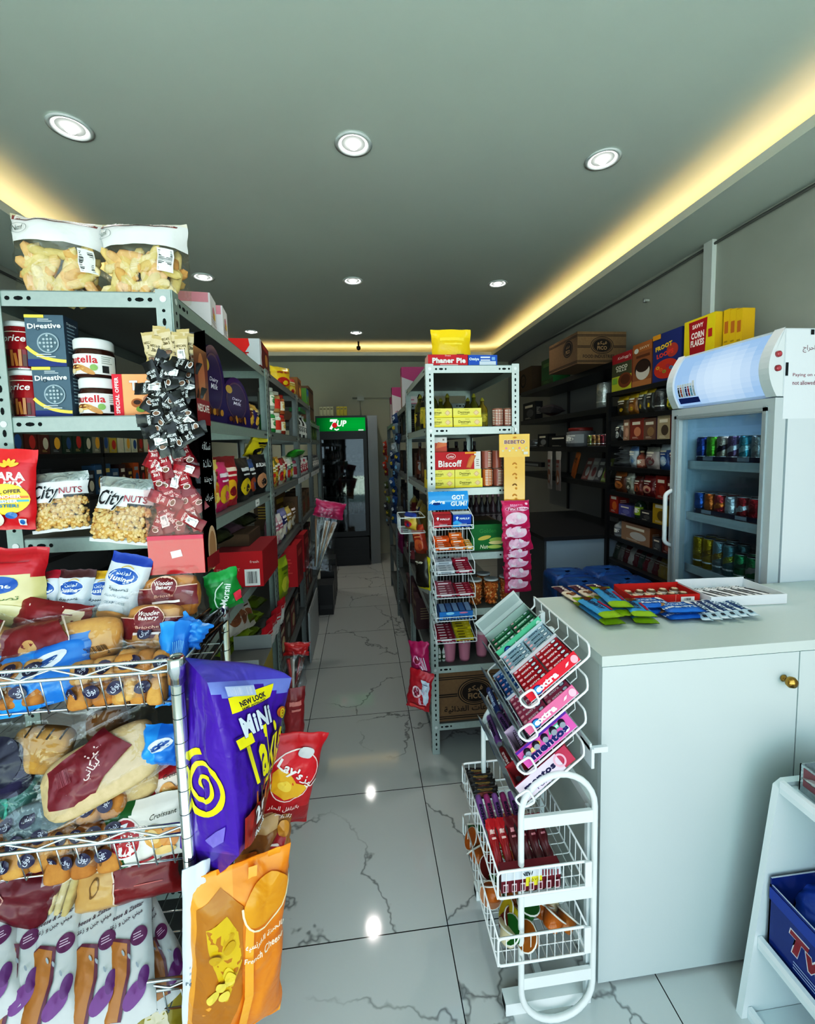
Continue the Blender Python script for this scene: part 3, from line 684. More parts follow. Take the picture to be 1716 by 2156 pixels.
for z0, z1 in ((.425, .50), (.228, .308)):
    f, m = basket(None, .323 - ox, .572 - ox, S0 - .022 - oy, 1.40 - oy, z0, z1)
    b_ = obj('basket', f, o); obj('wire_mesh', m, b_)
    obj('price_clip', MB().box(.562 - ox, .58 - ox, S0 - .03 - oy, S0 - .026 - oy, z0 + .008, z1 + .004, 'f0f3f3', 'enamel'), b_)
    # loose ends of the rim wire at the far end
TN = (Vector((.42, 1.035, .934)), Vector((.566, 1.035, 1.047)))
def tray_pt(k, u, y, up=0):
    """k-th tilted tray from the top; u 0..1 from low left edge to high right edge; up: off its surface"""
    a, b = TN; dz = -.092 * k; d = (b - a); n = Vector((-d.z, 0, d.x)).normalized()
    p = a + d * u + n * up; return Vector((p.x - .004 * k, y, p.z + dz))
TA = math.atan2(TN[1].z - TN[0].z, TN[1].x - TN[0].x)
for k in range(4):
    y0, y1 = 1.03, 1.39
    q = lambda u, y, up=0: L3(tray_pt(k, u, y, up))
    f = MB()
    f.tube(rcurve([q(-.03, y0, 0), q(1.12, y0, 0), q(1.22, y0, .03), q(1.22, y1, .03), q(1.12, y1, 0), q(-.03, y1, 0)], .012, 3, True), .003, 'f0f4f2', 'enamel', 6, True)
    f.tube(rcurve([q(-.03, y0, 0), q(-.06, y0, .025), q(-.02, y0 - .012, .05), q(.2, y0 - .012, .045), q(.16, y0 - .01, .0)], .012, 3, True), .0032, 'f4f7f6', 'enamel', 6, True)
    for u in (.25, .5, .75): f.tube([q(u, y0), q(u, y1)], .0018, 'e4e9e6', 'enamel', 4)
    for j in range(7): y = y0 + (y1 - y0) * j / 6; f.tube([q(0, y), q(1.12, y), q(1.22, y, .03)], .0018, 'e4e9e6', 'enamel', 4)
    t_ = obj('gum_tray', f, o)
    s_ = MB(); A, B_, C_, D_ = q(-.05, y0, -.004), q(-.05, y1, -.004), q(-.05, y1, .042), q(-.05, y0, .042)
    s_.face([A, D_, C_, B_], 'dde6e8', 'plastic'); s_.face([B_, C_, D_, A], 'dde6e8', 'plastic')
    va, vb = Vector(A), Vector(B_); vc = Vector(D_) - va; nn = (vb - va).cross(vc).normalized() * (1 if (vb - va).cross(vc).x < 0 else -1)
    c = CV(s_, lambda u, v, h: va + (vb - va) * u + vc * v + nn * h, 'plastic', step=9, h=.0006)
    for u in (.18, .55, .86): c.poly([(u - .06, 0), (u + .12, 0), (u + .07, 1), (u - .1, 1)], '2f83c4'); c.ell(u, .5, .03, .33, 'cfe3f1', n=16, inner=.7)
    obj('edge_strip', s_, t_)
# plastic hook that ties the stand to the counter
thing('shelf_hook', 'white metal hook bracket clipped between the wire stand and the counter side', 'hook', mb=MB().box(.598, .606, 1.04, 1.1, .735, .79, 'e3ecee', 'enamel').box(.606, .648, 1.045, 1.055, .775, .79, 'e3ecee', 'enamel').box(.598, .604, 1.05, 1.2, .78, .8, 'd5dddc', 'enamel'))

# ================================================================== chrome bread rack
BX1, BX0, BY0, BY1 = -.372, -1.22, .85, 1.135
o = thing('wire_bread_rack', 'chrome wire rack loaded with bread bags in front of the left shelving', 'wire rack', ((BX0 + BX1) / 2, (BY0 + BY1) / 2, 0))
cx, cy = (BX0 + BX1) / 2, (BY0 + BY1) / 2
for x, y, t in ((BX1, BY0, 1.225), (BX1, BY1, 1.235), (BX0, BY0, 1.225), (BX0, BY1, 1.235)):
    m_ = MB().lathe([(.0125, 0, 'd8dcde'), (.0125, t - .045, 'd8dcde')], 16, 'chrome', (x - cx, y - cy, 0))
    for k in range(22): m_.lathe([(.0127, .1 + .05 * k, '6d7274'), (.0127, .102 + .05 * k, '6d7274')], 14, 'chrome', (x - cx, y - cy, 0), False, False)
    m_.lathe([(.0165, t - .052, 'e4e8ea'), (.0165, t - .006, 'e4e8ea'), (.013, t, 'e4e8ea'), (.012, t - .004, '8a9092'), (.0, t - .006, '8a9092')], 18, 'chrome', (x - cx, y - cy, 0), True, False)
    obj('post', m_, o)
BZ = (1.195, .852, .513, .19)         # lower front lip wire of each tier
RZB = .205                            # fall from lip down to the deck behind it
lc = 'cfd6d8'
for k, z in enumerate(BZ):
    f = MB()
    for zz in (z, z + .022): f.tube([(BX0 - cx, BY0 - cy, zz), (BX1 - .012 - cx, BY0 - cy, zz)], .0035, lc, 'chrome', 8)
    n = 15; zig = [(BX0 + (BX1 - BX0) * i / n - cx, BY0 - cy, z + (.020 if i % 2 else .002)) for i in range(n + 1)]
    f.tube(zig, .0022, lc, 'chrome', 6)
    dk = z - .075
    for i in range(1, 24):
        x = BX0 + (BX1 - BX0) * i / 24 - cx; f.tube([(x, BY0 - cy, z), (x + .0, BY0 + .015 - cy, dk), (x, BY1 - cy, dk + .01)], .0016, lc, 'chrome', 5)
    for j in range(6): y = BY0 + .02 + (BY1 - BY0 - .03) * j / 5; f.tube([(BX0 - cx, y - cy, dk + .002), (BX1 - cx, y - cy, dk + .002)], .0022, lc, 'chrome', 5)
    for x in (BX0, BX1): f.tube([(x - cx, BY0 - cy, z), (x - cx, BY1 - cy, z + .01)], .003, lc, 'chrome', 6); f.tube([(x - cx, BY0 - cy, dk), (x - cx, BY1 - cy, dk + .01)], .003, lc, 'chrome', 6)
    obj('wire_shelf', f, o)

# ================================================================== white tiered stand at the lower right
o = thing('tiered_display_stand', 'white tiered display stand at the lower right with a blue carton', 'display stand', (1.2, .7, 0))
pn = [(1.093, .68), (1.115, .695), (1.5, .695), (1.5, 0), (1.012, 0)]
for y in (.97, .35):
    A = [(x - 1.2, y - .7, z) for x, z in pn]; B = [(x - 1.2, y - .7 + .018, z) for x, z in pn]; m_ = MB()
    m_.face(A[::-1], 'dfe9ea', 'enamel'); m_.face(B, 'dfe9ea', 'enamel')
    for k in range(5): m_.face([A[k], A[(k + 1) % 5], B[(k + 1) % 5], B[k]], 'dfe9ea', 'enamel')
    obj('side_panel', m_, o)
for x0, z in ((1.093, .668), (1.05, .215), (1.03, .0)):
    obj('shelf', MB().box(x0 - 1.2, .3, .3499 - .7 + .02, .269, z, z + .016, 'dde8ea', 'enamel').box(x0 - 1.2, x0 - 1.2 + .012, .35 - .7 + .02, .269, z + .0161, z + .035, 'e6eef0', 'enamel'), o)
obj('back_panel', MB().box(.285, .3, -.33, .269, .02, .69, 'd5dfe1', 'enamel'), o)
# ================================================================== helpers that set things where the photograph shows them
def mpp(p):
    """metres per photograph pixel at a point"""
    d = Vector(p) - Vector((0, 0, EYE)); return (CAM[2][0] * d.x + CAM[2][1] * d.y + CAM[2][2] * d.z) / 900
def fit(l, r, t, b, y):
    """frontal rectangle l..r, t..b of the photograph on the upright plane y: centre x, base z, width, height"""
    a, c = ony(l, (t + b) / 2, y), ony(r, (t + b) / 2, y); u, d = ony((l + r) / 2, t, y), ony((l + r) / 2, b, y)
    return (a.x + c.x) / 2, d.z, c.x - a.x, u.z - d.z
def rot(roll=0, yaw=0, pitch=0):
    """roll: turn in the picture (anticlockwise +), pitch: lean back +, yaw: turn about upright"""
    return (Matrix.Rotation(radians(yaw), 3, 'Z') @ Matrix.Rotation(radians(-pitch), 3, 'X') @ Matrix.Rotation(radians(-roll), 3, 'Y'))
def at(px, py, y, h, roll=0, yaw=0, pitch=0):
    """location and rotation of a thing of height h whose middle shows at px, py on plane y"""
    M_ = rot(roll, yaw, pitch); c = ony(px, py, y) - M_ @ Vector((0, 0, h / 2))
    return c, M_.to_euler()

# ------------------------------------------------------------------ ladyfinger bags on top
def finger(mb, M_, L_, r, col):
    k = MB()
    def f(u, v):
        a = 2 * pi * u; t = -1 + 2 * v; rr = r * sqrt(max(0, 1 - abs(t) ** 5)); rr = max(rr, .0004)
        return Vector((rr * cos(a) * 1.1, rr * sin(a) * .8, t * L_ / 2))
    k.grid(f, 10, 8, col, 'bread', True, True); mb.add(k, M_)
def ladyfingers(seed, w, h, d):
    r = random.Random(seed); mb = MB()
    cols = ('dcc48a', 'd2ae72', 'e0ca98', 'd9a878', 'ccb47a', 'd09c62')
    for i in range(62):
        x = r.uniform(-w / 2 + .02, w / 2 - .02); z = .012 + (h - .03) * ((i + r.random()) / 62); side = -1 if r.random() < .72 else r.uniform(-.6, 1)
        y = side * (d / 2 - .016) * (1 - .25 * abs(x / (w / 2)) ** 3)
        e = Euler((r.uniform(-.25, .25), r.uniform(-1.6, 1.6), r.uniform(-.4, .4)))
        finger(mb, Matrix.Translation((x, y, z)) @ e.to_matrix().to_4x4(), r.uniform(.06, .075), r.uniform(.0105, .0125), r.choice(cols))
    return mb
def ladyfinger_bag(seed, label, l, r_, t, b, y, yaw):
    cx, z, w, h = fit(l, r_, t, b, y); z = 2.0205
    o = thing('ladyfinger_bag', label, 'biscuit bag', (cx, y, z), RZ(yaw), 'ladyfinger bags on the top shelf')
    obj('ladyfingers', ladyfingers(seed, w * .9, h * .62, .1), o)
    mb, F, B = pouch(w, h, .125, (1, .99, .95, 1), m='cling', seed=seed, wr=.009, foot=.85, seal=.03, pinch=.02)
    obj('bag_film', mb, o)
    lb, F, B = pouch(w, h, .127, 'e9e9e6', seed=seed, wr=.009, foot=.85, seal=.03, pinch=.02)
    # keep only the printed upper band
    keep = [i for i, f in enumerate(lb.f) if sum(lb.v[k][2] for k in f) / 4 > h * .615]
    for a in ('f', 'c', 'm', 's'): setattr(lb, a, [getattr(lb, a)[i] for i in keep])
    lb.c = [C('efe6d0') if sum(lb.v[k][2] for k in f) / 4 > h * .97 else c for f, c in zip(lb.f, lb.c)]
    F.h = .002
    F.rect(-w * .46, h * .385, w * .43, h * .465, '8a2f2c'); F.rect(-w * .2, h * .385, w * .1, h * .465, 'b0685c'); F.text('Krokant-Biksam Excellent!', 0, h * .415, h * .052, 'f3d9cf', w=w * .8)
    F.ell(-w * .36, h * .27, w * .105, h * .07, '55585a', inner=.94); F.text('Nimf', -w * .36, h * .27, h * .07, '2b2c2e', w=w * .13, shear=.4, rot=.25, bold=.0)
    F.bars(w * .27, -h * .22, w * .42, h * .07, vert=False, n=12, seed=seed, pad=.08)
    obj('printed_band', lb, o)
ladyfinger_bag(3, 'clear bag of ladyfinger biscuits with a white band, left one on the top shelf', 40, 222, 443, 612, 1.235, 12)
ladyfinger_bag(8, 'clear bag of ladyfinger biscuits with a white band, right one above the steel post', 218, 400, 450, 612, 1.235, -4)

# ------------------------------------------------------------------ jars, tins and boxes on the second shelf
SH = 1.7172
def cocoa_tin():
    r, h = .0405, .118; mb = MB().lathe([(r, 0, 'c9c9c9', 'foil'), (r, .004, '9c1f28'), (r, h - .012, '9c1f28')], 28, 'gloss')
    c = cv_cyl(mb, r, 0, 'gloss'); c.rect(-.09, .006, .09, .05, '7d141d')
    c.text('Caprice', 0, .075, .022, 'f4efe6', w=.075, shear=.25, bold=.02); c.rect(-.05, .092, .05, .094, 'e9dcc8'); c.lines(-.045, .095, .03, .103, 'e9c9b8', 2)
    r_ = random.Random(2)
    for k in range(9): u = -.034 + .008 * k; c.rect(u, .008, u + .006, .03 + r_.random() * .022, r_.choice(('6b3a22', '8c5230', 'b0743f', '54301f')), rot=r_.uniform(-.12, .12))
    lid = MB().lathe([(r + .0015, h - .012, 'f1f1ee'), (r + .0015, h, 'f1f1ee'), (r - .003, h + .002, 'f1f1ee')], 28, 'plastic')
    return thing('wafer_roll_tin', '', 'tin', group='wafer roll tins', parts=[('tin_body', mb), ('lid', lid)])
KT = Kind(cocoa_tin); x = ony(38, 875, 1.21).x
KT((x + .022, 1.232, SH), RZ(-22), 'red tin of chocolate wafer rolls, lower of the two stacked by the left post')
KT((x + .016, 1.232, SH + .1205), RZ(-15), 'red tin of chocolate wafer rolls, upper of the two stacked by the left post')
def digestive():
    w, d, h = .088, .06, .127; mb, f, t, r, l = carton(w, d, h, '4e5f6d', '394a5a', '5b6b77')
    f.rect(-w / 2, -h / 2, w / 2, -h * .36, '27356e'); f.rect(-w / 2, h * .44, 0, h / 2, 'e9cf57')
    f.strip(bez((-w / 2, -h * .12), (-w * .2, -h * .38), (w / 2, -h * .4), 12), .008, 'f0cf5a')
    f.text('Digestive', 0, h * .27, .0165, 'f2f2f0', w=w * .86, rot=.04, bold=.03, outline='33424e'); f.lines(-.014, h * .36, .02, h * .43, 'dfe4e8', 2)
    f.ell(.006, -.006, .025, .025, '8f9ca6', rot=.3); f.ell(.006, -.006, .022, .022, '55656f')
    for i in range(5):
        for j in range(5):
            u, v = -.012 + .009 * i, -.024 + .009 * j
            if (u - .006) ** 2 + (v + .006) ** 2 < .0004: f.ell(u, v, .003, .003, '9fabb3', n=8)
    f.lines(-.02, -h * .34, .025, -h * .25, 'c9d0d6', 2)
    r.lines(-.02, -.03, .02, .04, '9fb0bb', 8); r.text('Digestive', 0, .045, .008, 'e6e9ea', w=.04)
    return thing('biscuit_box', '', 'biscuit box', group='grey-blue digestive boxes', mb=mb)
KD = Kind(digestive); x = ony(105, 875, 1.19).x
KD((x + .008, 1.225, SH), RZ(0), 'grey-blue digestive biscuit box, lower of the two beside the chocolate jars')
KD((x + .0035, 1.222, SH + .1275), RZ(2), 'grey-blue digestive biscuit box, upper of the two beside the chocolate jars')
cx, z, w, h = fit(140, 166, 662, 872, 1.27)
mb, f, t, r, l = carton(.034, .09, .205, '15161d', '101118')
f.text('Digestive', 0, .035, .012, 'd9c79a', w=.1, rot=-pi / 2, bold=.02); f.rect(-.017, -.102, .017, -.06, '1d2a60')
f.ell(0, .07, .014, .03, 'b9a878', inner=.93)
thing('biscuit_box', 'narrow black digestive box standing behind the chocolate jars', 'biscuit box', (cx + .012, 1.29, SH), RZ(-6), mb=mb)
def nutella():
    r, h = .0455, .098; brown = '3a1a10'
    mb = MB().lathe([(r * .86, 0, brown), (r, .008, brown), (r, .060, brown), (r * .93, .068, brown), (r * .9, .074, brown)], 32, 'gloss')
    c = cv_cyl(mb, r, 0, 'paper'); c.rect(-.085, .008, .085, .058, 'f1efea')
    c.text('nutella', .0, .044, .0185, 'b8232f', w=.074, bold=.025); c.text('n', -.0295, .0425, .0135, '1b1b1b', bold=.03)
    c.ell(-.014, .024, .024, .008, 'd9a867'); c.ell(-.016, .026, .018, .005, '6b3a22'); c.ell(.012, .017, .02, .007, 'b98050', rot=-.5); c.ell(.028, .024, .008, .008, '7fa05a'); c.ell(-.024, .016, .01, .006, 'e6cfa0')
    c.rect(.045, .012, .06, .03, '2a2a2a'); c.lines(.044, .034, .07, .055, '9a9a92', 4)
    lid = MB().lathe([(r * .95, .072, 'f3f3f0'), (r * .97, .075, 'f3f3f0'), (r * .97, .094, 'f3f3f0'), (r * .9, .098, 'f3f3f0')], 32, 'plastic')
    return thing('spread_jar', '', 'jar', group='chocolate spread jars', parts=[('jar_body', mb), ('lid', lid)])
KN = Kind(nutella); x = ony(198, 872, 1.2).x
KN((x + .006, 1.222, SH), RZ(-4), 'chocolate spread jar with white lid, lower of the two stacked jars')
KN((x, 1.222, SH + .0985), RZ(-10), 'chocolate spread jar with white lid, upper of the two stacked jars')
cx, z, w, h = fit(238, 345, 785, 874, 1.2)
mb, f, t, r, l = carton(w, .05, h, 'f2a06f', 'd9303f', 'f5b48c')
f.rect(-w / 2, -h / 2, -w / 2 + .024, h / 2, 'd6283a'); f.text('SPECIAL OFFER', -w / 2 + .0105, 0, .0095, 'f7e9e4', w=h * .86, rot=pi / 2, bold=.03)
f.text('Toffee', .022, h * .23, .026, 'fbf7ee', w=.085, bold=.04, outline='b5431f')
for u, v in ((-.004, -.02), (.026, -.012), (.05, -.025)): f.ell(u, v, .015, .012, 'a05a2c'); f.ell(u, v + .002, .009, .006, '3b1a10')
f.ell(.005, -.036, .012, .008, '6f8c3c')
thing('sweets_box', 'orange sweets box marked special offer beside the chocolate jars', 'sweets box', (cx, 1.225, SH), mb=mb)

# ------------------------------------------------------------------ nut bags on the third shelf
def nuts_mb(w, h, d, seed, n=430, cols=('c9a066', 'bf9258', 'd4b07a', 'b5854c', 'd9ba86'), sz=.0052, top=1):
    r = random.Random(seed); mb = MB()
    ico = [(0, 0, -1)] + [(.89 * cos(2 * pi * k / 5), .89 * sin(2 * pi * k / 5), -.45) for k in range(5)] + [(.89 * cos(2 * pi * (k + .5) / 5), .89 * sin(2 * pi * (k + .5) / 5), .45) for k in range(5)] + [(0, 0, 1)]
    fs = [(0, 1 + (k + 1) % 5, 1 + k) for k in range(5)] + [(1 + k, 1 + (k + 1) % 5, 6 + k) for k in range(5)] + [(6 + k, 1 + (k + 1) % 5, 6 + (k + 1) % 5) for k in range(5)] + [(11, 6 + k, 6 + (k + 1) % 5) for k in range(5)]
    for i in range(n):
        x = r.uniform(-.5, .5) * w; z = r.uniform(0, h); prof = sq(x / (w / 2), 2.6) * (1 if z < h * .7 else .8)
        y = -d / 2 * prof * (1 if r.random() < .85 else r.uniform(-.5, 1)) ; e = Euler((r.random() * 6, r.random() * 6, r.random() * 6)).to_matrix(); c = C(r.choice(cols)); j = len(mb.v); s = sz * r.uniform(.8, 1.2)
        for p in ico: q = e @ Vector((p[0] * s, p[1] * s, p[2] * s * 1.35)); mb.v.append((x + q.x, y + q.y * .7, z + q.z))
        for f in fs: mb.fi([j + k for k in f], c, 'bread', True)
    return mb
def nutbag():
    w, h, d = .135, .15, .045
    o = thing('nut_bag', '', 'nut bag', group='clear bags of peanuts')
    obj('peanuts', nuts_mb(w * .9, h * .5, d * .8, 4), o).location = (0, 0, h * .07)
    mb, F, B = pouch(w, h, d, (1, 1, .99, 1), m='cling', seed=5, wr=.004, foot=.3, seal=.05); obj('bag_film', mb, o)
    lb, F, B = pouch(w, h, d + .002, 'e6e8e8', seed=5, wr=.004, foot=.3, seal=.05)
    def keepf(z, x): return z > h * (.56 + .06 * sin(x * 40)) or z < h * .06
    keep = [i for i, f in enumerate(lb.f) if keepf(sum(lb.v[k][2] for k in f) / 4, lb.v[f[0]][0])]
    for a in ('f', 'c', 'm', 's'): setattr(lb, a, [getattr(lb, a)[i] for i in keep])
    lb.c = [C('b9bfc2') if sum(lb.v[k][2] for k in f) / 4 > h * .86 else c for f, c in zip(lb.f, lb.c)]
    lb.m = ['foil' if sum(lb.v[k][2] for k in f) / 4 > h * .86 else 'film' for f in lb.f]
    F.h = .0022
    F.text('City', -.022, h * .14, .044, '1f1f24', w=.066, shear=.25, bold=.02, outline='eef0f0', ow=.03); F.text('NUTS', .036, h * .18, .0155, '8f2334', w=.05, bold=.01)
    obj('printed_band', lb, o)
    return o
KNB = Kind(nutbag)
for px, py, y, ro, ya, pi_, s, w in ((128, 1057, 1.135, 3, 6, 8, .97, 'left one, half behind the red pouch'), (262, 1075, 1.09, -7, -4, 12, 1.05, 'middle one, lying on the shelf lip'), (338, 1070, 1.13, -4, -10, 8, .95, 'right one, tucked behind the red coffee sticks')):
    l, e = at(px, py, y, .15 * s, ro, ya, pi_); KNB(l, e, 'clear bag of peanuts with white top, ' + w, None, (s, s, s))
def snackpouch():
    w, h, d = .115, .19, .04
    mb, F, B = pouch(w, h, d, lambda a, b: 'c31824' if b < .62 else 'd92a31', seed=9, wr=.004, foot=.3, seal=.05)
    F.text('ASARA', .0, h * .16, .02, 'f4efe4', w=.085, bold=.04); F.text('MIX', .02, h * .06, .015, 'f4efe4', bold=.05, shear=.2)
    for k in range(5): F.ell(.01 + .012 * cos(.5 + k * .55), h * .27 + .012 * sin(.5 + k * .55), .009, .004, 'e2b63c', rot=.5 + k * .55, n=10)
    F.ell(.006, -h * .12, .046, .036, 'e9c52e'); F.rect(-.046, -h * .16, .05, -h * .135, '4fa7b5', rot=.05); F.rect(-.046, -h * .115, .05, -h * .09, 'e8692e', rot=.05)
    F.text('FULL OFFER', .006, -h * .03, .009, '3a2a1a', w=.06, rot=.1, bold=.03); F.text('CRUNCHIER', .006, -h * .09, .008, 'fff4e0', w=.062, rot=.05, bold=.04); F.text('FRESHER', .006, -h * .147, .008, 'fff4e0', w=.055, rot=.05, bold=.04); F.text('TASTIER!', .006, -h * .2, .008, '2d6d8a', w=.055, bold=.04)
    F.ell(-.022, -h * .36, .026, .02, 'e8dcc8'); F.ell(.02, -h * .32, .012, .008, '2f62a8'); F.rect(.034, -h * .44, .048, -h * .36, 'e6ecf2'); F.ell(.041, -h * .40, .005, .006, '2b62a0')
    return mb
l, e = at(18, 1030, 1.10, .19, -3, 8, 4)
thing('snack_pouch', 'red snack mix pouch with a yellow round badge, hung over the left post', 'snack pouch', l, e, mb=snackpouch())

# ------------------------------------------------------------------ coffee stick display on the right post
o = thing('sachet_dispenser', 'clear coffee stick dispenser with black and red side panel on the right post', 'dispenser', (-.444, 1.142, 1.335))
obj('back_board', MB().box(-.062, .068, -.012, -.009, .02, .58, '1a1516', 'gloss'), o)
m_ = MB().face([(.07, -.012, .0), (.07, -.012, .585), (.07, -.085, .56), (.07, -.1, .48), (.07, -.1, 0)], '1c1414', 'gloss')
m_.face([(.07, -.012, .0), (.07, -.1, 0), (.07, -.1, .48), (.07, -.085, .56), (.07, -.012, .585)], '1c1414', 'gloss')
c = cv_right(m_, .0702, -.056, .29, 'gloss')
c.rect(-.043, .12, .043, .24, '7a4a35'); c.ell(0, .17, .022, .06, 'b5774f'); c.rect(-.043, .06, .043, .12, '8f1e26'); c.text('NESCAFE', .0, .10, .018, 'e9dcd6', w=.075, bold=.03)
for k, s in enumerate(('نسكافه', 'ثلاثة', 'لحظة', 'غيرك')): c.text(s, 0, .01 - .042 * k, .02, 'cfd2d4', w=.055)
c.ell(.0, -.24, .03, .055, 'c9a98c'); c.ell(.0, -.24, .022, .042, 'a87f5c'); c.rect(-.043, -.29, .043, -.255, '8f1e26')
obj('side_panel', m_, o)
obj('pocket', MB().box(-.058, .068, -.1, -.098, 0, .20, (.98, .9, .9, 1), 'acrylic').box(-.058, -.056, -.1, -.012, 0, .2, (.98, .9, .9, 1), 'acrylic'), o)
m_ = MB().box(-.057, .068, -.101, -.015, .0, .092, 'b01525', 'gloss', top='c92436'); c = cv_front(m_, -.101, 0, .046); c.rect(-.006, -.006, .018, .01, 'eceae6', rot=.2); c.rect(-.057, .036, .068, .046, 'c8475a')
obj('red_block', m_, o)
for z in (.26, .45): obj('pocket', MB().box(-.06, .068, -.07, -.068, z - .05, z, (.95, .95, .95, 1), 'acrylic'), o)
def stick(col, col2, txtc, seed, bar):
    w, h = .029, .078
    mb, F, B = pouch(w, h, .009, lambda a, b: col2 if b < -.35 else col, m='film', seed=seed, wr=.002, nu=6, nv=10, seal=.07, sealcol=col2)
    F.rect(-w / 2 * .95, -.006, w / 2 * .95, .02, col); F.text('NESCAFE', 0, .0135, .006, txtc, w=w * .8, bold=.03); F.text('3in1', .002, .004, .0085, txtc, w=w * .5, bold=.03)
    F.ell(.002, -.018, .009, .006, txtc, n=12); F.ell(.002, -.018, .007, .0045, '6b4a34', n=12); F.lines(-w * .35, -.012, w * .3, -.008, txtc, 1)
    if bar: F.bars(-.009, -.024, .009, .004, n=9, seed=seed)
    else: B.bars(-.009, -.02, .009, .01, n=8, seed=seed)
    return mb
def sticks(tagname, group, label, c1, c2, tc, spots):
    ks = [Kind(lambda b=b, i=i: thing(tagname, '', 'coffee stick', mb=stick(c1, c2, tc, 3 + i, b))) for i, b in enumerate((0, 1, 0))]
    for i, (px, py, y, ro, ya, pt) in enumerate(spots):
        l, e = at(px, py, y, .078, ro, ya, pt); ks[i % 3](l, e, label, group)
r = random.Random(5)
sp = []
for row, (yy, n) in enumerate(((768, 3), (792, 4), (815, 4), (838, 4), (858, 4), (880, 4), (902, 4), (922, 4))):
    for k in range(n):
        px = 318 + (402 - 318) * (k + r.uniform(.1, .9)) / n; sp.append((px, yy + r.uniform(-7, 7), 1.075 - .004 * row + r.uniform(-.014, .006), r.choice((60, 75, 95, -70, 15, 40, -30)) + r.uniform(-15, 15), r.uniform(-15, 20), r.uniform(-10, 25)))
sticks('coffee_stick', 'black coffee sticks in the dispenser', 'black instant coffee stick heaped in the middle of the clear dispenser', '0b0b0c', '151618', 'd9dada', sp)
sp = []
for row, (yy, n) in enumerate(((955, 4), (980, 4), (1005, 4), (1048, 4), (1090, 4), (1098, 3))):
    for k in range(n):
        px = 322 + (405 - 322) * (k + r.uniform(.1, .9)) / n; sp.append((px + (10 if row > 2 else 0), yy + r.uniform(-7, 7), 1.075 - .004 * row + r.uniform(-.012, .006), r.choice((55, 70, 15, -20, 8, 25)) + r.uniform(-10, 10), r.uniform(-15, 20), r.uniform(-5, 20)))
sticks('coffee_stick', 'red coffee sticks in the dispenser', 'dark red instant coffee stick heaped low in the clear dispenser', '8c1322', '6d0d1a', 'f0e2da', sp)
sp = [(318, 735, 1.09, 8, 5, 0), (335, 722, 1.095, -4, 0, 0), (352, 728, 1.085, 12, 0, 5), (372, 735, 1.09, -8, 10, 0), (390, 728, 1.095, 5, 0, 0), (404, 738, 1.09, -3, 15, 0), (326, 742, 1.08, -14, 0, 5), (384, 742, 1.075, 3, 0, 5)]
sticks('coffee_stick', 'beige coffee sticks in the dispenser', 'beige instant coffee stick standing in the top pocket of the dispenser', 'c9b48c', 'b39a6c', '3b2a1c', sp)
# ================================================================== bread and cake bags on the chrome rack
def lump(w, h, t, col, seed=0, n=(14, 12), m='bread', flat=.75, cuts=0):
    """a loaf or bun lying in its bag: rounded solid, middle at z = h/2"""
    mb = MB(); o = seed * 3.7
    def f(u, v):
        a = 2 * pi * u; b = -pi / 2 + pi * v; ca, sa = cos(a), sin(a); cb, sb = cos(b), sin(b)
        p = lambda q, e: math.copysign(abs(q) ** e, q)
        k = 1 + .06 * pnoise((ca * 1.5 + o, sa * 1.5, sb * 2)); x = w / 2 * p(cb, .45) * p(ca, .5) * k; y = t / 2 * p(cb, .5) * p(sa, .7) * k; z = h / 2 + h / 2 * p(sb, .6)
        if cuts: x *= 1 - .07 * (abs(sin(cuts * pi * v)) < .25)
        return Vector((x, y, z))
    return mb.grid(f, n[0], n[1], col, m, True, True)
def buns(w, h, t, nx, nz, cols, seed=1):
    r = random.Random(seed); mb = MB()
    for i in range(nx):
        for j in range(nz):
            k = lump(w / nx * 1.04, h / nz * 1.04, t * r.uniform(.85, 1), r.choice(cols), seed + i + 5 * j, (10, 8))
            mb.add(k, Matrix.Translation((-w / 2 + w / nx * (i + .5), r.uniform(-.004, .004), h / nz * j)))
    return mb
def clearbag(name, label, cat, group, w, h, t, bread, paint=None, seed=1, seal=.06, place=None, foot=0, wr=.008, film='cling', tint=(1, 1, 1, 1), extra=()):
    l, e = place
    o = thing(name, label, cat, l, e, group)
    b_ = obj('bread', bread, o)
    mb, F, B = pouch(w, h, t, tint, m=film, seed=seed, wr=wr, seal=seal, foot=foot, pinch=.03)
    if paint: F.m = 'film'; F.h = .001; paint(F, w, h)
    obj('bag_film', mb, o)
    for n, p in extra: obj(n, p, o)
    return o
def at2(px, py, y, w, h, roll=0, yaw=0, pitch=0): return at(px, py, y, h, roll, yaw, pitch)

# --- white wrapped croissants and breads with the blue oval
def lusine(band, seed, ar='تصبيرة', en='CHEESE', w=.082, h=.145, body='cfd8df', base='b7864f'):
    def colf(a, b): return band if b > .72 else (base if b < -.62 else body)
    mb, F, B = pouch(w, h, .045, colf, seed=seed, wr=.006, seal=.06, pinch=.04, nv=22)
    F.ell(0, h * .2, w * .36, h * .125, 'e9eef2'); F.ell(0, h * .2, w * .335, h * .112, '1c4f9c'); F.text('lusine', 0, h * .165, h * .07, 'f4f7fa', w=w * .5, bold=.03, shear=.1); F.text('لوزين', 0, h * .245, h * .062, 'f4f7fa', w=w * .34)
    F.strip(bez((-w * .1, h * .31), (w * .05, h * .37), (w * .2, h * .32), 6), h * .012, 'c9a23c')
    F.text(ar, 0, h * .02, h * .062, '2a2f3a', w=w * .52); F.text('مغطى بالجبنة', 0, -h * .075, h * .045, '6a7280', w=w * .62); F.text(en, 0, -h * .165, h * .035, '6a7280', w=w * .5)
    F.ell(0, -h * .36, w * .36, h * .08, 'c99557', n=16)
    return mb
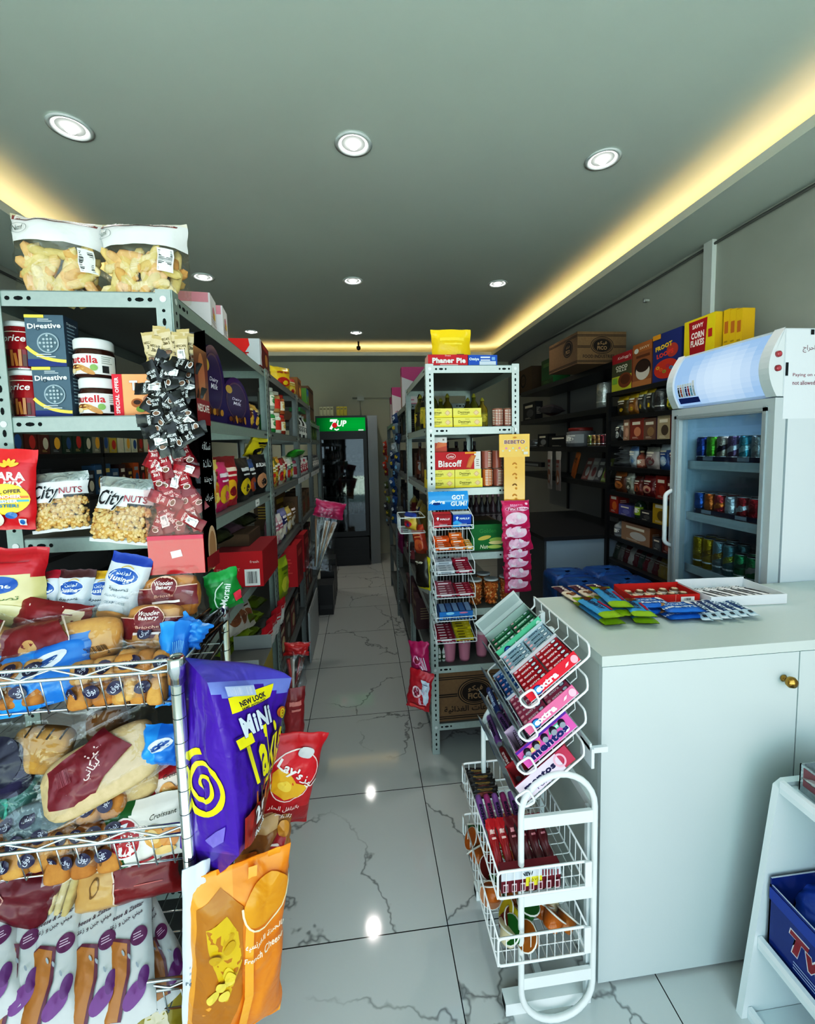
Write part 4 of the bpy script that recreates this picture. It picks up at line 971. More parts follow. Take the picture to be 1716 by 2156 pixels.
for i, (lab, band, px, py, y, ro, pt, s, base) in enumerate((
    ('white bread sachet with red top edge and blue oval, first in the row of four', 'a3233a', 100, 1265, 1.06, 3, 14, .95, 'b5814a'),
    ('white bread sachet with brown top edge and blue oval, second in the row', '4a262b', 158, 1262, 1.05, -3, 14, .95, 'a3722f'),
    ('white bread sachet with yellow top edge and blue oval, third in the row', 'd9a92c', 218, 1263, 1.07, -4, 14, .95, 'b5814a'),
    ('white bread sachet with blue top edge, tallest of the row, tilted', '1f3f96', 262, 1240, 1.03, -14, 10, 1.12, 'c9b48a'))):
    l, e = at(px, py, y, .145 * s, ro, rnd.uniform(-4, 6), pt)
    thing('bread_sachet', lab, 'bread sachet', l, e, 'white bread sachets on the top tier', mb=lusine(band, 20 + i, base=base, en=('APPLE', 'COCONUT', 'CHEESE', 'CREAM CHEESE')[i])).scale = (s, s, s)
l, e = at(18, 1243, 1.03, .19, -4, 12, 10)
def puff():
    w, h = .145, .19
    mb, F, B = pouch(w, h, .06, lambda a, b: 'b01828' if b > .42 - .5 * a * a * .3 else ('cfc48a' if b > -.55 else 'b98d50'), seed=31, wr=.007, nv=26)
    F.ell(-.01, h * .08, w * .3, h * .1, '1c4f9c'); F.text('lusine', -.01, h * .07, h * .055, 'f4f7fa', w=w * .42, bold=.03); F.text('تصبيرة', 0, -h * .08, h * .06, '3c5a2c', w=w * .5)
    F.ell(0, -h * .27, w * .36, h * .13, 'ddd6a4'); F.rect(-w * .3, h * .33, w * .3, h * .345, '8c0f1e')
    return mb
thing('bread_bag', 'red and cream bread bag with a blue oval at the far left', 'bread bag', l, e, mb=puff())

def wooden(label, px, py, y, w, h, ro, ya, pt, bread, seed, big=1):
    def paint(F, w, h):
        mr = '6a1620'
        F.rect(-w * .46, -h * .26, w * .46, h * .08, mr); F.ell(0, h * .08, w * .2, h * .19, 'd8b7a4'); F.ell(0, h * .075, w * .19, h * .18, mr); F.rect(-w * .46, h * .075, w * .46, h * .09, 'd8b7a4'); F.ell(0, h * .06, w * .185, h * .17, mr)
        F.text('Wooden', 0, h * .155, h * .072, 'f1e8e4', w=w * .27, shear=.2, bold=.02); F.text('Bakery', 0, h * .075, h * .078, 'f1e8e4', w=w * .25, shear=.2, bold=.02)
        F.text('Brioche', 0, -h * .06, h * .05, 'caa08f', w=w * .3); F.rect(-w * .2, -h * .19, w * .25, h * -.15, 'e4d5cf'); F.rect(w * .05, -h * .19, w * .25, -h * .15, 'f6f2ef')
    clearbag('bread_bag', label, 'bread bag', 'wooden bakery loaves on the top tier', w, h, .075, bread, paint, seed, place=at(px, py, y, h, ro, ya, pt))
wooden('clear loaf bag with a maroon arched label, upper of the two beside the red block', 362, 1243, 1.04, .15, .13, 3, 0, 12, lump(.125, .10, .06, 'bf7f3c', 3, cuts=3), 41)
wooden('clear loaf bag with a maroon arched label, lower of the two above the chrome wires', 330, 1306, .99, .15, .13, -2, 0, 14, lump(.125, .10, .06, 'c98f52', 4, cuts=3), 42)
def paint_maroon(F, w, h):
    F.poly([(-w * .5, -h * .34), (-w * .42, h * .4), (w * .02, h * .42), (w * .12, 0), (w * .05, -h * .42)], '6d141f'); F.ell(-w * .2, -h * .05, w * .07, h * .16, 'b58a5c'); F.strip([(w * .03, h * .42), (w * .13, 0), (w * .06, -h * .42)], h * .02, 'd9c0b2')
    F.bars(w * .12, -h * .42, w * .42, -h * .22, bg=None, col='5a4634', n=22)
clearbag('bread_bag', 'long loaf bag with a dark red printed end lying across the top tier', 'bread bag', None, .26, .12, .07, lump(.24, .095, .055, 'c79255', 7), paint_maroon, 43, place=at(135, 1350, .955, .12, 10, 0, 25))
clearbag('bread_bag', 'pale loaf bag with a dark red printed end, far left of the top tier', 'bread bag', None, .2, .11, .06, lump(.18, .085, .05, 'b9905f', 8), paint_maroon, 44, place=at(-10, 1350, .96, .11, -20, 0, 20))
l, e = at(110, 1305, 1.0, .09, -12, 0, 20); mb, F, B = pouch(.16, .085, .035, '7a1722', seed=45, wr=.008, seal=.04); F.rect(.03, -.03, .07, .03, 'd9c7a8'); F.strip([(.03, -.035), (.02, .035)], .002, 'e6d5c5'); F.strip([(-.045, -.03), (-.05, .03)], .002, 'e6d5c5')
thing('bread_bag', 'small dark red bread bag lying below the white sachets', 'bread bag', l, e, mb=mb)
# --- clear bags of buns with purple dots
def dots(seed, tint='231a3c'):
    def paint(F, w, h):
        r = random.Random(seed); nx = max(2, int(w / .042)); nz = max(2, int(h / .042))
        for i in range(nx):
            for j in range(nz):
                u = -w * .42 + w * .84 * (i + .5 * (j % 2) + .25) / nx; v = -h * .4 + h * .8 * (j + .5) / nz
                F.ell(u, v, .0145, .0125, tint, n=14, rot=r.uniform(-.5, .5)); F.text('يوق', u, v, .013, 'b9bccb', w=.017, rot=r.uniform(-1.5, 1.5))
    return paint
BUN = ('c08a4e', 'b57c42', 'cc9a5e', 'a86f3a')
for lab, px, py, y, w, h, ro, pt, nx, nz, sd in (
    ('clear bag of buns with purple dots, at the middle of the top lip', 225, 1425, .895, .15, .105, 6, 20, 3, 2, 51),
    ('clear bag of buns with purple dots, next to the blue bag on the top lip', 305, 1415, .90, .12, .12, -4, 20, 3, 2, 52),
    ('clear bag of buns with purple dots, behind the others below the lower loaf', 325, 1350, .965, .11, .10, -10, 16, 2, 2, 53),
    ('clear bag of buns with purple dots at the far left of the top lip', 30, 1435, .895, .15, .10, 5, 20, 3, 2, 54),
    ('clear bag of round buns with purple dots on the second tier', 190, 1745, .905, .17, .16, 5, 25, 3, 3, 55),
    ('clear bag of round buns with purple dots at the left of the second tier', 45, 1765, .90, .16, .13, 8, 25, 3, 2, 56)):
    clearbag('bun_bag', lab, 'bun bag', 'bun bags with purple dots', w, h, .06, buns(w * .86, h * .86, .05, nx, nz, BUN, sd), dots(sd), sd, place=at(px, py, y, h, ro, 0, pt))
# --- blue bags
def blue(label, px, py, y, w, h, ro, ya, pt, seed, white=True):
    def colf(a, b): return '1d6fc4' if a > -.2 else '2a86d8'
    mb, F, B = pouch(w, h, .05, colf, seed=seed, wr=.010, seal=.05)
    if white:
        F.ell(0, h * .12, w * .3, h * .14, 'dfe6ee', rot=.3); F.ell(0, h * .1, w * .22, h * .06, '274f8e', rot=.4)
    else:
        for k in range(7): F.rect(-w * .1 + w * .055 * k, -h * .12, -w * .08 + w * .055 * k, h * .28, '8fc4ee')
        F.text('BREAD', w * .12, -h * .4, h * .04, 'dfeaf5', w=w * .25)
    l, e = at(px, py, y, h, ro, ya, pt); thing('bread_bag', label, 'bread bag', l, e, 'blue bread bags', mb=mb)
blue('bright blue bread bag with white oval, lying behind the top lip wires', 100, 1418, .905, .17, .12, 14, 0, 25, 61)
blue('tall bright blue bag with a twisted top standing beside the front chrome post', 368, 1395, .92, .06, .17, -6, 20, 10, 62, False)
blue('crumpled blue bag end poking out on the second tier by the chrome post', 345, 1567, .93, .09, .085, -4, 0, 10, 63)
l, e = at(402, 1330, .955, .06, -30, 0, 10); mb, F, B = pouch(.07, .06, .04, '2b7cc9', seed=64, wr=.014, seal=.02); thing('bread_bag', 'scrunched blue bag neck above the front chrome post', 'bread bag', l, e, mb=mb)
# --- second tier
def paint_leb(F, w, h):
    F.poly([(-w * .4, -h * .26), (-w * .36, h * .2), (-w * .05, h * .3), (w * .1, h * .42), (w * .16, h * .3), (w * .3, 0), (w * .05, -h * .2), (-w * .1, -h * .42)], '6a1222'); F.text('خبز', w * .02, h * .13, h * .16, 'e0c9c4', w=w * .14, rot=.5); F.text('لبناني', -w * .02, -h * .05, h * .14, 'e0c9c4', w=w * .16, rot=.5); F.bars(-w * .32, -h * .1, -w * .16, h * .16, bg=None, col='8d4a55', n=12)
clearbag('flatbread_bag', 'large clear flatbread bag with a dark maroon label on the second tier', 'flatbread bag', None, .25, .15, .06, lump(.23, .125, .05, 'c8ad84', 71), paint_leb, 71, place=at(215, 1605, .93, .15, 24, 0, 30))
clearbag('flatbread_bag', 'clear bag of pale flatbread below the maroon labelled one', 'flatbread bag', None, .2, .10, .05, lump(.18, .085, .04, 'c2a67a', 72), None, 72, place=at(245, 1655, .945, .10, 18, 0, 25))
clearbag('bread_bag', 'clear bag of toasted bread pieces with small dark marks on the second tier', 'bread bag', None, .17, .12, .06, lump(.12, .09, .05, 'a87d3f', 73), lambda F, w, h: [F.strip([(w * (-.15 + .14 * k), h * .1), (w * (-.1 + .14 * k), h * .28)], .004, '2a2018') for k in range(4)], 73, place=at(95, 1560, .965, .12, -8, 0, 22))
clearbag('bread_bag', 'clear crinkled bag of dark bread under the top tier', 'bread bag', None, .15, .10, .05, lump(.08, .07, .045, '6b4419', 74), None, 74, place=at(225, 1510, 1.0, .10, 10, 0, 18))
clearbag('bread_bag', 'clear bag with a navy round label at the far left of the second tier', 'bread bag', None, .14, .14, .06, lump(.11, .11, .05, '2a2440', 75), lambda F, w, h: F.ell(0, 0, w * .33, h * .36, '14122c'), 75, place=at(15, 1600, .95, .14, 0, 0, 20))
l, e = at(10, 1700, .93, .12, 5, 0, 20); mb, F, B = pouch(.13, .11, .05, '0f5a52', seed=76, wr=.012); F.ell(0, 0, .03, .03, '1c8a78', inner=.8); thing('bread_bag', 'dark green bag at the far left of the second tier', 'bread bag', l, e, mb=mb)
l, e = at(-2, 1655, .94, .05, 5, 0, 20); mb, F, B = pouch(.10, .045, .03, '1d62a8', seed=77, wr=.01); thing('bread_bag', 'small blue bag above the dark green bag at far left', 'bread bag', l, e, mb=mb)
clearbag('bread_bag', 'crumpled clear bag of white rolls at the left of the second tier', 'bread bag', None, .2, .11, .05, lump(.13, .06, .035, '6d7a80', 78), None, 78, place=at(85, 1690, .915, .11, 12, 0, 25), wr=.016)
def seven(label, c1, px, py, y, ro, seed, s=1):
    w, h = .175, .12
    def colf(a, b): return c1 if a < -.35 + .12 * b else ('e8e6da' if c1 != '8f1622' else ('9c1a26' if b > .4 else 'e4d3c0'))
    mb, F, B = pouch(w, h, .05, colf, seed=seed, wr=.005, seal=.05, nu=26)
    F.ell(-w * .2, 0, w * .2, h * .32, 'f0e2de', rot=.3); F.ell(-w * .2, 0, w * .185, h * .29, '9c1523', rot=.3); F.text('7', -w * .215, .002, h * .42, 'e3edf2', w=w * .15, bold=.05, shear=.3, rot=.1); F.text('DAYS', -w * .135, -h * .03, h * .075, 'f3efec', w=w * .12, rot=1.15, bold=.03); F.strip([(-w * .26, -h * .2), (-w * .22, -h * .25), (-w * .05, h * .1)], .003, 'f3efec')
    F.ell(w * .16, -h * .06, w * .11, h * .2, 'd08f45', rot=.5); F.ell(w * .15, -h * .05, w * .06, h * .13, 'e6bb7b', rot=.5); F.ell(w * .33, -h * .12, w * .1, h * .18, 'c98040', rot=-.3); F.ell(w * .25, -h * .32, w * .12, h * .08, 'e3b878'); F.text('Croissant', w * .27, h * .24, h * .08, '3a2a20', w=w * .3, shear=.3)
    F.strip(bez((-w * .05, -h * .4), (w * .05, -h * .43), (w * .12, -h * .38), 5), .006, '9c1523')
    l, e = at(px, py, y, h, ro, 0, 18); o = thing('croissant_bag', label, 'croissant bag', l, e, 'croissant bags on the second tier', mb=mb); o.scale = (s, s, s)
seven('red croissant bag with a round red 7 badge, above the green one', '8f1622', 340, 1655, .955, 14, 81, .92)
seven('green and cream croissant bag with a round red 7 badge', '1c5a2b', 310, 1745, .90, 8, 82)
# --- third tier
l, e = at(270, 1845, .955, .10, 6, 0, 20)
mb, F, B = pouch(.23, .10, .06, lambda a, b: '6f1418' if a > -.15 else 'b98e58', seed=91, wr=.006, seal=.04, nu=26); F.strip(bez((-.02, -.045), (-.005, 0), (-.028, .045), 8), .003, 'd9c2ae'); F.ell(-.06, .005, .01, .02, '7a5a34', inner=.8, rot=-.4); F.strip([(-.01, -.005), (.09, -.012)], .002, 'a85048'); F.text('Stix', .0, .035, .012, 'c99', w=.03)
thing('bread_bag', 'dark red and gold bread bag at the back of the third tier', 'bread bag', l, e, mb=mb)
clearbag('flatbread_bag', 'clear bag of folded pale flatbread standing on the third tier', 'flatbread bag', None, .10, .13, .05, buns(.085, .11, .045, 5, 1, ('b8a272', 'a8925f', 'c4b084'), 92), None, 92, place=at(130, 1850, .955, .13, -14, 0, 16))
l, e = at(35, 1868, .94, .13, -24, 0, 18); mb, F, B = pouch(.18, .12, .05, '5f1220', seed=93, wr=.008); F.ell(-.02, -.01, .018, .018, 'b58a80', inner=.85); F.strip([(.06, -.055), (.05, .05)], .003, 'c9a89c'); thing('bread_bag', 'dark maroon bread bag with a ring mark at the left of the third tier', 'bread bag', l, e, mb=mb)
def sandwich(seed):
    w, h = .095, .255
    mb, F, B = pouch(w, h, .04, 'b4b8b8', back='a9a6a2', seed=seed, wr=.004, seal=.035, nv=26)
    F.ell(0, h * .415, w * .36, h * .05, '2a1620'); F.text('L\'usine', 0, h * .415, h * .022, 'b9a9b0', w=w * .4); F.text('Cheese & Zaatar', 0, h * .2, h * .03, '4a3440', w=w * .75, shear=.3, bold=.02, rot=.03); F.text('ميني جبن و زعتر', 0, h * .14, h * .045, '4a3440', w=w * .7, rot=.05)
    F.ell(w * .28, h * .0, w * .17, h * .06, '5c1f50'); F.lines(w * .17, -h * .02, w * .38, h * .03, 'c9b4c4', 3)
    F.poly([(-w * .5, -h * .4), (-w * .46, h * .02), (-w * .2, h * .06), (w * .12, 0), (w * .1, -h * .2), (-w * .12, -h * .44)], '5a1f38'); F.poly([(-w * .5, -h * .4), (-w * .46, h * .02), (-w * .22, h * .045), (w * .06, -.004), (w * .03, -h * .2), (-w * .18, -h * .43)], '9a642c')
    F.ell(w * .16, -h * .34, w * .24, h * .06, '6a2f72', rot=.5); F.ell(w * .34, -h * .27, w * .1, h * .07, '5b2564', rot=-.3)
    for u, v in ((-.2, .3), (.2, .29), (.1, -.1), (.25, -.18), (-.02, -.06)): F.ell(w * u, h * v, .002, .006, '8a8f96', rot=.4, n=8)
    return mb
KS = Kind(lambda: thing('sandwich_bag', '', 'sandwich bag', group='white and purple sandwich bags', mb=sandwich(95)))
for px, py, y, ro, lab in ((272, 1985, .905, 20, 'rightmost and topmost of the row'), (205, 1995, .90, 21, 'second from the bare wires, half covered'), (118, 2000, .895, 19, 'third from the bare wires'), (42, 1995, .90, 24, 'fourth from the bare wires, in shadow'), (-18, 1990, .895, 28, 'cut off at the far left')):
    l, e = at(px, py, y, .255, ro, 0, 52); KS(l, e, 'white and purple sandwich bag on the third tier, ' + lab, None, (1.02, 1, 1))
l, e = at(318, 1975, .93, .24, 22, 25, 45); KS(l, e, 'white and purple sandwich bag turned on edge beside the bare wires', None, (.8, .8, .9))
# --- lowest tier, seen through the wires
for px, py, c, lab in ((330, 2135, '8a7a22', 'yellow-green snack bag on the lowest tier under the bare wires'), (205, 2135, 'b9b4bb', 'pale purple-marked bag on the lowest tier'), (90, 2150, '8f8a80', 'grey bread bag on the lowest tier')):
    l, e = at(px, py, .95, .13, 6, 0, 30); mb, F, B = pouch(.14, .12, .05, c, seed=px, wr=.01); F.ell(.01, 0, .03, .03, '5b2564' if px == 205 else 'c9c2a0'); thing('snack_bag', lab, 'snack bag', l, e, mb=mb)
# --- bunch of dark hair clips hanging by the back post, green wafer pouch
l, e = at(470, 1240, 1.13, .11, 8, 30, 0); mb, F, B = pouch(.085, .105, .03, lambda a, b: '0f7a35' if b < .55 else '149044', seed=101, wr=.006, seal=.05); F.strip(bez((-.02, -.045), (-.045, .0), (.0, .025), 8), .003, 'dff0e2'); F.text('Morsni', .0, -.008, .018, 'eef6ee', w=.055, rot=1.2, bold=.02); F.rect(.02, -.035, .04, -.01, 'c9344a', rot=.2)
thing('snack_pouch', 'green snack pouch with white writing hanging by the back chrome post', 'snack pouch', l, e, mb=mb)
r = random.Random(4); mb = MB()
a = ony(455, 1290, 1.12)
for k in range(26):
    t = r.uniform(.03, .13); d = Vector((-.09 - .05 * r.random(), -.0 + r.uniform(-.03, .03), -.09 - .07 * r.random())); p = a + Vector((r.uniform(-.015, .03), r.uniform(-.02, .02), r.uniform(-.02, .02))); mb.tube([p, p + d * .5 + Vector((0, 0, .01)), p + d], .0022, r.choice(('1b1614', '2b2420', '6b4a34', '8d8f92', '3a2018')), 'foil', 5)
thing('clip_bundle', 'hanging bundle of dark thin clip strips beside the back chrome post', 'clips', mb=mb, group=None)['kind'] = 'stuff'
# ================================================================== large snack bags hung on the rack's aisle side
def frame_to(p0, p1, p2):
    """matrix whose x runs p0->p1 (width), z up p0->p2 (height)"""
    x = (p1 - p0).normalized(); z = (p2 - p0); z = (z - x * z.dot(x)).normalized(); y = z.cross(x)
    return Matrix((x, y, z)).transposed(), (p1 - p0).length, (p2 - p0).length
# purple bag: a gusset side with the spiral faces the viewer, the printed front is turned to the aisle
PU, PU2, YE = '4a1a94', '3a1280', 'f0e21a'
W_, H_, T_ = .21, .40, .125
EDGE = Vector((.010, -.004, 0))
def patch(tl, tr, br, bl, bulge, seed, wr=.006, ek=0):
    nrm = ((tr - tl).cross(bl - tl)).normalized(); nrm = nrm if nrm.y < 0 else -nrm
    def fn(u, v, h=0):
        uu, vv = min(1, max(0, u)), min(1, max(0, v)); p = (bl * (1 - u) + br * u) * (1 - v) + (tl * (1 - u) + tr * u) * v
        p = p + EDGE * (4 * vv * (1 - vv)) ** .8 * (uu if ek > 0 else 1 - uu)
        e = min(1, 6 * uu * (1 - uu)) * min(1, 8 * vv * (1 - vv)) ** .5
        n = pnoise((u * 3 + seed, v * 6, seed)) + .6 * pnoise((u * 9 + seed, v * 3.5 - seed, 2)) + .35 * pnoise((u * 17, v * 9, seed))
        return p + nrm * (bulge * (4 * uu * (1 - uu)) ** .7 * (4 * vv * (1 - vv)) ** .45 + wr * n * e + h)
    return fn
gtl, gtr, gbr, gbl = ony(388, 1384, .885), ony(436, 1437, .81), ony(503, 1802, .80), ony(379, 1785, .87)
ftr, fbr = ony(614, 1427, .98), ony(538, 1752, .965)
tip = ony(452, 1846, .85)
G = patch(gtl, gtr, gbr, gbl, .008, 3.1, ek=1); Fp = patch(gtr, ftr, fbr, gbr, .022, 8.4, ek=-1)
o0 = ony(470, 1840, .90)
lo = lambda f: (lambda u, v: f(u, v) - o0)
mb = MB()
mb.grid(lo(G), 26, 44, PU, 'film'); mb.grid(lo(Fp), 34, 44, lambda u, v: '7a84cc' if v > .94 - .03 * sin(u * 9) else PU, 'film')
bk = lambda u, v: (ftr * (1 - u) + gtl * u) * v + (fbr * (1 - u) + gbl * u) * (1 - v) + Vector((.01, .045, 0)) * sin(pi * u) * (.3 + .7 * sin(pi * v)) - o0
mb.grid(bk, 10, 16, PU2, 'film')
mb.grid(lambda u, v: (Fp(u, 1) - o0) * (1 - v) + bk(1 - u, 1) * v + Vector((0, 0, .018)) * sin(pi * v) * sin(pi * u) ** .5, 12, 6, '5a50b4', 'film')
bot = [G(k / 10, 0) - o0 for k in range(11)] + [Fp(k / 10, 0) - o0 for k in range(1, 11)] + [bk(k / 8, 0) for k in range(1, 8)]
for k in range(len(bot)):
    a_, b_ = bot[k], bot[(k + 1) % len(bot)]; t_ = tip - o0; m1, m2 = a_ * .45 + t_ * .55 + Vector((0, 0, -.004)), b_ * .45 + t_ * .55 + Vector((0, 0, -.004))
    mb.face([b_, a_, m1, m2], PU2, 'film', True); mb.face([m2, m1, t_], PU2, 'film', True)
Ft = CV(mb, lambda u, v, h: Fp(u / W_ + .5, v / H_ + .5, h) - o0, 'film', step=.012, h=.0012, lift=.0006)
Gt = CV(mb, lambda u, v, h: G(u / T_ + .5, v / H_ + .5, h) - o0, 'film', step=.008, h=.0012, lift=.0006)
sp = []
for k in range(80):
    t = k / 79; a = 4.4 - t * 2 * pi * 2.45; rr = .05 + .95 * t ** .85; sp.append((.006 + rr * cos(a) * .055, -.045 + rr * .075 * sin(a)))
Gt.strip(sp, lambda t: .007 + .0065 * t, YE)
Gt.poly([(.0, -.17), (.025, -.145), (.045, -.13), (.04, -.165), (.015, -.185)], '7a68c4')
Ft.poly([(-.074, .128), (.036, .158), (.045, .19), (-.076, .164)], YE); Ft.text('NEW LOOK', -.018, .158, .013, '2a1a3c', w=.075, rot=.26, bold=.04); Ft.text('SAME INTENSITY', -.017, .146, .006, '2a1a3c', w=.072, rot=.26, bold=.02)
Ft.text('MiNi', -.014, .108, .046, 'dfe9f4', w=.10, rot=.28, bold=.04, shear=.1, outline='2a1266')
Ft.text('Takis', .018, .036, .125, YE, w=.168, rot=.32, bold=.03, shear=-.05, outline='3a1280', ow=.03)
Ft.ell(.075, .118, .018, .014, 'b5652a'); s2 = [(.078 + (.002 + .011 * k / 24) * cos(1 + k * .5), .116 + (.002 + .013 * k / 24) * sin(1 + k * .5)) for k in range(25)]; Ft.strip(s2, .0028, YE)
Ft.poly([(.02, -.035), (.022, -.052), (.09, -.012), (.096, .006)], YE); Ft.text('FUEGO', .062, -.024, .013, '3a1a5c', w=.055, rot=.5, bold=.04)
Ft.poly([(-.09, -.185), (-.085, -.11), (-.02, -.085), (.02, -.075), (.0, -.185)], 'a8261f'); Ft.poly([(.0, -.185), (.02, -.075), (.09, -.05), (.1, -.18)], '7a3a1c')
for k in range(7): Ft.strip([(-.03 + .018 * k, -.055 + .012 * (k % 3)), (-.024 + .018 * k, -.085 + .012 * (k % 3))], .008, ('c9742c', '5a4a2c', 'b5381f')[k % 3])
Ft.text('25', -.012, -.105, .045, 'f2f2f2', w=.06, rot=.35, bold=.05, outline='1a1a1a'); Ft.text('SINGLES', -.006, -.148, .016, 'f2f2f2', w=.075, rot=.4, bold=.04, outline='1a1a1a')
Ft.bars(-.085, .17, -.02, .192, n=18, bg='aab4dc', col='c9d0e8')
thing('hanging_snack_bag', 'large purple snack bag with a yellow spiral on its side, hung on the chrome rack', 'snack bag', o0, mb=mb)

def bigbag(name, label, px, py, y, w, h, t, colf, paint, ro, ya, pt, seed, wr=.008, seal=.05, m='film', cat='snack bag'):
    mb, F, B = pouch(w, h, t, colf, seed=seed, wr=wr, seal=seal, nu=22, nv=30, m=m); F.lift = .0006
    paint(F, w, h); l, e = at(px, py, y, h, ro, ya, pt)
    return thing(name, label, cat, l, e, mb=mb)
def p_chili(F, w, h):
    pts = [(w * (.02 + .4 * cos(a) * (1 + .08 * sin(3 * a))), h * (.13 + .255 * sin(a))) for a in [2 * pi * k / 30 for k in range(30)]]
    F.poly(pts, 'c4202c'); F.strip(pts, w * .018, 'e8d5cc', closed=True)
    F.poly([(w * (-.36 + .0), h * .16), (w * -.3, h * .0), (w * -.05, -h * .1), (w * .2, -h * .1), (w * .34, h * .02), (w * .1, h * .06), (w * -.1, h * .2), (w * -.25, h * .24)], 'e0a62a'); F.ell(-w * .1, h * .05, w * .15, h * .045, 'f0c552', rot=-.5)
    F.text("Lay's", -w * .06, h * .2, h * .115, 'f4ece6', w=w * .5, rot=-.5, bold=.03); F.text('ليز', w * .3, h * .07, h * .1, 'f4ece6', w=w * .3, rot=-.6)
    F.text('بالفلفل الحار', 0, -h * .2, h * .055, 'f0e0d8', w=w * .55, rot=-.1); F.text('Chili', 0, -h * .29, h * .075, 'f0e0d8', w=w * .3, rot=-.1)
    F.ell(w * .15, h * .36, w * .14, h * .05, 'b9b9ba')
bigbag('hanging_crisp_bag', 'red chili crisp bag with a white outlined yellow patch, hung behind the purple bag', 604, 1640, 1.07, .16, .25, .07, lambda a, b: 'b31a25' if b > -.5 else '97151f', p_chili, -16, 18, -4, 111)
def p_small(F, w, h):
    F.poly([(w * -.12, -h * .42), (-w * .2, -h * .2), (w * .25, h * .3), (w * .34, h * .1)], 'a31a2a'); F.text('ليز', w * .08, -h * .02, h * .2, 'f0e0da', w=w * .3, rot=.9, bold=.02); F.ell(w * .25, -h * .25, w * .2, h * .12, 'd98f2a'); F.rect(-w * .3, h * .28, w * .2, h * .44, 'c9a67a'); F.ell(-w * .25, -h * .1, w * .12, h * .18, 'b5651f'); F.ell(w * .3, h * .25, w * .12, h * .12, 'cf9440')
bigbag('hanging_crisp_bag', 'brown and orange crisp bag folded between the purple and cheese bags', 556, 1775, 1.03, .13, .17, .06, lambda a, b: '9c6a3a' if b > .1 else 'c07c2a', p_small, -8, 22, 0, 112, .012)
def p_cheese(F, w, h):
    F.poly([(-w * .45, -h * .2), (-w * .42, h * .38), (-w * .2, h * .44), (w * .0, h * .36), (w * .02, -h * .1), (-w * .1, -h * .3), (-w * .3, -h * .44)], 'a86a1a')
    r = random.Random(6)
    F.poly([(-w * .34, h * .3), (-w * .28, h * .1), (-w * .22, -.0), (-w * .16, -h * .12), (-w * .06, -h * .02), (w * .0, h * .1), (-w * .04, h * .24), (-w * .15, h * .34)], 'cfa41f')
    for k in range(9): F.ell(-w * .2 + r.uniform(-.1, .12) * w, h * r.uniform(-.1, .3), w * .06, h * .025, r.choice(('dcbb3a', 'c0921a', 'e3c651')), rot=r.uniform(-1, 1))
    F.ell(w * .24, h * .34, w * .24, h * .1, 'd98a1c'); F.strip([(w * (.24 + .25 * cos(a)), h * (.36 + .14 * sin(a))) for a in [pi + pi * k / 12 for k in range(13)]], .004, 'f2e2b8')
    F.text('بالجبنة الفرنسية', w * .24, h * .17, h * .036, 'f6e9d6', w=w * .42); F.text('French Cheese', w * .24, h * .11, h * .036, 'f6e9d6', w=w * .44)
    F.ell(-w * .12, -h * .36, w * .07, h * .07, 'e0b35a', rot=.3); F.ell(-w * .12, -h * .36, w * .055, h * .055, 'c98a2a', rot=.3); F.text('1.95', -w * .12, -h * .36, h * .022, '6b3a10', w=w * .07, rot=1.2)
    F.strip([(w * .1, h * .48), (w * .07, h * .2), (w * .08, -h * .1), (w * .03, -h * .4)], lambda t: .018, 'f09a35'); F.text('كاملة', -w * .3, -h * .44, h * .03, '5a2a10', w=w * .14, rot=.4)
bigbag('hanging_crisp_bag', 'tall orange cheese crisp bag hanging lowest in front of the purple bag', 500, 2000, .86, .20, .42, .10, lambda a, b: 'e2801c' if a > -.2 else 'ea9433', p_cheese, -5, 22, -4, 113, .012, .04)
l, e = at(412, 1990, .83, .36, -3, 30, -3)
mb, F, B = pouch(.05, .36, .03, 'dde4ea', seed=114, wr=.004, seal=.02); F.lines(-.015, -.14, .015, -.02, '9aa3ad', 9); F.ell(.003, .095, .003, .003, '222'); F.ell(.004, .02, .003, .003, '7a1f2a'); F.text('reto', -.01, -.06, .008, '5b6470')
thing('hanging_crisp_bag', 'white printed back edge of a crisp bag beside the chrome post', 'crisp bag', l, e, mb=mb)
# ================================================================== things on the aisle side of the left shelving
def proj(x, y, z):
    z -= EYE; c = [r[0] * x + r[1] * y + r[2] * z for r in CAM]; return 858 + 900 * c[0] / c[2], 1015.3 + 900 * c[1] / c[2]
def yx(px, z, x):
    """depth at which height z on the upright plane x shows at column px"""
    a, b = .7, 9.0
    inc = proj(x, a, z)[0] < proj(x, b, z)[0]
    for _ in range(40):
        m = (a + b) / 2
        if (proj(x, m, z)[0] < px) == inc: a = m
        else: b = m
    return (a + b) / 2
def generic_bag(w, h, t, col, band, patch, txt=None, tc='f2efe8', seed=1, m='film', ell=None):
    mb, F, B = pouch(w, h, t, (lambda a, b: band if b > .5 else col) if band else col, m=m, seed=seed, wr=.006, seal=.06, nu=10, nv=14, foot=.25)
    if patch: F.ell(0, -h * .16, w * .34, h * .2, patch, n=16); F.ell(w * .08, -h * .2, w * .16, h * .1, band or tc, n=12)
    if ell: F.ell(0, h * .25, w * .3, h * .12, ell, n=14)
    if txt: F.text(txt, 0, h * .24, h * .1, tc, w=w * .66, bold=.04)
    else: F.rect(-w * .3, h * .2, w * .3, h * .28, tc); F.rect(-w * .2, h * .1, w * .25, h * .14, tc)
    return mb
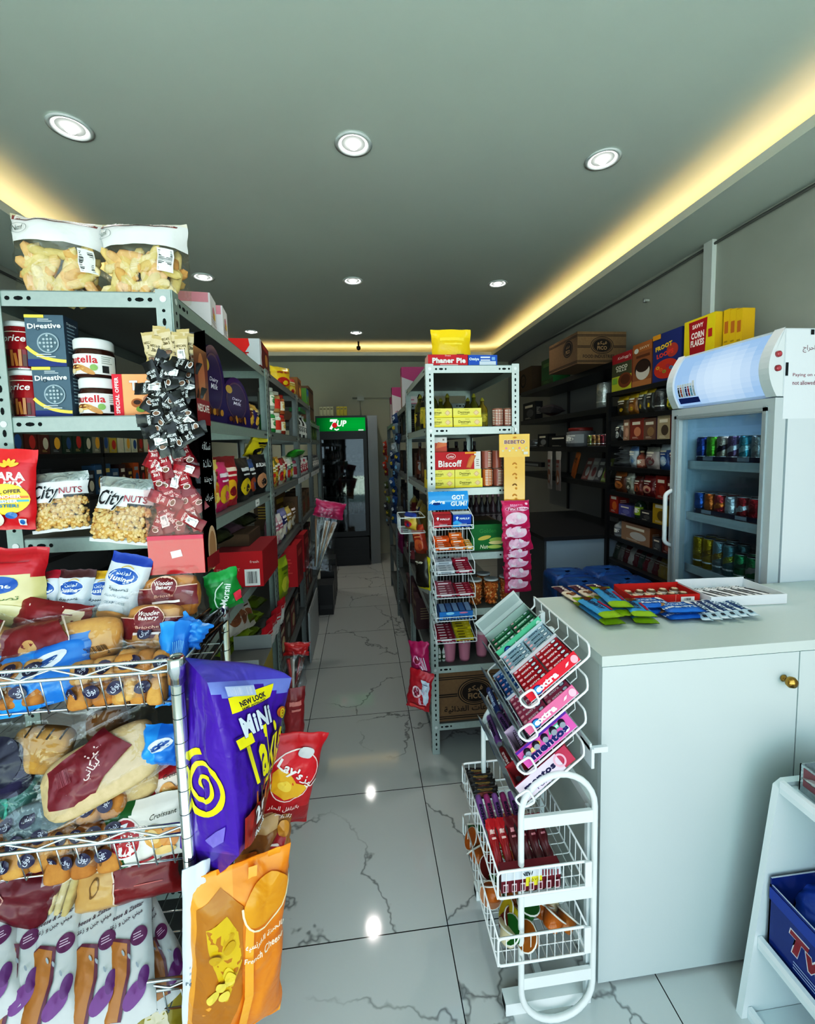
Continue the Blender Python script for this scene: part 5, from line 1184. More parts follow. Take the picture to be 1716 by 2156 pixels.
def generic_box(w, d, h, col, side, patch, txt=None, tc='f2efe8', m='paper', band=None):
    mb, f, t, r, l = carton(w, d, h, col, side, side, m)
    if band: f.rect(-w / 2, -h / 2, w / 2, -h * .3, band)
    if patch: f.ell(w * .1, -h * .12, w * .28, h * .22, patch, n=18)
    if txt: f.text(txt, 0, h * .27, min(h * .16, w * .3), tc, w=w * .75, bold=.04)
    else: f.rect(-w * .32, h * .2, w * .32, h * .34, tc)
    f.lines(-w * .3, -h * .44, w * .2, -h * .34, tc, 2); r.lines(-d * .3, -h * .2, d * .3, h * .2, tc, 5); l.lines(-d * .3, -h * .2, d * .3, h * .2, tc, 5)
    return mb
def jar_parts(r, h, glass, lid, lab, labc='f2efe8'):
    mb = MB().lathe([(r * .9, 0, glass), (r, .01, glass), (r, h * .78, glass), (r * .8, h * .84, glass)], 18, 'gloss'); c = cv_cyl(mb, r, 0); c.rect(-r * 1.3, h * .2, r * 1.3, h * .65, lab); c.ell(0, h * .42, r * .6, h * .12, labc, n=14); c.rect(-r * .7, h * .56, r * .7, h * .6, labc)
    return [('jar_body', mb), ('lid', MB().lathe([(r * .84, h * .83, lid), (r * .86, h * .85, lid), (r * .86, h * .98, lid), (r * .8, h, lid)], 18, 'plastic'))]
def bottle_parts(r, h, body, cap, lab, labc='efece4', m='gloss', neck=.35, tip=False):
    prof = [(r * .95, 0, body), (r, .012, body), (r, h * .6, body), (r * .85, h * .68, body), (r * neck, h * .8, body), (r * neck, h * .9, body)]
    mb = MB().lathe(prof, 16, m); c = cv_cyl(mb, r, 0); c.rect(-r * 1.4, h * .15, r * 1.4, h * .52, lab); c.ell(0, h * .34, r * .7, h * .1, labc, n=14); c.rect(-r * .8, h * .44, r * .8, h * .47, labc)
    cp_ = [(r * neck * 1.15, h * .89, cap), (r * neck * 1.2, h * .91, cap), (r * neck * (.35 if tip else 1.15), h, cap)]
    return [('bottle_body', mb), ('cap', MB().lathe(cp_, 14, 'plastic'))]
def can_parts(r, h, body, band=None, txt=None, tc='f2f2f2', m='foil'):
    mb = MB().lathe([(r * .82, 0, 'b9bec2'), (r, .008, body), (r, h - .012, body), (r * .86, h - .003, 'c3c8cc')], 20, m)
    c = cv_cyl(mb, r, 0, m)
    if band: c.poly([(-r * 1.4, h * .3), (r * 1.4, h * .55), (r * 1.4, h * .72), (-r * 1.4, h * .47)], band)
    if txt: c.text(txt, 0, h * .5, r * .6, tc, w=h * .55, rot=pi / 2, bold=.04)
    else: c.ell(r * .3, h * .55, r * .4, r * .5, band or tc, n=14); c.rect(-r * 1.2, h * .22, r * 1.2, h * .27, tc)
    return [('can_body', mb), ('lid', MB().lathe([(r * .86, h - .003, 'cdd2d5'), (r * .88, h, 'cdd2d5'), (r * .8, h, 'b4b9bc'), (r * .78, h - .004, 'b4b9bc')], 18, 'foil'))]
def on_shelf(name, cat, label, parts, x, y, z, deg, group=None, mb=None): return thing(name, label, cat, (x, y, z), RZ(deg), group, parts, mb)

AX = LX1 - .012          # front line of goods, a little behind the lip
# --- top boards
for k, (pa, lab) in enumerate(((425, 'nearer of the two'), (452, 'farther of the two'))):
    y = yx(pa, 2.06, -.50); mb, f, t, r, l = carton(.11, .10, .10, 'd9d2d4', 'ddd8d8', 'e3dede'); r.ell(.0, .0, .02, .02, 'c98a96'); r.lines(-.04, -.04, .04, -.015, 'b7a4a8', 3); r.rect(-.01, -.02, .02, .0, 'c9a23c'); f.rect(-.05, .02, .05, .05, 'c98a96')
    thing('carton', 'pale pink and white carton on the top board, ' + lab, 'carton', (-.52, y, 2.0205), RZ(8), 'pale pink cartons on the top board', mb=mb)
y0 = yx(545, 2.05, -.47)
mb, f, t, r, l = carton(.22, .26, .12, 'd8241c', '5e1612', 'c9271f'); f.poly([(.03, -.06), (.06, -.03), (.045, 0), (.065, .03), (.06, .06), (.11, .06), (.11, -.06)], 'c9c9cc'); r.poly([(-.13, -.06), (-.09, -.06), (-.1, -.02), (-.085, .01), (-.1, .06), (-.13, .06)], 'c9c9cc'); r.ell(.04, -.01, .04, .03, 'a5743a'); r.rect(-.06, .03, .1, .05, '8a2a22'); f.rect(-.11, -.008, .06, -.002, 'a31a14')
thing('carton', 'bright red carton with a silver wavy stripe on the top board', 'carton', (-.57, y0 + .08, 2.0205), RZ(3), mb=mb)
y = yx(596, 2.1, -.5); o = thing('snack_bag', 'yellow snack bag with red patches on the top board behind the red carton', 'snack bag', (-.52, y, 2.0205), RZ(50), mb=generic_bag(.16, .15, .08, 'd8b41f', 'e0c02a', 'b5281f', 'SF', 'a31f1a', 3))
y = yx(610, 2.06, -.5); thing('snack_bag', 'yellow and red snack bag leaning on the next one on the top board', 'snack bag', (-.53, y + .12, 2.0205), RZ(60), mb=generic_bag(.15, .14, .07, 'cfa82a', 'b5281f', 'd9c45a', None, 'f0e6c0', 4))
y = yx(622, 2.08, -.5); thing('carton', 'orange-brown printed carton on the top board beyond the yellow bags', 'carton', (-.55, y + .02, 2.0205), RZ(90), mb=generic_box(.2, .16, .16, '8a5a2c', '9a6a38', 'd9a45a', None, '5a3218'))
y = yx(637, 2.08, -.5); thing('carton', 'blue and green printed carton on the top board before the plain brown one', 'carton', (-.55, y + .12, 2.0205), RZ(90), mb=generic_box(.17, .16, .15, '3f7d8e', '5d8a3a', '6f9a3a', None, '2f5a9a', band='7fa03a'))
y = yx(655, 1.95, -.47); mb, f, t, r, l = carton(.26, .42, .36, '6e5440', '77583f', '80644a', 'carton')
for q, ww in ((f, .13), (r, .21)):
    for v in (.15, .14, -.02, -.03, -.15, -.16): q.rect(-ww, v - .003, ww, v + .003, '2a1d15')
thing('carton', 'large brown carton with black stripes at the far end of the left row', 'carton', (-.62, y + .24, 1.8805), RZ(0), mb=mb)
# --- second shelf: chocolate eggs, jars, bottles
def eggbox(w, h, col='2c1a5c'):
    mb = MB(); n = 22
    def P(k, s, g=1): t = pi * k / n; return Vector((-w / 2 * cos(t) * g, s * .022, h * .35 + (h * .65) * sin(t) * g))
    fr = [Vector((-w / 2, -.022, 0))] + [P(k, -1) for k in range(n + 1)] + [Vector((w / 2, -.022, 0))]; bk = [Vector((p.x, .022, p.z)) for p in fr]
    mb.face(fr[::-1], col, 'gloss'); mb.face(bk, col, 'gloss')
    for k in range(len(fr)): a = k; b = (k + 1) % len(fr); mb.face([fr[a], fr[b], bk[b], bk[a]], '21124a', 'gloss')
    f = cv_front(mb, -.022, 0, h / 2, 'gloss'); f.ell(0, h * .02, w * .36, h * .38, '5a4358', n=30); f.ell(0, h * .02, w * .33, h * .35, '3a2c58', n=30); f.ell(-w * .26, h * .22, w * .11, h * .08, 'b9984a'); f.text('Dairy', .0, h * .05, h * .07, 'e8e6f0', w=w * .34, shear=.2); f.text('Milk', .0, -h * .03, h * .07, 'e8e6f0', w=w * .28, shear=.2)
    for k in range(6): f.ell(-w * .25 + w * .1 * k, -h * .36, w * .06, h * .05, ('7a4a24', '5a2f18', 'b98a3a')[k % 3], rot=k)
    return mb
for (pa, pb, h, lab) in ((438, 478, .255, 'taller purple egg-shaped chocolate box on the second shelf, nearer the door'), (482, 525, .19, 'smaller purple egg-shaped chocolate box behind the taller one')):
    a, b = yx(pa, 1.75, AX), yx(pb, 1.75, AX); thing('egg_box', lab, 'chocolate box', (AX - .03, (a + b) / 2, SH), RZ(84), 'purple egg boxes', mb=eggbox((b - a) * .97, h))
y = yx(527, 1.8, -.6); mb = eggbox(.2, .25, '9a8a14'); thing('egg_box', 'dull yellow egg-shaped chocolate box standing behind the purple ones', 'chocolate box', (-.66, y - .05, SH), RZ(70), mb=mb)
for k, c in enumerate(('5a2a14', '2c1a5c')):
    y = yx(532 + 11 * k, 1.75, AX); thing('chocolate_egg', ('gold and brown' if k == 0 else 'purple and gold') + ' little chocolate egg pouch beside the egg boxes', 'chocolate egg', (AX - .02, y, SH), RZ(84), mb=generic_bag(.07, .115, .04, c, 'a5843a', 'c9a24a', None, 'd9c48a', 5 + k))
for k, (px, gl, ld, lb) in enumerate(((580, 'a8b0a0', 'd8d8d0', 'e6e2d4'), (592, 'b08a5a', 'c9c4b8', 'c9432f'), (601, 'b0653a', 'b5342a', 'e0d8c4'))):
    for j in (0, 1):
        y = yx(px, 1.76, AX); g = ('2f8a4a', 'c9d2c4', '9a3a24')[k] if j == 0 else gl
        thing('food_jar', '{} food jar in the second unit, {} of stack {} from the near post'.format(('green', 'pale', 'red-brown')[k] if j == 0 else ('clear', 'orange', 'brown')[k], ('lower', 'upper')[j], ('one', 'two', 'three')[k]), 'jar', (AX - .045, y, SH + .1255 * j), RZ(90), 'stacked food jars in the second unit', jar_parts(.045, .125, g, ld, lb, ('2f8a4a', 'b5342a', 'c9a24a')[k]))
for k in range(5):
    y = yx(630 + 4.2 * k, 1.76, AX); thing('bottle', ORD[k] + ' pale bottle from the near post on the second shelf of the third unit', 'bottle', (AX - .04, y, SH), RZ(90), 'pale bottles in the third unit', bottle_parts(.036, .2, ('c9ccc9', '3a3c3e')[k % 2], 'dcdcd6', 'd4d4d0', '55585a'))
y = yx(638, 1.9, AX); thing('bottle_tray', 'bright green plastic tray laid over the pale bottles', 'tray', (AX - .05, y + .05, SH + .215), RZ(90), mb=MB().box(-.16, .16, -.045, .045, 0, .03, '1d8a4a', 'plastic').box(-.15, .15, -.035, .035, .0301, .034, '17703c', 'plastic'))
for k in range(3):
    y = yx(657 + 5 * k, 1.76, AX); thing('carton', ORD[k] + ' green carton in the farthest left unit, counted from its near post', 'carton', (AX - .06, y, SH), RZ(90), 'green cartons in the farthest left unit', mb=generic_box(.15, .1, .2, '3f5c1c', '4a6a24', '8aa04a', None, '2a3c14'))
# --- third shelf: noodle and crisp bags
Z3 = 1.4125
spec = ((443, 'd9d4c4', 'c9b48a', 'd9a83a', 'white and yellow noodle bag with a flower, first by the dispenser', 'e8e4da'), (462, 'd8b02a', 'e8d070', 'c9702a', 'yellow noodle bag, second on the third shelf', '8a3a1a'), (478, 'c81f6a', 'd83a80', 'd9b02a', 'deep pink noodle bag on the third shelf', 'f4e6ec'), (497, 'c4203a', '8a1526', 'e0b02a', 'red noodle bag with yellow print beside the pink one', 'f2e0d0'), (522, '151517', '1f2024', 'c9b01f', 'black noodle bag with a yellow badge on the third shelf', 'd9d9d9'), (541, '17181c', '2a5a9a', 'b5552a', 'black and blue noodle bag on the third shelf', 'e9e9e9'), (556, '121214', '1a1a1e', 'b98a6a', 'black noodle bag with bold white letters by the second post', 'f4f4f4'))
for k, (px, c, bd, pt, lab, tc) in enumerate(spec):
    y = yx(px, 1.5, AX); thing('noodle_bag', lab, 'noodle bag', (AX - .03 - .01 * (k % 2), y, Z3), RZ(78 + 6 * (k % 3)), 'noodle bags on the third shelf', mb=generic_bag(.16, .19 - .01 * (k % 3), .05, c, bd, pt, 'BULDAK' if k == 6 else None, tc, 11 + k))
y = yx(510, 1.6, -.58); thing('noodle_bag', 'yellow noodle bag lying on top of the black ones', 'noodle bag', (-.54, y, Z3 + .185), (radians(35), 0, radians(75)), mb=generic_bag(.15, .12, .05, 'd9c21f', 'e6d23a', '1c1c1c', None, '1c1c1c', 21))
cols = (('c9a62a', 'e0c450'), ('b5b02a', '7a7a1c'), ('b53a24', 'd9a03a'), ('d8d2c4', 'a5283a'), ('c9b08a', '8a3a2a'), ('a5283f', 'd9d4cc'), ('8fb0a8', 'd4dad8'), ('2a8a4a', 'c9d8c4'))
for k, (c, bd) in enumerate(cols):
    y = yx(581 + 5.3 * k, 1.48, AX); thing('snack_bag', ORD[k] + ' snack bag from the near post on the third shelf of the second unit', 'snack bag', (AX - .03, y, Z3), RZ(80 + 5 * (k % 3)), 'slim snack bags in the second unit', mb=generic_bag(.12, .15 + .01 * (k % 3), .04, c, bd, ('c9342a', 'e0c23a', 'd9d9d0')[k % 3], None, 'f0ece0', 31 + k))
y = yx(604, 1.58, -.52); thing('snack_bag', 'bright green bag lying across the slim snack bags', 'snack bag', (-.52, y + .1, Z3 + .165), (radians(70), 0, radians(85)), mb=generic_bag(.25, .1, .05, '2f9a2a', '38a83a', None, None, '1f6a1c', 41))
for k in range(6):
    y = yx(628 + 4.0 * k, 1.48, AX); thing('food_jar', ORD[k] + ' pink topped jar from the near post in the third unit', 'jar', (AX - .04, y, Z3), RZ(90), 'pink topped jars in the third unit', jar_parts(.04, .13 + .012 * (k % 2), 'c9c4c0', ('b5566a', 'c9c9c9')[k % 2], 'b03a4a'))
for k in range(5):
    y = yx(657 + 3.2 * k, 1.45, AX); thing('food_jar', ORD[k] + ' grey jar from the near post in the farthest left unit', 'jar', (AX - .04, y, Z3), RZ(90), 'grey jars in the farthest left unit', jar_parts(.045, .15, '7a7f80', '55585a', '9a9c9a'))
for (pa, pb, lab) in ((628, 650, 'nearer white strip'), (655, 671, 'farther white strip')):
    a, b = yx(pa, 1.40, LX1), yx(pb, 1.40, LX1); thing('price_strip', lab + ' clipped on the third shelf lip', 'price strip', (LX1 + .0035, (a + b) / 2, 1.378), mb=MB().box(-.002, .002, -(b - a) / 2, (b - a) / 2, -.004, .034, 'd4d6d4', 'plastic').box(.0021, .0024, -.02, .02, .004, .024, '8a8c8a', 'plastic'))
a = yx(541, 1.39, LX1); thing('price_tag', 'small white price tag on the third shelf lip under the black bags', 'price tag', (LX1 + .0015, a, 1.378), mb=MB().box(0, .002, -.03, .03, .002, .03, 'd9d9d6', 'paper').box(.0021, .0023, -.02, .012, .012, .018, '8a8a88', 'paper'))
# --- fourth shelf
Z4 = 1.0755
yr = 1.74; a = ony(452, 1240, yr); b = ony(556, 1240, yr)
mb, f, t, r, l = carton(b.x - a.x, .3, .145, 'b50f1f', '8f0c18', '9a3038'); w = b.x - a.x
f.rect(w * .12, -.068, w * .43, .0, 'e8e4e0'); f.bars(w * .13, -.066, w * .42, -.002, bg=None, n=16); f.text('fresh', w * .33, .03, .011, 'e8c9c4', w=.035); f.text('PRODUCT', -w * .2, .0, .012, 'd98a8a', w=.09)
thing('carton', 'bright red carton with a barcode label on the fourth shelf behind the green pouch', 'carton', ((a.x + b.x) / 2, yr + .15, Z4), mb=mb)
mb, f, t, r, l = carton(.34, .2, .05, '5a4632', '4a3a2a', '6a5440', 'carton'); thing('flat_carton', 'flattened brown carton lying on the bright red carton', 'carton', (-.65, yr + .2, Z4 + .146), mb=mb)
for k in range(7):
    y = yx(487 + 12 * k, 1.28, -.5); thing('herb_pack', ORD[k] + ' dark green packet from the dispenser in the stack above the red carton', 'packet', (-.56 + .02 * (k % 2), y, Z4 + .198), (radians(-75), 0, radians(82)), 'dark packets above the red carton', mb=generic_bag(.15, .11, .04, ('2a3214', '3a4220', '1c1f14', '6a4a5a')[k % 4], '4a5228', None, None, '6a6a3a', 51 + k))
sp4 = ((585, 'c98a9a', 'e0b4c0', 'pink rice pouch, nearest on the fourth shelf of the second unit'), (594, 'c9768a', 'd9d4d0', 'pink and white pouch on the fourth shelf of the second unit'), (603, '2a2f6a', '8a8ab0', 'dark blue pouch on the fourth shelf of the second unit'), (612, 'a5883a', 'c9b46a', 'tan pouch on the fourth shelf of the second unit'), (620, '8a6a3a', '5a4424', 'brown pouch by the third post on the fourth shelf'))
for k, (px, c, bd, lab) in enumerate(sp4):
    y = yx(px, 1.12, AX); thing('food_pouch', lab, 'pouch', (AX - .03, y, Z4), RZ(82), 'pouches on the fourth shelf of the second unit', mb=generic_bag(.14, .19 - .015 * (k % 2), .06, c, bd, 'd9d2c4', None, 'f2e9ea', 61 + k))
y = yx(602, 1.25, -.55); thing('carton', 'yellow-topped brown box behind the pouches on the fourth shelf', 'carton', (-.66, y, Z4), RZ(85), mb=generic_box(.3, .14, .24, '6a4a1c', '5a3e18', 'b59a2a', None, 'c9a83a', band='a5842a'))
for k in range(3):
    y = yx(632 + 9 * k, 1.15, AX); thing('carton', ORD[k] + ' brown box from the third post on the fourth shelf', 'carton', (AX - .08, y + .04, Z4), RZ(90), 'brown boxes on the fourth shelf of the third unit', mb=generic_box(.2, .14, .2, '7a5c3a', '6a4e30', '8a3a24', None, '4a3420'))
# --- fifth shelf
Z5 = .7455
a, b = ony(455, 1420, 1.5), ony(546, 1420, 1.5); w = b.x - a.x
mb, f, t, r, l = carton(w, .22, .095, 'b8960f', '8a7a3a', '6a6a68'); f.text('TOBLERONE', 0, -.026, .013, '5a2a10', w=w * .72, bold=.06); f.rect(-w / 2, -.0475, w / 2, -.042, '6a2a14'); mb.box(-w / 2, w / 2, -.11, -.107, .095, .15, '9a9c9c', 'paper'); mb.box(-w / 2, w / 2, .1, .103, .095, .15, '8a8c8c', 'paper')
thing('carton', 'yellow open carton with brown lettering low behind the chrome post', 'carton', ((a.x + b.x) / 2, 1.61, Z5 - .01), mb=mb)
for k in range(3):
    y = yx(512 + 12 * k, .85, -.5); thing('wafer_pack', ORD[k] + ' white and brown wafer pack leaning above the yellow carton', 'wafer pack', (-.54, y + .05, Z5 + .12 - .03 * k), (radians(-20), 0, radians(70)), 'white and brown wafer packs', mb=generic_bag(.12, .17, .04, 'c9c4bc', '7a4a30', '8a5a38', None, '5a3a28', 71 + k))
for k in range(6):
    y = yx(538 + 7 * k, .86, AX); thing('wafer_pack', ORD[k] + ' lime green wafer pack from the door on the fifth shelf', 'wafer pack', (AX - .05, y, Z5 + .012 + .045 * (k % 3)), (radians(-80), 0, radians(80)), 'lime green wafer packs', mb=generic_bag(.13, .10, .04, ('6f8a14', '8aa01c', '5a7010')[k % 3], '9ab42a', None, None, 'c9d46a', 81 + k))
for k in range(4):
    y = yx(552 + 10 * k, .8, AX); thing('chocolate_pack', ORD[k] + ' white and red chocolate pack from the door, hanging over the fifth shelf lip', 'chocolate pack', (AX + .006, y, Z5 - .06), (radians(8), 0, radians(75)), 'white and red chocolate packs', mb=generic_bag(.11, .15, .03, 'd4d0cc', 'b5202f', None, 'KitKat' if k % 2 else None, 'c4202f', 91 + k))
# --- second unit, lower shelves
y = yx(600, .9, AX); thing('snack_bag', 'tall yellow-green bag in the second unit beside the red boxes', 'snack bag', (AX - .02, y, Z5), RZ(75), mb=generic_bag(.14, .24, .05, '9aa81c', 'b5c42a', 'd4d04a', None, '6a7a14', 99))
thing('snack_bag', 'red snack bag above the yellow-green one in the second unit', 'snack bag', (AX - .03, y + .02, Z5 + .245), (radians(-40), 0, radians(78)), mb=generic_bag(.16, .12, .05, 'a51a1f', 'c42a2a', None, None, 'e0c4b0', 100))
for k in range(2):
    y = yx(617 + 15 * k, .8, AX); thing('carton', ('nearer' if k == 0 else 'farther') + ' tall red carton in the second unit', 'carton', (AX - .02, y, Z5), RZ(88), 'tall red cartons', mb=generic_box(.2, .14, .27, 'a3141f', 'b51a26', '8a101a', None, 'c9504a'))
y = yx(660, .7, -.40); thing('white_panel', 'white plastic panel leaning on the third left unit', 'panel', (-.43, 3.5, .001), RZ(90), mb=MB().box(-.3, .3, -.006, .006, 0, .39, 'a4a7a7', 'plastic').box(-.28, .28, -.0085, -.0065, .02, .37, 'b9bcbc', 'plastic'))
for k in range(3):
    y = yx(682 + 6 * k, .4, -.42); thing('crate', ORD[k] + ' dark stacked crate from the door at the end of the left row', 'crate', (-.385, 4.25 + .26 * k, .0), mb=MB().box(-.07, .07, -.11, .11, 0, .3 + .06 * k, '202224', 'plastic', top='4a4d4f').box(-.06, .06, -.112, -.1101, .06, .1, '3a3d40', 'plastic').box(.0701, .072, -.1, .1, .06, .1, '3a3d40', 'plastic'))
for u, (n_, ya, yb) in enumerate((('second', 2.36, 3.1), ('third', 3.38, 3.95), ('first', 1.75, 2.15))):
    for zi, z in enumerate((.4205, .7455) if u == 1 else (.4205,)):
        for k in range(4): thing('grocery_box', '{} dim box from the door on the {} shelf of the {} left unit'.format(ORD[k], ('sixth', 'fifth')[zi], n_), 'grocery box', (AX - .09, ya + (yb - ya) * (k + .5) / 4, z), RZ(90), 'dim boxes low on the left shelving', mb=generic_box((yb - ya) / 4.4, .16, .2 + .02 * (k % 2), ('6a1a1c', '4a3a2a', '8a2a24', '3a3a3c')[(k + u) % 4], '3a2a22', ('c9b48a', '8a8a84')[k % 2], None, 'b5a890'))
# --- hanging zip bags
def zipbag(w, h, top, body, seed, tubes, col2):
    mb, F, B = pouch(w, h, .04, (.92, .93, .95, 1), m='cling', seed=seed, wr=.012, seal=.03, pinch=.12)
    tb, F2, B2 = pouch(w * 1.02, h * .24, .035, top, seed=seed + 1, wr=.008, seal=.06); tb.v = [(a, b, c + h * .76) for a, b, c in tb.v]
    r = random.Random(seed); ins = MB()
    for k in range(tubes):
        x = r.uniform(-.35, .35) * w; ins.tube([(x * 1.1, r.uniform(-.008, .008), h * .72), (x * .55, 0, h * .35), (x * .2, r.uniform(-.006, .006), h * .05)], .006, r.choice(col2), 'plastic', 6)
    return [('bag_film', mb), ('zip_top', tb), ('sticks', ins)]
l, e = at(682, 1128, 2.75, .45, -14, 10, 0); o = thing('hanging_zip_bag', 'pink topped clear bag of long sticks hanging into the aisle from the left shelving', 'zip bag', l, e, parts=zipbag(.19, .45, 'b3205c', None, 121, 14, ('b9b4ac', '8a8f90', 'c9c9c4', '9a7a5a', 'd0d4d4')))
l, e = at(622, 1410, 1.72, .23, -6, 12, 0); thing('hanging_zip_bag', 'red topped clear zip bag hanging low behind the purple snack bag', 'zip bag', l, e, parts=zipbag(.10, .23, 'a3161c', None, 123, 8, ('8a1a1f', 'b53a30', 'c9c0b4', '5a2a1c')))
l, e = at(620, 1505, 1.5, .2, -4, 20, 0); mb = generic_bag(.07, .2, .03, '8a1a22', '7a141c', None, None, 'c9807a', 125); thing('hanging_snack_bag', 'long dark red pouch hanging between the purple bag and the chili crisps', 'snack bag', l, e, mb=mb)
# ================================================================== wall shelving seen through the left unit
r = random.Random(8)
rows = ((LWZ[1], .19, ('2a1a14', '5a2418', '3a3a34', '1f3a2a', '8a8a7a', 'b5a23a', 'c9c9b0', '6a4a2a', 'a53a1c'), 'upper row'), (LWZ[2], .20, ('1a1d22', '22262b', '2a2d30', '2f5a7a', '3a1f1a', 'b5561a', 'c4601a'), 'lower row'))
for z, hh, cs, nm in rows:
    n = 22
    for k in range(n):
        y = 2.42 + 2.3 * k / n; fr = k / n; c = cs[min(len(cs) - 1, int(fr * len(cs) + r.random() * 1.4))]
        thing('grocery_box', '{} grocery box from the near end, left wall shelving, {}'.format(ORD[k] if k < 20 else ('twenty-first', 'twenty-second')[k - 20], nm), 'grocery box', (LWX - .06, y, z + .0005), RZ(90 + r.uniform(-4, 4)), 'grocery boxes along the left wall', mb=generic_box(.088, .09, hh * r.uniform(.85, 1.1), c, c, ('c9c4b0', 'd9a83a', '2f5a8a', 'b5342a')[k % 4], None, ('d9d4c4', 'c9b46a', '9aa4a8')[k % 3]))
# ================================================================== right aisle shelving: front
def fbox(name, label, cat, l, r_, t, b, y, d, z, col, side, paint, group=None, yaw=0, top=None, m='paper'):
    cx, _, w, h = fit(l, r_, t, b, y); mb, f, tp, rr, ll = carton(w, d, h, col, side, top or side, m); paint(f, tp, rr, ll, w, h)
    return thing(name, label, cat, (cx, y + d / 2, z), RZ(yaw), group, mb=mb)
YR = 2.125
def p_pie(f, t, r, l, w, h): f.text('Phaner Pie', .005, -.002, h * .5, 'f6f0ec', w=w * .84, bold=.05, outline='8a1420'); f.text('Dreno', -.0, h * .4, h * .12, 'f0d9d0', w=w * .14); f.rect(-w * .2, -h * .46, w * .25, -h * .4, 'e8b9b4')
fbox('pie_box', 'red snack pie box on the top board of the pale shelving unit', 'snack box', 901, 985, 741, 764, YR, .10, 2.0205, 'b81a2b', 'd9b0a8', p_pie)
def p_omo(f, t, r, l, w, h): f.text('Omiya', -w * .3, h * .08, h * .34, 'eef3fa', w=w * .34, bold=.04); f.rect(-w * .08, h * .2, w * .25, h * .34, 'e8edf4'); f.rect(-w * .08, -h * .05, w * .25, h * .06, 'e8edf4'); f.rect(-w * .12, -h * .46, w * .45, -h * .1, 'c9d4e4'); f.rect(w * .3, .0, w * .42, h * .3, '7f9fd4')
fbox('biscuit_box', 'blue biscuit box on the top board beside the red pie box', 'biscuit box', 986, 1047, 742, 764, YR, .10, 2.0205, '2452a8', '1e448c', p_omo)
cx, z, w, h = fit(914, 1002, 697, 741, YR + .05)
mb = generic_bag(w, h + .11, .07, 'd9b40f', 'e3c01c', None, None, 'e8cc40', 201, ell=None); mb2 = MB(); fc = cv_front(mb2, -.036, 0, .05); fc.rect(w * .1, -.02, w * .28, .03, '3a3020'); fc.rect(w * .12, -.015, w * .26, -.005, 'c9b890')
thing('coffee_bag', 'shiny yellow bag standing behind the boxes on the top board', 'bag', (cx, YR + .15, 2.0205), RZ(0), parts=[('bag_film', mb), ('label', mb2)])
def p_dez(f, t, r, l, w, h):
    f.rect(-w / 2, -h / 2, w / 2, -h * .3, 'e8d03a'); f.text('Dezman', -w * .12, h * .06, h * .3, '6a5a20', w=w * .42, bold=.02); f.rect(-w * .25, -h * .22, w * .02, -h * .16, '8a7a3a'); f.poly([(w * .2, 0), (w * .32, -h * .32), (w * .44, 0), (w * .32, h * .32)], 'dcae78'); f.poly([(w * .24, 0), (w * .32, -h * .22), (w * .4, 0), (w * .32, h * .22)], 'e8c496'); f.rect(-w * .1, h * .3, w * .05, h * .36, 'b09a40')
for k, (l, r_, t, b, z, lab) in enumerate(((897, 953, 877, 898, 1.7175, 'lower left box of four on the second shelf'), (955, 1015, 877, 898, 1.7175, 'lower right box of four on the second shelf'), (897, 952, 856, 877, 1.7645, 'upper left box of four on the second shelf'), (954, 1013, 858, 877, 1.7645, 'upper right box of four on the second shelf'), (899, 957, 1008, 1028, 1.4105, 'bottom left box under the red biscuit box'), (958, 1016, 1006, 1028, 1.4105, 'bottom right box under the red biscuit box'), (899, 957, 987, 1008, 1.4565, 'upper left box under the red biscuit box'), (958, 1013, 986, 1006, 1.4565, 'upper right box under the red biscuit box'))):
    cx, _, w, h = fit(l, r_, t, b, YR); mb, f, tp, rr, ll = carton(w, .09, .0455, 'e9dc6a', 'd9c43a', 'efe9c0'); p_dez(f, tp, rr, ll, w, .0455)
    thing('biscuit_box', 'yellow cracker box, ' + lab, 'biscuit box', (cx, YR + .045, z), RZ(0), 'yellow cracker boxes', mb=mb)
def p_bis(f, t, r, l, w, h):
    f.rect(w * .36, -h / 2, w / 2, h / 2, 'e6e0d8'); f.text('Biscoff', -w * .16, -h * .16, h * .38, 'f6f0ea', w=w * .5, bold=.03); f.ell(-w * .14, h * .25, w * .1, h * .16, 'f0e4dc'); f.ell(-w * .14, h * .25, w * .09, h * .14, 'a5141f'); f.text('Lotus', -w * .14, h * .25, h * .14, 'f6f0ea', w=w * .12, shear=.2); f.poly([(w * .18, -h * .4), (w * .28, -h * .45), (w * .4, h * .28), (w * .3, h * .32), (w * .24, h * .1)], 'b5642c'); f.poly([(w * .2, -h * .36), (w * .27, -h * .4), (w * .37, h * .24), (w * .31, h * .27)], 'c97a3c'); f.rect(w * .16, h * .38, w * .4, h * .48, 'e0952a'); f.lines(w * .4, -h * .35, w * .47, h * .1, '8a7a70', 4)
fbox('biscuit_box', 'red biscuit box with a caramel biscuit picture on the third shelf', 'biscuit box', 914, 1012, 950, 987, YR, .085, 1.503, 'b0141f', '8c0f18', p_bis)
fbox('biscuit_box', 'white and brown-red biscuit box standing on the red biscuit box', 'biscuit box', 914, 941, 918, 952, YR + .03, .05, 1.586, 'b5503c', '9a3a2c', lambda f, t, r, l, w, h: (f.rect(-w / 2, h * .15, w / 2, h / 2, 'ddd8d2'), f.poly([(-w * .4, -h * .2), (w * .45, -h * .05), (w * .45, h * .12), (-w * .2, h * .2)], 'c9704a'), f.rect(w * .15, h * .28, w * .3, h * .4, '9a8a84')))
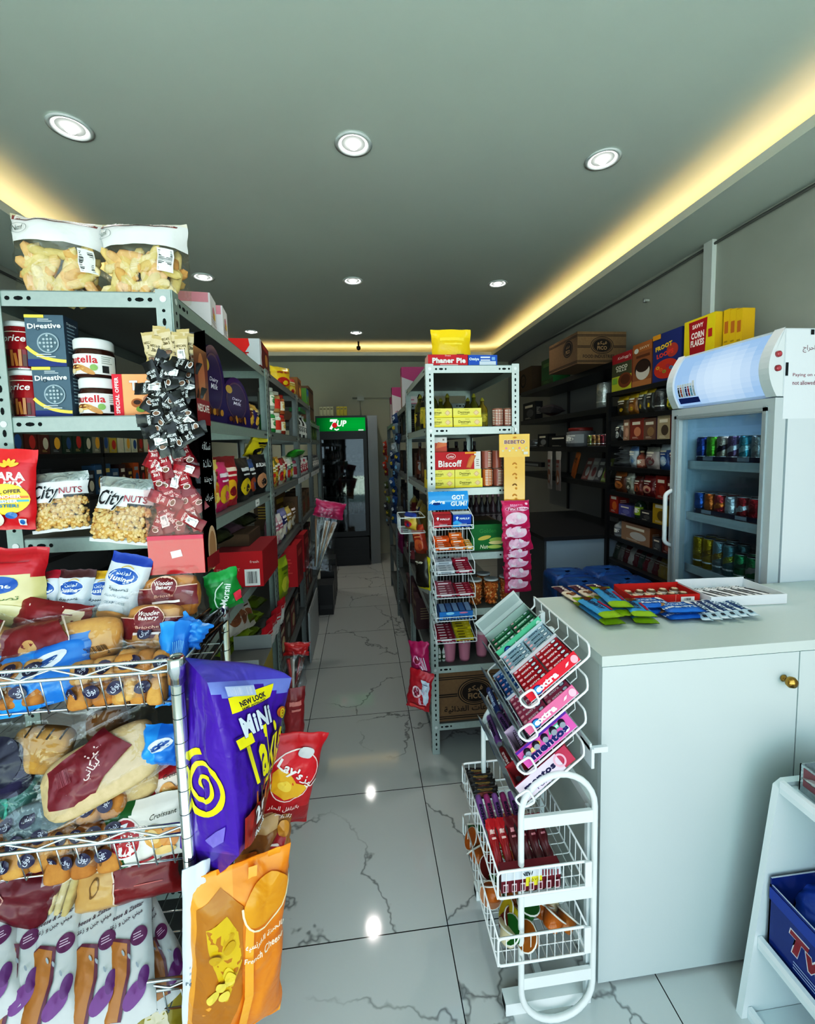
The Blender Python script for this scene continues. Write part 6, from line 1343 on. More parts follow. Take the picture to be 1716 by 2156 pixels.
def tin2(c):
    r, h = .027, .092; mb = MB().lathe([(r, 0, '8a6a5a'), (r, .003, c), (r, h - .004, '9a7a6a'), (r * .95, h, '8a7a70')], 18, 'gloss'); cc = cv_cyl(mb, r, 0)
    for k in range(9): cc.rect(-r * 1.3, .01 + k * .0085, r * 1.3, .0145 + k * .0085, ('e0d4c8', 'd9c0b0')[k % 2])
    for u in (-.02, -.006, .008, .022): cc.rect(u, .008, u + .003, .086, c)
    return mb
KT2 = [Kind(lambda c=c: thing('wafer_tin', '', 'tin', mb=tin2(c))) for c in ('9a5a4a', 'c9743a')]
for k, (px, z, kk, lab) in enumerate(((1048, 1.7175, 0, 'left tin on the second shelf'), (1071, 1.7175, 0, 'right tin on the second shelf, beside the post'), (1026, 1.4105, 1, 'orange-fronted lower tin on the third shelf beside the cracker boxes'), (1049, 1.4105, 0, 'lower tin on the third shelf beside the yellow hanger'), (1024, 1.503, 0, 'upper left tin on the third shelf'), (1047, 1.503, 0, 'upper right tin on the third shelf, behind the yellow hanger'))):
    x = ony(px, 900 if z > 1.6 else 1000, YR + .03).x; KT2[kk]((x, YR + .035, z), RZ(20 * k), 'striped brown wafer tin, ' + lab, 'striped wafer tins')
fbox('sandwich_biscuit_box', 'green biscuit box on the fourth shelf between the gum rack and the pink bags', 'biscuit box', 992, 1062, 1106, 1160, YR + .02, .12, 1.0755, '17733a', '125c2e', lambda f, t, r, l, w, h: (f.text('Golden', .0, h * .25, h * .16, '3f8a4a', w=w * .5), f.ell(-w * .1, -h * .02, w * .2, h * .08, 'c9b45a', rot=.2), f.ell(w * .28, -h * .12, w * .24, h * .1, '9ab45a'), f.ell(w * .26, -h * .22, w * .24, h * .07, 'd9c890'), f.text('Nut', -w * .12, -h * .36, h * .16, 'e8e4c9', w=w * .24, shear=.2), f.ell(w * .2, -h * .38, w * .22, h * .07, 'b5c46a')))
mb, f, t, r, l = carton(.28, .2, .12, '5a4a3a', '4a3c30', '6a5a48', 'carton'); thing('carton', 'brown open carton behind the green biscuit box', 'carton', (.62, YR + .28, 1.0755), mb=mb)
# cups of coated corn nuts and of pink cotton candy
def nutcup():
    r0, r1, h = .029, .037, .135; o = thing('snack_cup', '', 'snack cup', group='clear cups of orange coated nuts')
    mb = MB(); rr = random.Random(3); nb = nuts_mb(.001, .001, .001, 3, 0)
    mb.lathe([(r0 * .93, .004, 'b5692c'), (r1 * .92, h * .86, 'b5692c'), (.001, h * .9, 'c9803c')], 18, 'bread')
    for i in range(170):
        z = .006 + rr.random() * h * .86; a = rr.random() * 6.3; q = (r0 + (r1 - r0) * z / h) * .95; j = len(mb.v); s = .0062 * rr.uniform(.8, 1.3); c = C(rr.choice(('d98a4a', 'e0a468', 'c9702c', 'e6b888', 'b85c24')))
        p = Vector((q * sin(a), -q * cos(a), z))
        for d in ((1, 0, 0), (-1, 0, 0), (0, 1, 0), (0, -1, 0), (0, 0, 1.3), (0, 0, -1.3)): mb.v.append(tuple(p + Vector(d) * s))
        for f in ((0, 2, 4), (2, 1, 4), (1, 3, 4), (3, 0, 4), (2, 0, 5), (1, 2, 5), (3, 1, 5), (0, 3, 5)): mb.fi([j + k for k in f], c, 'bread', True)
    obj('coated_nuts', mb, o)
    obj('cup', MB().lathe([(r0, 0, (1, 1, 1, 1)), (r1, h, (1, 1, 1, 1))], 22, 'acrylic', cap1=False), o)
    obj('lid', MB().lathe([(r1 + .001, h - .006, 'c9ccca'), (r1 + .002, h, 'c9ccca'), (r1 * .8, h + .003, 'b0b4b2'), (r1 * .5, h + .002, 'a4a8a6')], 22, 'plastic'), o)
    return o
KC = Kind(nutcup)
for k, (px, dy, lab) in enumerate(((1000, 0, 'left cup beside the gum rack'), (1034, 0, 'front middle cup'), (1066, .03, 'right cup behind the pink bags'), (1018, .1, 'cup standing behind the front two'))):
    x = ony(px, 1270, YR + .045 + dy).x; KC((x, YR + .045 + dy, .7805), RZ(50 * k), 'clear cup of orange coated nuts, ' + lab)
def pinkcup():
    r0, r1, h = .028, .038, .155; body = [(r0, 0, 'b5788c'), (r0 * 1.02, .01, 'c98a9e'), (r1 * .97, h * .82, 'c98a9e'), (r1, h * .83, 'd9c4c9'), (r1 + .001, h, 'c9c4c6')]
    return thing('drink_cup', '', 'cup', group='pink cups with grey lids', parts=[('cup', MB().lathe(body, 24, 'gloss')), ('lid', MB().lathe([(r1 + .0015, h - .008, 'a9a9aa'), (r1 + .0025, h, 'b5b6b6'), (r1 * .85, h + .002, '9c9d9e'), (r1 * .6, h - .002, 'a5a6a7')], 24, 'plastic'))])
KPC = Kind(pinkcup)
for px, dy, lab in ((947, 0, 'first from the gum rack post'), (978, 0, 'second from the post, below the lowest gum basket'), (1014, .03, 'third from the post, in full view'), (1048, .07, 'fourth from the post'), (1050, .18, 'standing behind the fourth')):
    x = ony(px, 1388, YR + .045 + dy).x; KPC((x, YR + .045 + dy, .4805), RZ(0), 'pink filled cup with grey lid, ' + lab)
for k in range(2):
    x = ony(926 + 9 * k, 1390, YR + .03).x; thing('drink_bottle', ('left' if k == 0 else 'right') + ' little white and green bottle tucked behind the gum rack post', 'bottle', (x, YR + .04, .4805), RZ(0), 'little white and green bottles', bottle_parts(.0095, .085, 'cfd6cf', '2a6a3a', '2f5a3a', m='plastic'))
def fico(f, w, h, sub=None, ar=None):
    K = '17110d'
    for v in (.40, .36): f.rect(-w / 2, h * v - h * .008, w / 2, h * v + h * .008, K)
    for v in (-.40, -.44): f.rect(-w / 2, h * v - h * .008, w / 2, h * v + h * .008, K)
    for s in (-1, 1):
        f.rect(min(s * w * .24, s * w / 2), h * .04, max(s * w * .24, s * w / 2), h * .06, K); f.rect(min(s * w * .24, s * w / 2), h * .0, max(s * w * .24, s * w / 2), h * .018, K)
    f.ell(0, h * .07, w * .235, h * .27, K, n=36); f.ell(0, h * .07, w * .222, h * .25, '8a6c4e', n=36); f.ell(0, h * .07, w * .205, h * .232, K, n=36); f.ell(0, h * .07, w * .19, h * .215, '8a6c4e', n=36); f.ell(0, h * .07, w * .182, h * .205, '241a14', n=36)
    f.text('فيكو', 0, h * .14, h * .13, '9a7c5c', w=w * .2, bold=.03); f.text('FICO', 0, -h * .01, h * .12, '9a7c5c', w=w * .2, bold=.04)
    if sub: f.text(sub, 0, -h * .27, h * .10, '2a1d15', w=w * .78, bold=.01)
    if ar: f.text(ar, -w * .02, -h * .26, h * .15, '2a1d15', w=w * .8)
fbox('carton', 'brown food carton with a black oval emblem on the lowest shelf of the pale unit', 'carton', 922, 1078, 1408, 1510, YR, .22, .1675, '7d6247', '6e553d', lambda f, t, r, l, w, h: fico(f, w, h, None, 'الصناعات الغذائية'), m='carton')

# ================================================================== hanging wire gum rack on the left post
GY = 1.985
o = thing('gum_rack', 'white wire gum rack with blue header hung on the pale unit\'s left post', 'gum rack', (.42, 2.1, .6))
Lg = lambda p: (p[0] - .42, p[1] - 2.1, p[2] - .6)
a, b, c_ = ony(902, 1075, GY), ony(985, 1071, GY), ony(902, 1036, GY); w = b.x - a.x; h = c_.z - a.z
mb = MB(); fn = lambda u, v: Vector(Lg((a.x + w * u, GY - .012 * sin(pi * v) + .02 * (1 - v) * 0, a.z + h * v)))
mb.grid(fn, 6, 8, '1f86d0', 'gloss'); mb.grid(lambda u, v: fn(1 - u, v) + Vector((0, .003, 0)), 6, 8, '1a70b0', 'gloss')
hc = CV(mb, lambda u, v, hh: fn(u / w + .5, v / h + .5) + Vector((0, -hh, 0)), 'gloss', step=.02, h=.001)
hc.text('Extra', -w * .26, -h * .05, h * .22, 'eef5fb', w=w * .34, bold=.05, shear=.15); hc.strip([(-w * .48, -h * .12), (-w * .42, -h * .02), (-w * .4, -h * .1)], .004, 'eef5fb'); hc.text('GOT', w * .24, h * .18, h * .25, 'eef5fb', w=w * .32, bold=.04); hc.text('GUM?', w * .26, -h * .16, h * .27, 'eef5fb', w=w * .42, bold=.04); hc.ell(-w * .3, -h * .14, w * .1, h * .07, '1a3f7c')
obj('header_sign', mb, o)
GB = []
for k, (lx, ly, rx_, ry_) in enumerate(((913, 1116, 997, 1113), (915, 1162, 998, 1159), (917, 1212, 1000, 1208), (918, 1262, 1001, 1256), (919, 1311, 1003, 1303), (919, 1358, 1004, 1348))):
    A, B = ony(lx, ly, GY - .02), ony(rx_, ry_, GY - .02); z = (A.z + B.z) / 2; x0, x1 = A.x, B.x; y0, y1 = GY - .02, GY + .115; GB.append((x0, x1, z, y0, y1))
    f = MB(); wr = 'eceff0'
    f.tube([Lg(p) for p in rcurve([(x0, y0, z), (x1, y0, z), (x1, y0, z + .018), (x0, y0, z + .018)], .005, 2, True)], .0022, wr, 'enamel', 6, True)
    for x in (x0, x1): f.tube([Lg(p) for p in ((x, y0, z), (x, y1, z + .028), (x, y1, z + .095), (x, y1 - .03, z + .09), (x, y0 + .005, z + .055), (x, y0, z + .018))], .0022, wr, 'enamel', 6)
    f.tube([Lg(p) for p in ((x0, y1, z + .095), (x1, y1, z + .095))], .0022, wr, 'enamel', 6)
    n = 12
    for i in range(1, n): x = x0 + (x1 - x0) * i / n; f.tube([Lg(p) for p in ((x, y0, z), (x, y1, z + .028), (x, y1, z + .095))], .0013, wr, 'enamel', 4)
    for j in range(1, 4): t = j / 4; f.tube([Lg((x0, y0 + (y1 - y0) * t, z + .028 * t)), Lg((x1, y0 + (y1 - y0) * t, z + .028 * t))], .0013, wr, 'enamel', 4)
    obj('gum_basket', f, o)
obj('back_wire', MB().tube([Lg((.36, 2.103, .6)), Lg((.36, 2.103, 1.3))], .003, 'e4e8e8', 'enamel').tube([Lg((.5, 2.103, .6)), Lg((.5, 2.103, 1.3))], .003, 'e4e8e8', 'enamel'), o)
GS = math.atan2(.028, .135)
def packs(k, u0, u1, col, cap, n, rows, label, group, txt=None, tc='f0e6e6', dz=.016):
    x0, x1, z, y0, y1 = GB[k]; w = (x1 - x0) * (u1 - u0) * .97; d = .016 + .003
    def mk():
        mb, f, t, r, l = carton(w, .019, .014, col, cap, col); f.rect(-w * .3, -.003, w * .3, .003, tc); t.rect(-w * .35, -.004, w * .05, .004, tc); t.ell(w * .25, 0, .008, .005, cap, n=10); return thing('gum_pack', '', 'gum pack', mb=mb)
    K = Kind(mk); x = x0 + (x1 - x0) * (u0 + u1) / 2
    for i in range(n):
        for j in range(rows(i) if callable(rows) else rows):
            y = y0 + .016 + .021 * i; K((x + (i % 2) * .001, y, z + .004 + .207 * (y - y0) + .0145 * j), (GS, 0, 0), label, group)
# first basket: two upright boxes
for u0, u1, c, c2, lab, patch in ((.02, .46, '9c1f2c', 'b5303c', 'red sweet box standing in the top gum basket', 'b5404a'), (.5, .96, '1c4aa0', '173c86', 'blue sweet box standing in the top gum basket', '3f9ad9')):
    x0, x1, z, y0, y1 = GB[0]; w = (x1 - x0) * (u1 - u0); mb, f, t, r, l = carton(w, .05, .062, c, c2, 'b9c4cc' if u0 > .4 else c2)
    f.text('HALLS', w * .12, .012, .010, 'eef0f2', w=w * .55, shear=.15, bold=.04); f.poly([(-w * .5, -.031), (-w * .1, -.031), (.0, -.012), (-w * .3, .004), (-w * .5, -.005)], patch); f.poly([(-w * .36, .018), (-w * .28, .024), (-w * .2, .018), (-w * .28, .004)], 'e8f2f8'); f.lines(-w * .2, -.026, w * .4, -.012, 'd9dde4', 3)
    thing('sweet_box', lab, 'sweet box', (x0 + (x1 - x0) * (u0 + u1) / 2, y0 + .042, z + .012), (GS, 0, 0), mb=mb)
packs(1, .04, .45, 'd9641c', 'b5500f', 5, lambda i: 1 + (i > 2), 'orange gum pack in the left pile of the second basket', 'orange gum packs, left pile'); packs(1, .46, .80, 'e07a24', 'c96a18', 5, lambda i: 1 + (i > 1) + (i > 3), 'orange gum pack in the middle pile of the second basket', 'orange gum packs, middle pile'); packs(1, .82, .98, 'd9a02a', 'c9c4b4', 4, 1, 'yellow gum pack at the right of the second basket', 'yellow gum packs')
packs(2, .05, .50, 'c9cdd2', 'a9b0b8', 5, lambda i: 1 + (i > 2), 'white gum pack in the third basket', 'white gum packs', tc='8a929a'); packs(2, .52, .95, '9c1a3c', 'b5506a', 5, lambda i: 1 + (i > 3), 'magenta gum pack in the third basket', 'magenta gum packs')
packs(3, .04, .50, '9c5060', 'c9a0a8', 5, lambda i: 1 + (i > 3), 'dusty pink gum pack in the fourth basket', 'dusty pink gum packs'); packs(3, .52, .97, 'a01a38', 'c96a80', 5, 1, 'crimson gum pack in the fourth basket', 'crimson gum packs')
x0, x1, z, y0, y1 = GB[4]; w = (x1 - x0) * .84; mb, f, t, r, l = carton(w, .075, .042, '2f7fc0', '2a6fa8', '1f3a6a'); f.rect(-w / 2, -.021, w / 2, -.004, '3a8fd0'); f.text('mentos', .002, -.01, .018, '14205c', w=w * .8, bold=.05, outline='e4eef6'); f.ell(-w * .18, .012, w * .12, .008, '9ad0ee'); f.ell(w * .22, .013, w * .13, .005, 'd98aa8')
for k in range(5): t.rect(-w * .45 + w * .19 * k, -.036, -w * .3 + w * .19 * k, .036, ('8aa4c4', '5a7fae')[k % 2])
thing('mint_box', 'open blue mint box in the fifth gum basket', 'mint box', (x0 + (x1 - x0) * .5, y0 + .048, z + .012), (GS, 0, 0), mb=mb)
packs(5, .03, .48, '8f1836', 'c9a0a8', 6, 1, 'dark pink gum pack in the lowest basket', 'dark pink gum packs'); packs(5, .5, .94, 'c9b81c', 'd9cc5a', 6, lambda i: 1 + (i > 2), 'yellow gum pack in the lowest basket', 'yellow gum packs, lowest basket', tc='7a6a14')

# ================================================================== orange hanger with pink marshmallow bags
HY = 2.07
def hp(px, py): p = ony(px, py, HY); return p
a, b = hp(1060, 1055), hp(1117, 915)
o = thing('hanger_card', 'orange hanging sweet display card on the right post of the pale unit', 'hanger card', (hp(1083, 960).x, HY, hp(1083, 1062).z)); bx, bz = hp(1083, 960).x, hp(1083, 1062).z
m_ = .0023; mb = MB()
mb.box(-.052, .056, -.002, .002, hp(1083, 964).z - bz, hp(1083, 1060).z - bz + .0, 'd99a3a', 'gloss') if False else None
zt, zm = hp(1083, 914).z - bz, hp(1083, 962).z - bz
mb.box(-.054, .054, -.002, .002, 0, zm, 'e3a43c', 'gloss'); mb.box(-.078, .078, -.0025, .0025, zm, zt, 'e6b04a', 'gloss')
f = cv_front(mb, -.003, 0, (zm + zt) / 2); f.text('BEBETO', 0, .018, .022, 'f6ead0', w=.11, bold=.06); f.text('BEBETO', 0, .018, .019, '7a4a5a', w=.105, bold=.03)
for k in range(8): f.ell(-.06 + .017 * k, -.025 + .012 * (k % 2), .006, .005, ('e8d9a8', 'd98ab0', 'f0e4c4', 'c9d0a0')[k % 4], n=10)
f.rect(.045, -.045, .068, -.032, 'e8e0c8'); f.ell(0, .04, .01, .004, 'b57a2a')
f2 = cv_front(mb, -.002, 0, zm * .5)
for k in range(4): f2.ell(0, zm * (.32 - .22 * k), .014, .016, 'b57826' if k != 2 else '7a5214', inner=.55, a0=.3, a1=2.8); f2.ell(.008, zm * (.28 - .22 * k), .006, .006, 'c98a30')
obj('card', mb, o)
obj('hook_wire', MB().tube([(0, .001, zt - .01), (0, .0, zt + .03), (0, .03, zt + .04)], .0015, '8a8c8e', 'chrome'), o)
def marsh():
    w, h = .145, .14; mb, F, B = pouch(w, h, .032, 'b81d5a', seed=211, wr=.005, seal=.08, sealcol='a3164e')
    F.text('BEBETO', 0, h * .33, h * .06, 'e6b0c8', w=w * .45); F.ell(-w * .16, h * .2, w * .24, h * .09, 'd98ab0'); F.ell(-w * .16, h * .2, w * .22, h * .075, 'a3104a'); F.text('Pink', -w * .18, h * .2, h * .1, 'f6e4ee', w=w * .28, shear=.2); F.ell(w * .22, h * .2, w * .24, h * .075, 'eec4d8'); F.text('&White', w * .22, h * .2, h * .08, '9a1a50', w=w * .4, bold=.03)
    rr = random.Random(4)
    F.ell(-w * .02, -h * .14, w * .4, h * .22, 'e8c4d6')
    for k in range(9): F.ell(w * rr.uniform(-.32, .3), h * rr.uniform(-.26, .02), w * .1, h * .075, rr.choice(('f4eef2', 'f0e2ea', 'e8b4cc', 'f6f2f4')), rot=rr.uniform(-1, 1), n=14)
    F.ell(-w * .38, -h * .36, .006, .006, 'e8b4cc'); F.ell(w * .36, h * .38, .008, .006, 'e8b4cc')
    return mb
KM = Kind(lambda: thing('hanging_marshmallow_bag', '', 'marshmallow bag', group='pink marshmallow bags', mb=marsh()))
for k, (px, py, tl, ro) in enumerate(((1086, 1083, 0, 0), (1086, 1111, 0, -3), (1090, 1133, 0, 9), (1088, 1153, 0, 0), (1089, 1173, 0, 3), (1091, 1195, 0, -2), (1089, 1218, 0, 2))):
    l, e = at(px, py, HY - .03 + .012 * k, .14, ro, 0, 6); KM(l, e, ('top pink marshmallow bag hanging flat below the orange card' if k == 0 else ORD[k] + ' pink marshmallow bag from the top, folded forward below the orange card'))

# ================================================================== aisle side and inside of the right shelving
RXF = RX0 + .012
for k, (pa, z, hh, ww, lab) in enumerate(((846, 2.0205, .33, .2, 'nearest and widest'), (826, 1.9305, .32, .22, 'middle'), (809, 1.8605, .32, .24, 'farthest'))):
    y = min(yx(pa, z + .1, RXF), 4.8); z = 1.9305 if 3.07 < y < 3.99 else z; mb, f, t, r, l = carton(ww, .1, hh, 'cfc6c6', 'a58a80', 'd98aa8'); w = ww
    f.poly([(-w / 2, hh * .26), (-w / 2, hh / 2), (w / 2, hh / 2), (w / 2, hh * .02), (w * .3, hh * .08)], 'b5487a'); f.rect(w * .28, hh * .08, w * .46, hh * .2, 'c9a03a'); f.lines(-w * .35, -hh * .42, w * .1, -hh * .24, 'c98a9a', 2); l.rect(-.05, hh * .3, .05, hh / 2, '8a2a58')
    thing('carton', 'tall white carton with a pink top on the right top boards, ' + lab, 'carton', (RXF + ww / 2, y + .05, z), RZ(0), 'tall pink topped cartons', mb=mb)
r = random.Random(12)
def row(name, cat, n, pxa, pxb, z, mk, lab, group, x=None, deg=-90, back=.03):
    for k in range(n):
        px = pxa + (pxb - pxa) * (k + .5) / n; y = yx(px, z + .08, RXF if x is None else x); p = mk(k)
        thing(name, lab.format(ORD[k]), cat, ((RXF if x is None else x) + (back + .012 * (k % 2)) * (1 if deg < 0 else -1), y, z), RZ(deg + r.uniform(-4, 4)), group, parts=p if isinstance(p, list) else (), mb=None if isinstance(p, list) else p)
row('oil_bottle', 'bottle', 6, 893, 862, 1.7175, lambda k: bottle_parts(.034, .22 + .02 * (k % 3), ('4a4a14', '8a8420', '23261a', '6a6a1c')[k % 4], ('b5a82a', 'a8a03a', '1c1c1c')[k % 3], ('6a6218', '2a2418', 'a09a30')[k % 3], 'c9b84a', tip=True), '{} olive and yellow bottle from the front, second shelf, aisle side', 'olive and yellow bottles on the right second shelf', back=.05)
for k in range(5):
    x = ony((900 + 28, 944, 985, 1000, 1015)[k], 860, 2.62).x; thing('oil_bottle', '{} yellow-green bottle from the left, behind the cracker boxes'.format(ORD[k]), 'bottle', (x, 2.62 + .03 * (k % 2), 1.7175), RZ(0), 'yellow-green bottles behind the cracker boxes', bottle_parts(.034, .2 + .03 * (k % 2), ('6a6a1c', '7a6a1a', '4a4418')[k % 3], 'a8a03a', '8a8020', 'c9b84a', tip=True))
row('carton', 'carton', 3, 890, 846, 1.4105, lambda k: generic_box(.2, .2, .2 - .03 * (k % 2), '5a4430', '4a3828', '3a2c20' if k else '8a6a4a', None, '7a6048', 'carton'), '{} brown carton from the front, third shelf, aisle side', 'brown cartons on the right third shelf', back=.12)
for k in range(7):
    x = .38 + .06 * k; thing('bottle', '{} dark bottle from the left at the back of the third shelf'.format(ORD[k]), 'bottle', (x, 2.75, 1.4105), RZ(0), 'dark bottles at the back of the third shelf', bottle_parts(.026, .24, ('3a1a14', '2a2c34', '2a1a1c', '34406a')[k % 4], '55555a', ('6a3a24', '5a6a9a', '4a4c50')[k % 3], '9a9a9a'))
for k in range(6):
    x = ony(1000 + 12 * k, 1085, 2.5).x; thing('bottle', '{} dim bottle from the left at the back of the fourth shelf'.format(ORD[k]), 'bottle', (x, 2.6, 1.0755), RZ(0), 'dim bottles at the back of the fourth shelf', bottle_parts(.022, .25, ('2a2426', '4a3038', '3a3a3c')[k % 3], '8a6a72', '3a2c30', '7a7070'))
row('snack_bag', 'snack bag', 4, 888, 850, 1.0755, lambda k: generic_bag(.15, .2, .06, ('6a5a1c', '2a3a6a', '5a1a1c', '3a3a34')[k], '8a7a2a', 'a5a08a', None, 'c9c4a0', 301 + k), '{} dim snack bag from the front, fourth shelf, aisle side', 'dim snack bags on the right fourth shelf')
row('food_jar', 'jar', 4, 888, 852, .7805, lambda k: jar_parts(.042, .15, '4a3a3c', '5a4a4c', '8a3a44'), '{} dark jar from the front, fifth shelf, aisle side', 'dark jars on the right fifth shelf')
row('grocery_box', 'grocery box', 3, 888, 862, .4805, lambda k: generic_box(.12, .12, .2, ('5a3038', '8a7a3a', '4a3238')[k], '4a2a30', '6a5a4a', None, '9a8a6a'), '{} dim grocery box from the front, sixth shelf, aisle side', 'dim grocery boxes on the right sixth shelf')
for k, (pa, z, n) in enumerate(((846, 1.7175, 4), (842, 1.4105, 4), (838, 1.0755, 4))):
    row('grocery_box', 'grocery box', n, 852, 822, z, lambda q: generic_box(.14, .12, .18, ('1c1e22', '3a2a1c', '2a2c30', '4a4420')[q % 4], '1a1c1e', ('3a4a6a', '6a4a2a', '5a5a54')[q % 3], None, '6a6a64'), '{} dim grocery box from the front in the second right unit, shelf ' + ('two', 'three', 'four')[k], 'dim grocery boxes in the second right unit', back=.07)
# strips of little bags hung along the aisle
def stripbags(cols, n, w=.075, h=.085):
    mb = []
    for i in range(n):
        p, F, B = pouch(w, h, .03, cols[i % len(cols)], seed=401 + i, wr=.008, seal=.08, nu=8, nv=8); F.ell(0, .005, w * .3, h * .2, ('d9dfe4', 'c9b43a', '8ac0e0')[i % 3], n=10); M4 = Matrix.Translation((.006 * ((i % 3) - 1), -.012 * (i % 2), -h * .93 * (i + 1))) @ Matrix.Rotation(.25 * ((i % 3) - 1), 4, 'Y')
        q = MB().add(p, M4); mb.append(q)
    return mb
def strip(label, px, py, n, cols, y=None, x=RX0 - .035, s=1):
    yy = y; p = onx(px, py, x)
    o = thing('bag_strip', label, 'bag strip', (x, p.y, p.z), (0, 0, radians(-60)), 'strips of small bags along the right aisle')
    for q in stripbags(cols, n): obj('snack_bag', q, o)
    obj('hang_strip', MB().box(-.004, .004, .012, .014, -.085 * n, .03, '9aa4aa', 'plastic'), o)
strip('upper strip of blue and silver bags hanging at the aisle side of the right shelving', 834, 872, 6, ('143f74', '66788a', '10305c', '8f9aa2'))
strip('long strip of bright blue bags hanging below the silver ones', 829, 948, 8, ('0f3468', '143f78', '0c2a54', '1c5288'), x=RX0 - .05)
strip('strip of red and orange bags hanging at the far right shelving', 812, 930, 5, ('b5341c', '8a1a1c', 'c9642a'), x=RX0 - .04)
strip('strip of green and grey bags hanging low at the far right shelving', 815, 1015, 6, ('4a5a2a', '6a6a64', '8a9a3a', '3a3c44'), x=RX0 - .045)
strip('strip of navy blue bags hanging at the farthest right post', 800, 900, 5, ('1c2a5a', '26407a', '3a4a6a'), x=RX0 - .03)
thing('bin_box', 'dark navy box standing low in the farthest right unit', 'box', (RXF + .1, yx(812, .7, RXF), .4805), RZ(-90), mb=generic_box(.3, .16, .26, '14183a', '10122a', None, None, '2a3060'))
# small wire basket and bags on the aisle side by the post
p = onx(889, 1098, RX0 - .02); mb = MB()
for zz in (0, .08): mb.tube(rcurve([(-.07, -.1, zz), (.06, -.1, zz), (.06, .1, zz), (-.07, .1, zz)], .01, 2, True), .003, 'd9dcdc', 'enamel', 6, True)
for k in range(8): y = -.1 + .2 * k / 7; mb.tube([(-.07, y, .08), (-.07, y, 0), (.06, y, 0)], .0015, 'd9dcdc', 'enamel', 4)
thing('wire_basket', 'small white wire basket hooked on the aisle side of the pale unit', 'basket', (RX0 - .07, p.y + .05, p.z - .05), mb=mb)
thing('snack_bag', 'yellow and blue small bag lying in the white wire basket', 'snack bag', (RX0 - .075, p.y + .04, p.z - .045), RZ(-60), mb=generic_bag(.1, .09, .05, 'c9a83a', '2f4a9a', 'b5283c', None, 'e6e0d0', 321))
l, e = at(884, 1138, 2.24, .15, 12, -35, 0); thing('hanging_snack_bag', 'orange-red clear snack bag hanging under the white wire basket', 'snack bag', l, e, mb=generic_bag(.08, .16, .05, 'a83a1c', 'b54a2a', 'c96a3a', None, 'd99a6a', 322))
for k, (px, py, c, b, lab) in enumerate(((888, 1200, '16130f', '3a2a1c', 'black snack bag hanging on the aisle side of the gum rack post'), (893, 1205, 'c4b81a', 'd9cc2a', 'bright yellow snack bag hanging beside the black one'), (899, 1215, '9a9a94', 'b5b5b0', 'grey-white snack bag hanging behind the bright yellow one'))):
    l, e = at(px, py, 2.10 + .03 * k, .17, 4 - 4 * k, -55, 0); thing('hanging_snack_bag', lab, 'snack bag', l, e, mb=generic_bag(.09, .17, .035, c, b, None, '9' if k == 0 else None, 'c9c4b4', 331 + k))
for k, (px, py, h, ro) in enumerate(((885, 1385, .17, 6), (884, 1452, .2, -8))):
    l, e = at(px, py, 2.02 - .03 * k, h, ro, -25, 0); w = .10 if k == 0 else .12
    mb, F, B = pouch(w, h, .05, 'a3145a' if k == 0 else 'b0162c', seed=341 + k, wr=.012, seal=.05); F.ell(-w * .1, 0, w * .22, h * .14, 'd98ab0' if k == 0 else 'e0c4c8', rot=.4); F.ell(-w * .1, 0, w * .15, h * .1, '8a0f3a', rot=.4)
    for q in range(6): F.strip([(w * (-.2 + .1 * q), h * .1), (w * (.1 + .05 * q), -h * .3)], .004, ('e8a8c4', 'd9d4dc')[q % 2])
    if k: F.poly([(w * .05, h * .35), (w * .42, h * .3), (w * .46, -h * .2), (w * .3, -h * .3)], 'c4ccd9'); F.lines(w * .14, h * .05, w * .38, h * .25, '5a6070', 4); F.rect(-w * .3, -h * .42, w * .3, -h * .34, 'd94a4a')
    thing('hanging_lollipop_bag', ('pink lollipop bag, upper of the two hanging by the foot of the post' if k == 0 else 'red and white lollipop bag, lower of the two hanging by the foot of the post'), 'lollipop bag', l, e, 'lollipop bags', mb=mb)
thing('pouch', 'magenta pouch hanging low in the second right unit', 'pouch', (RXF - .02, yx(845, .85, RXF - .02), .72), RZ(-80), mb=generic_bag(.1, .22, .05, '7a1050', '8a1a5a', None, None, 'a54a80', 351))
# ================================================================== right wall goods
def wrow(items, x, z, lab_suffix, group=None, deg=-90):
    """items: (px0, px1, py_top, py_bottom, kind, colours.., label)"""
    for it in items:
        pa, pb, hgt, kind, c1, c2, c3, lab = it; y1, y0 = yx(pa, z + hgt / 2, x), yx(pb, z + hgt / 2, x); w = abs(y1 - y0) * .96; y = (y0 + y1) / 2
        seed = int(pa * 3 + z * 100)
        if kind == 'box': mb = generic_box(w, .09, hgt, c1, c2, c3, None, 'e4dccb')
        elif kind == 'bag': mb = generic_bag(w, hgt, .06, c1, c2, c3, None, 'efe8da', seed)
        elif kind == 'jar': thing('food_jar', lab, 'jar', (x + .045, y, z + .0005), RZ(deg), group, jar_parts(w / 2, hgt, c1, c2, c3)); continue
        elif kind == 'bot': thing('bottle', lab, 'bottle', (x + .045, y, z + .0005), RZ(deg), group, bottle_parts(w / 2, hgt, c1, c2, c3)); continue
        elif kind == 'tin':
            thing('food_tin', lab, 'tin', (x + .045, y, z + .0005), RZ(deg), group, can_parts(w / 2, hgt, c1, c2)); continue
        thing({'box': 'grocery_box', 'bag': 'food_pouch'}[kind], lab, {'box': 'grocery box', 'bag': 'pouch'}[kind], (x + .05, y, z + .0005), RZ(deg), group, mb=mb)
NX = NX0 + .005
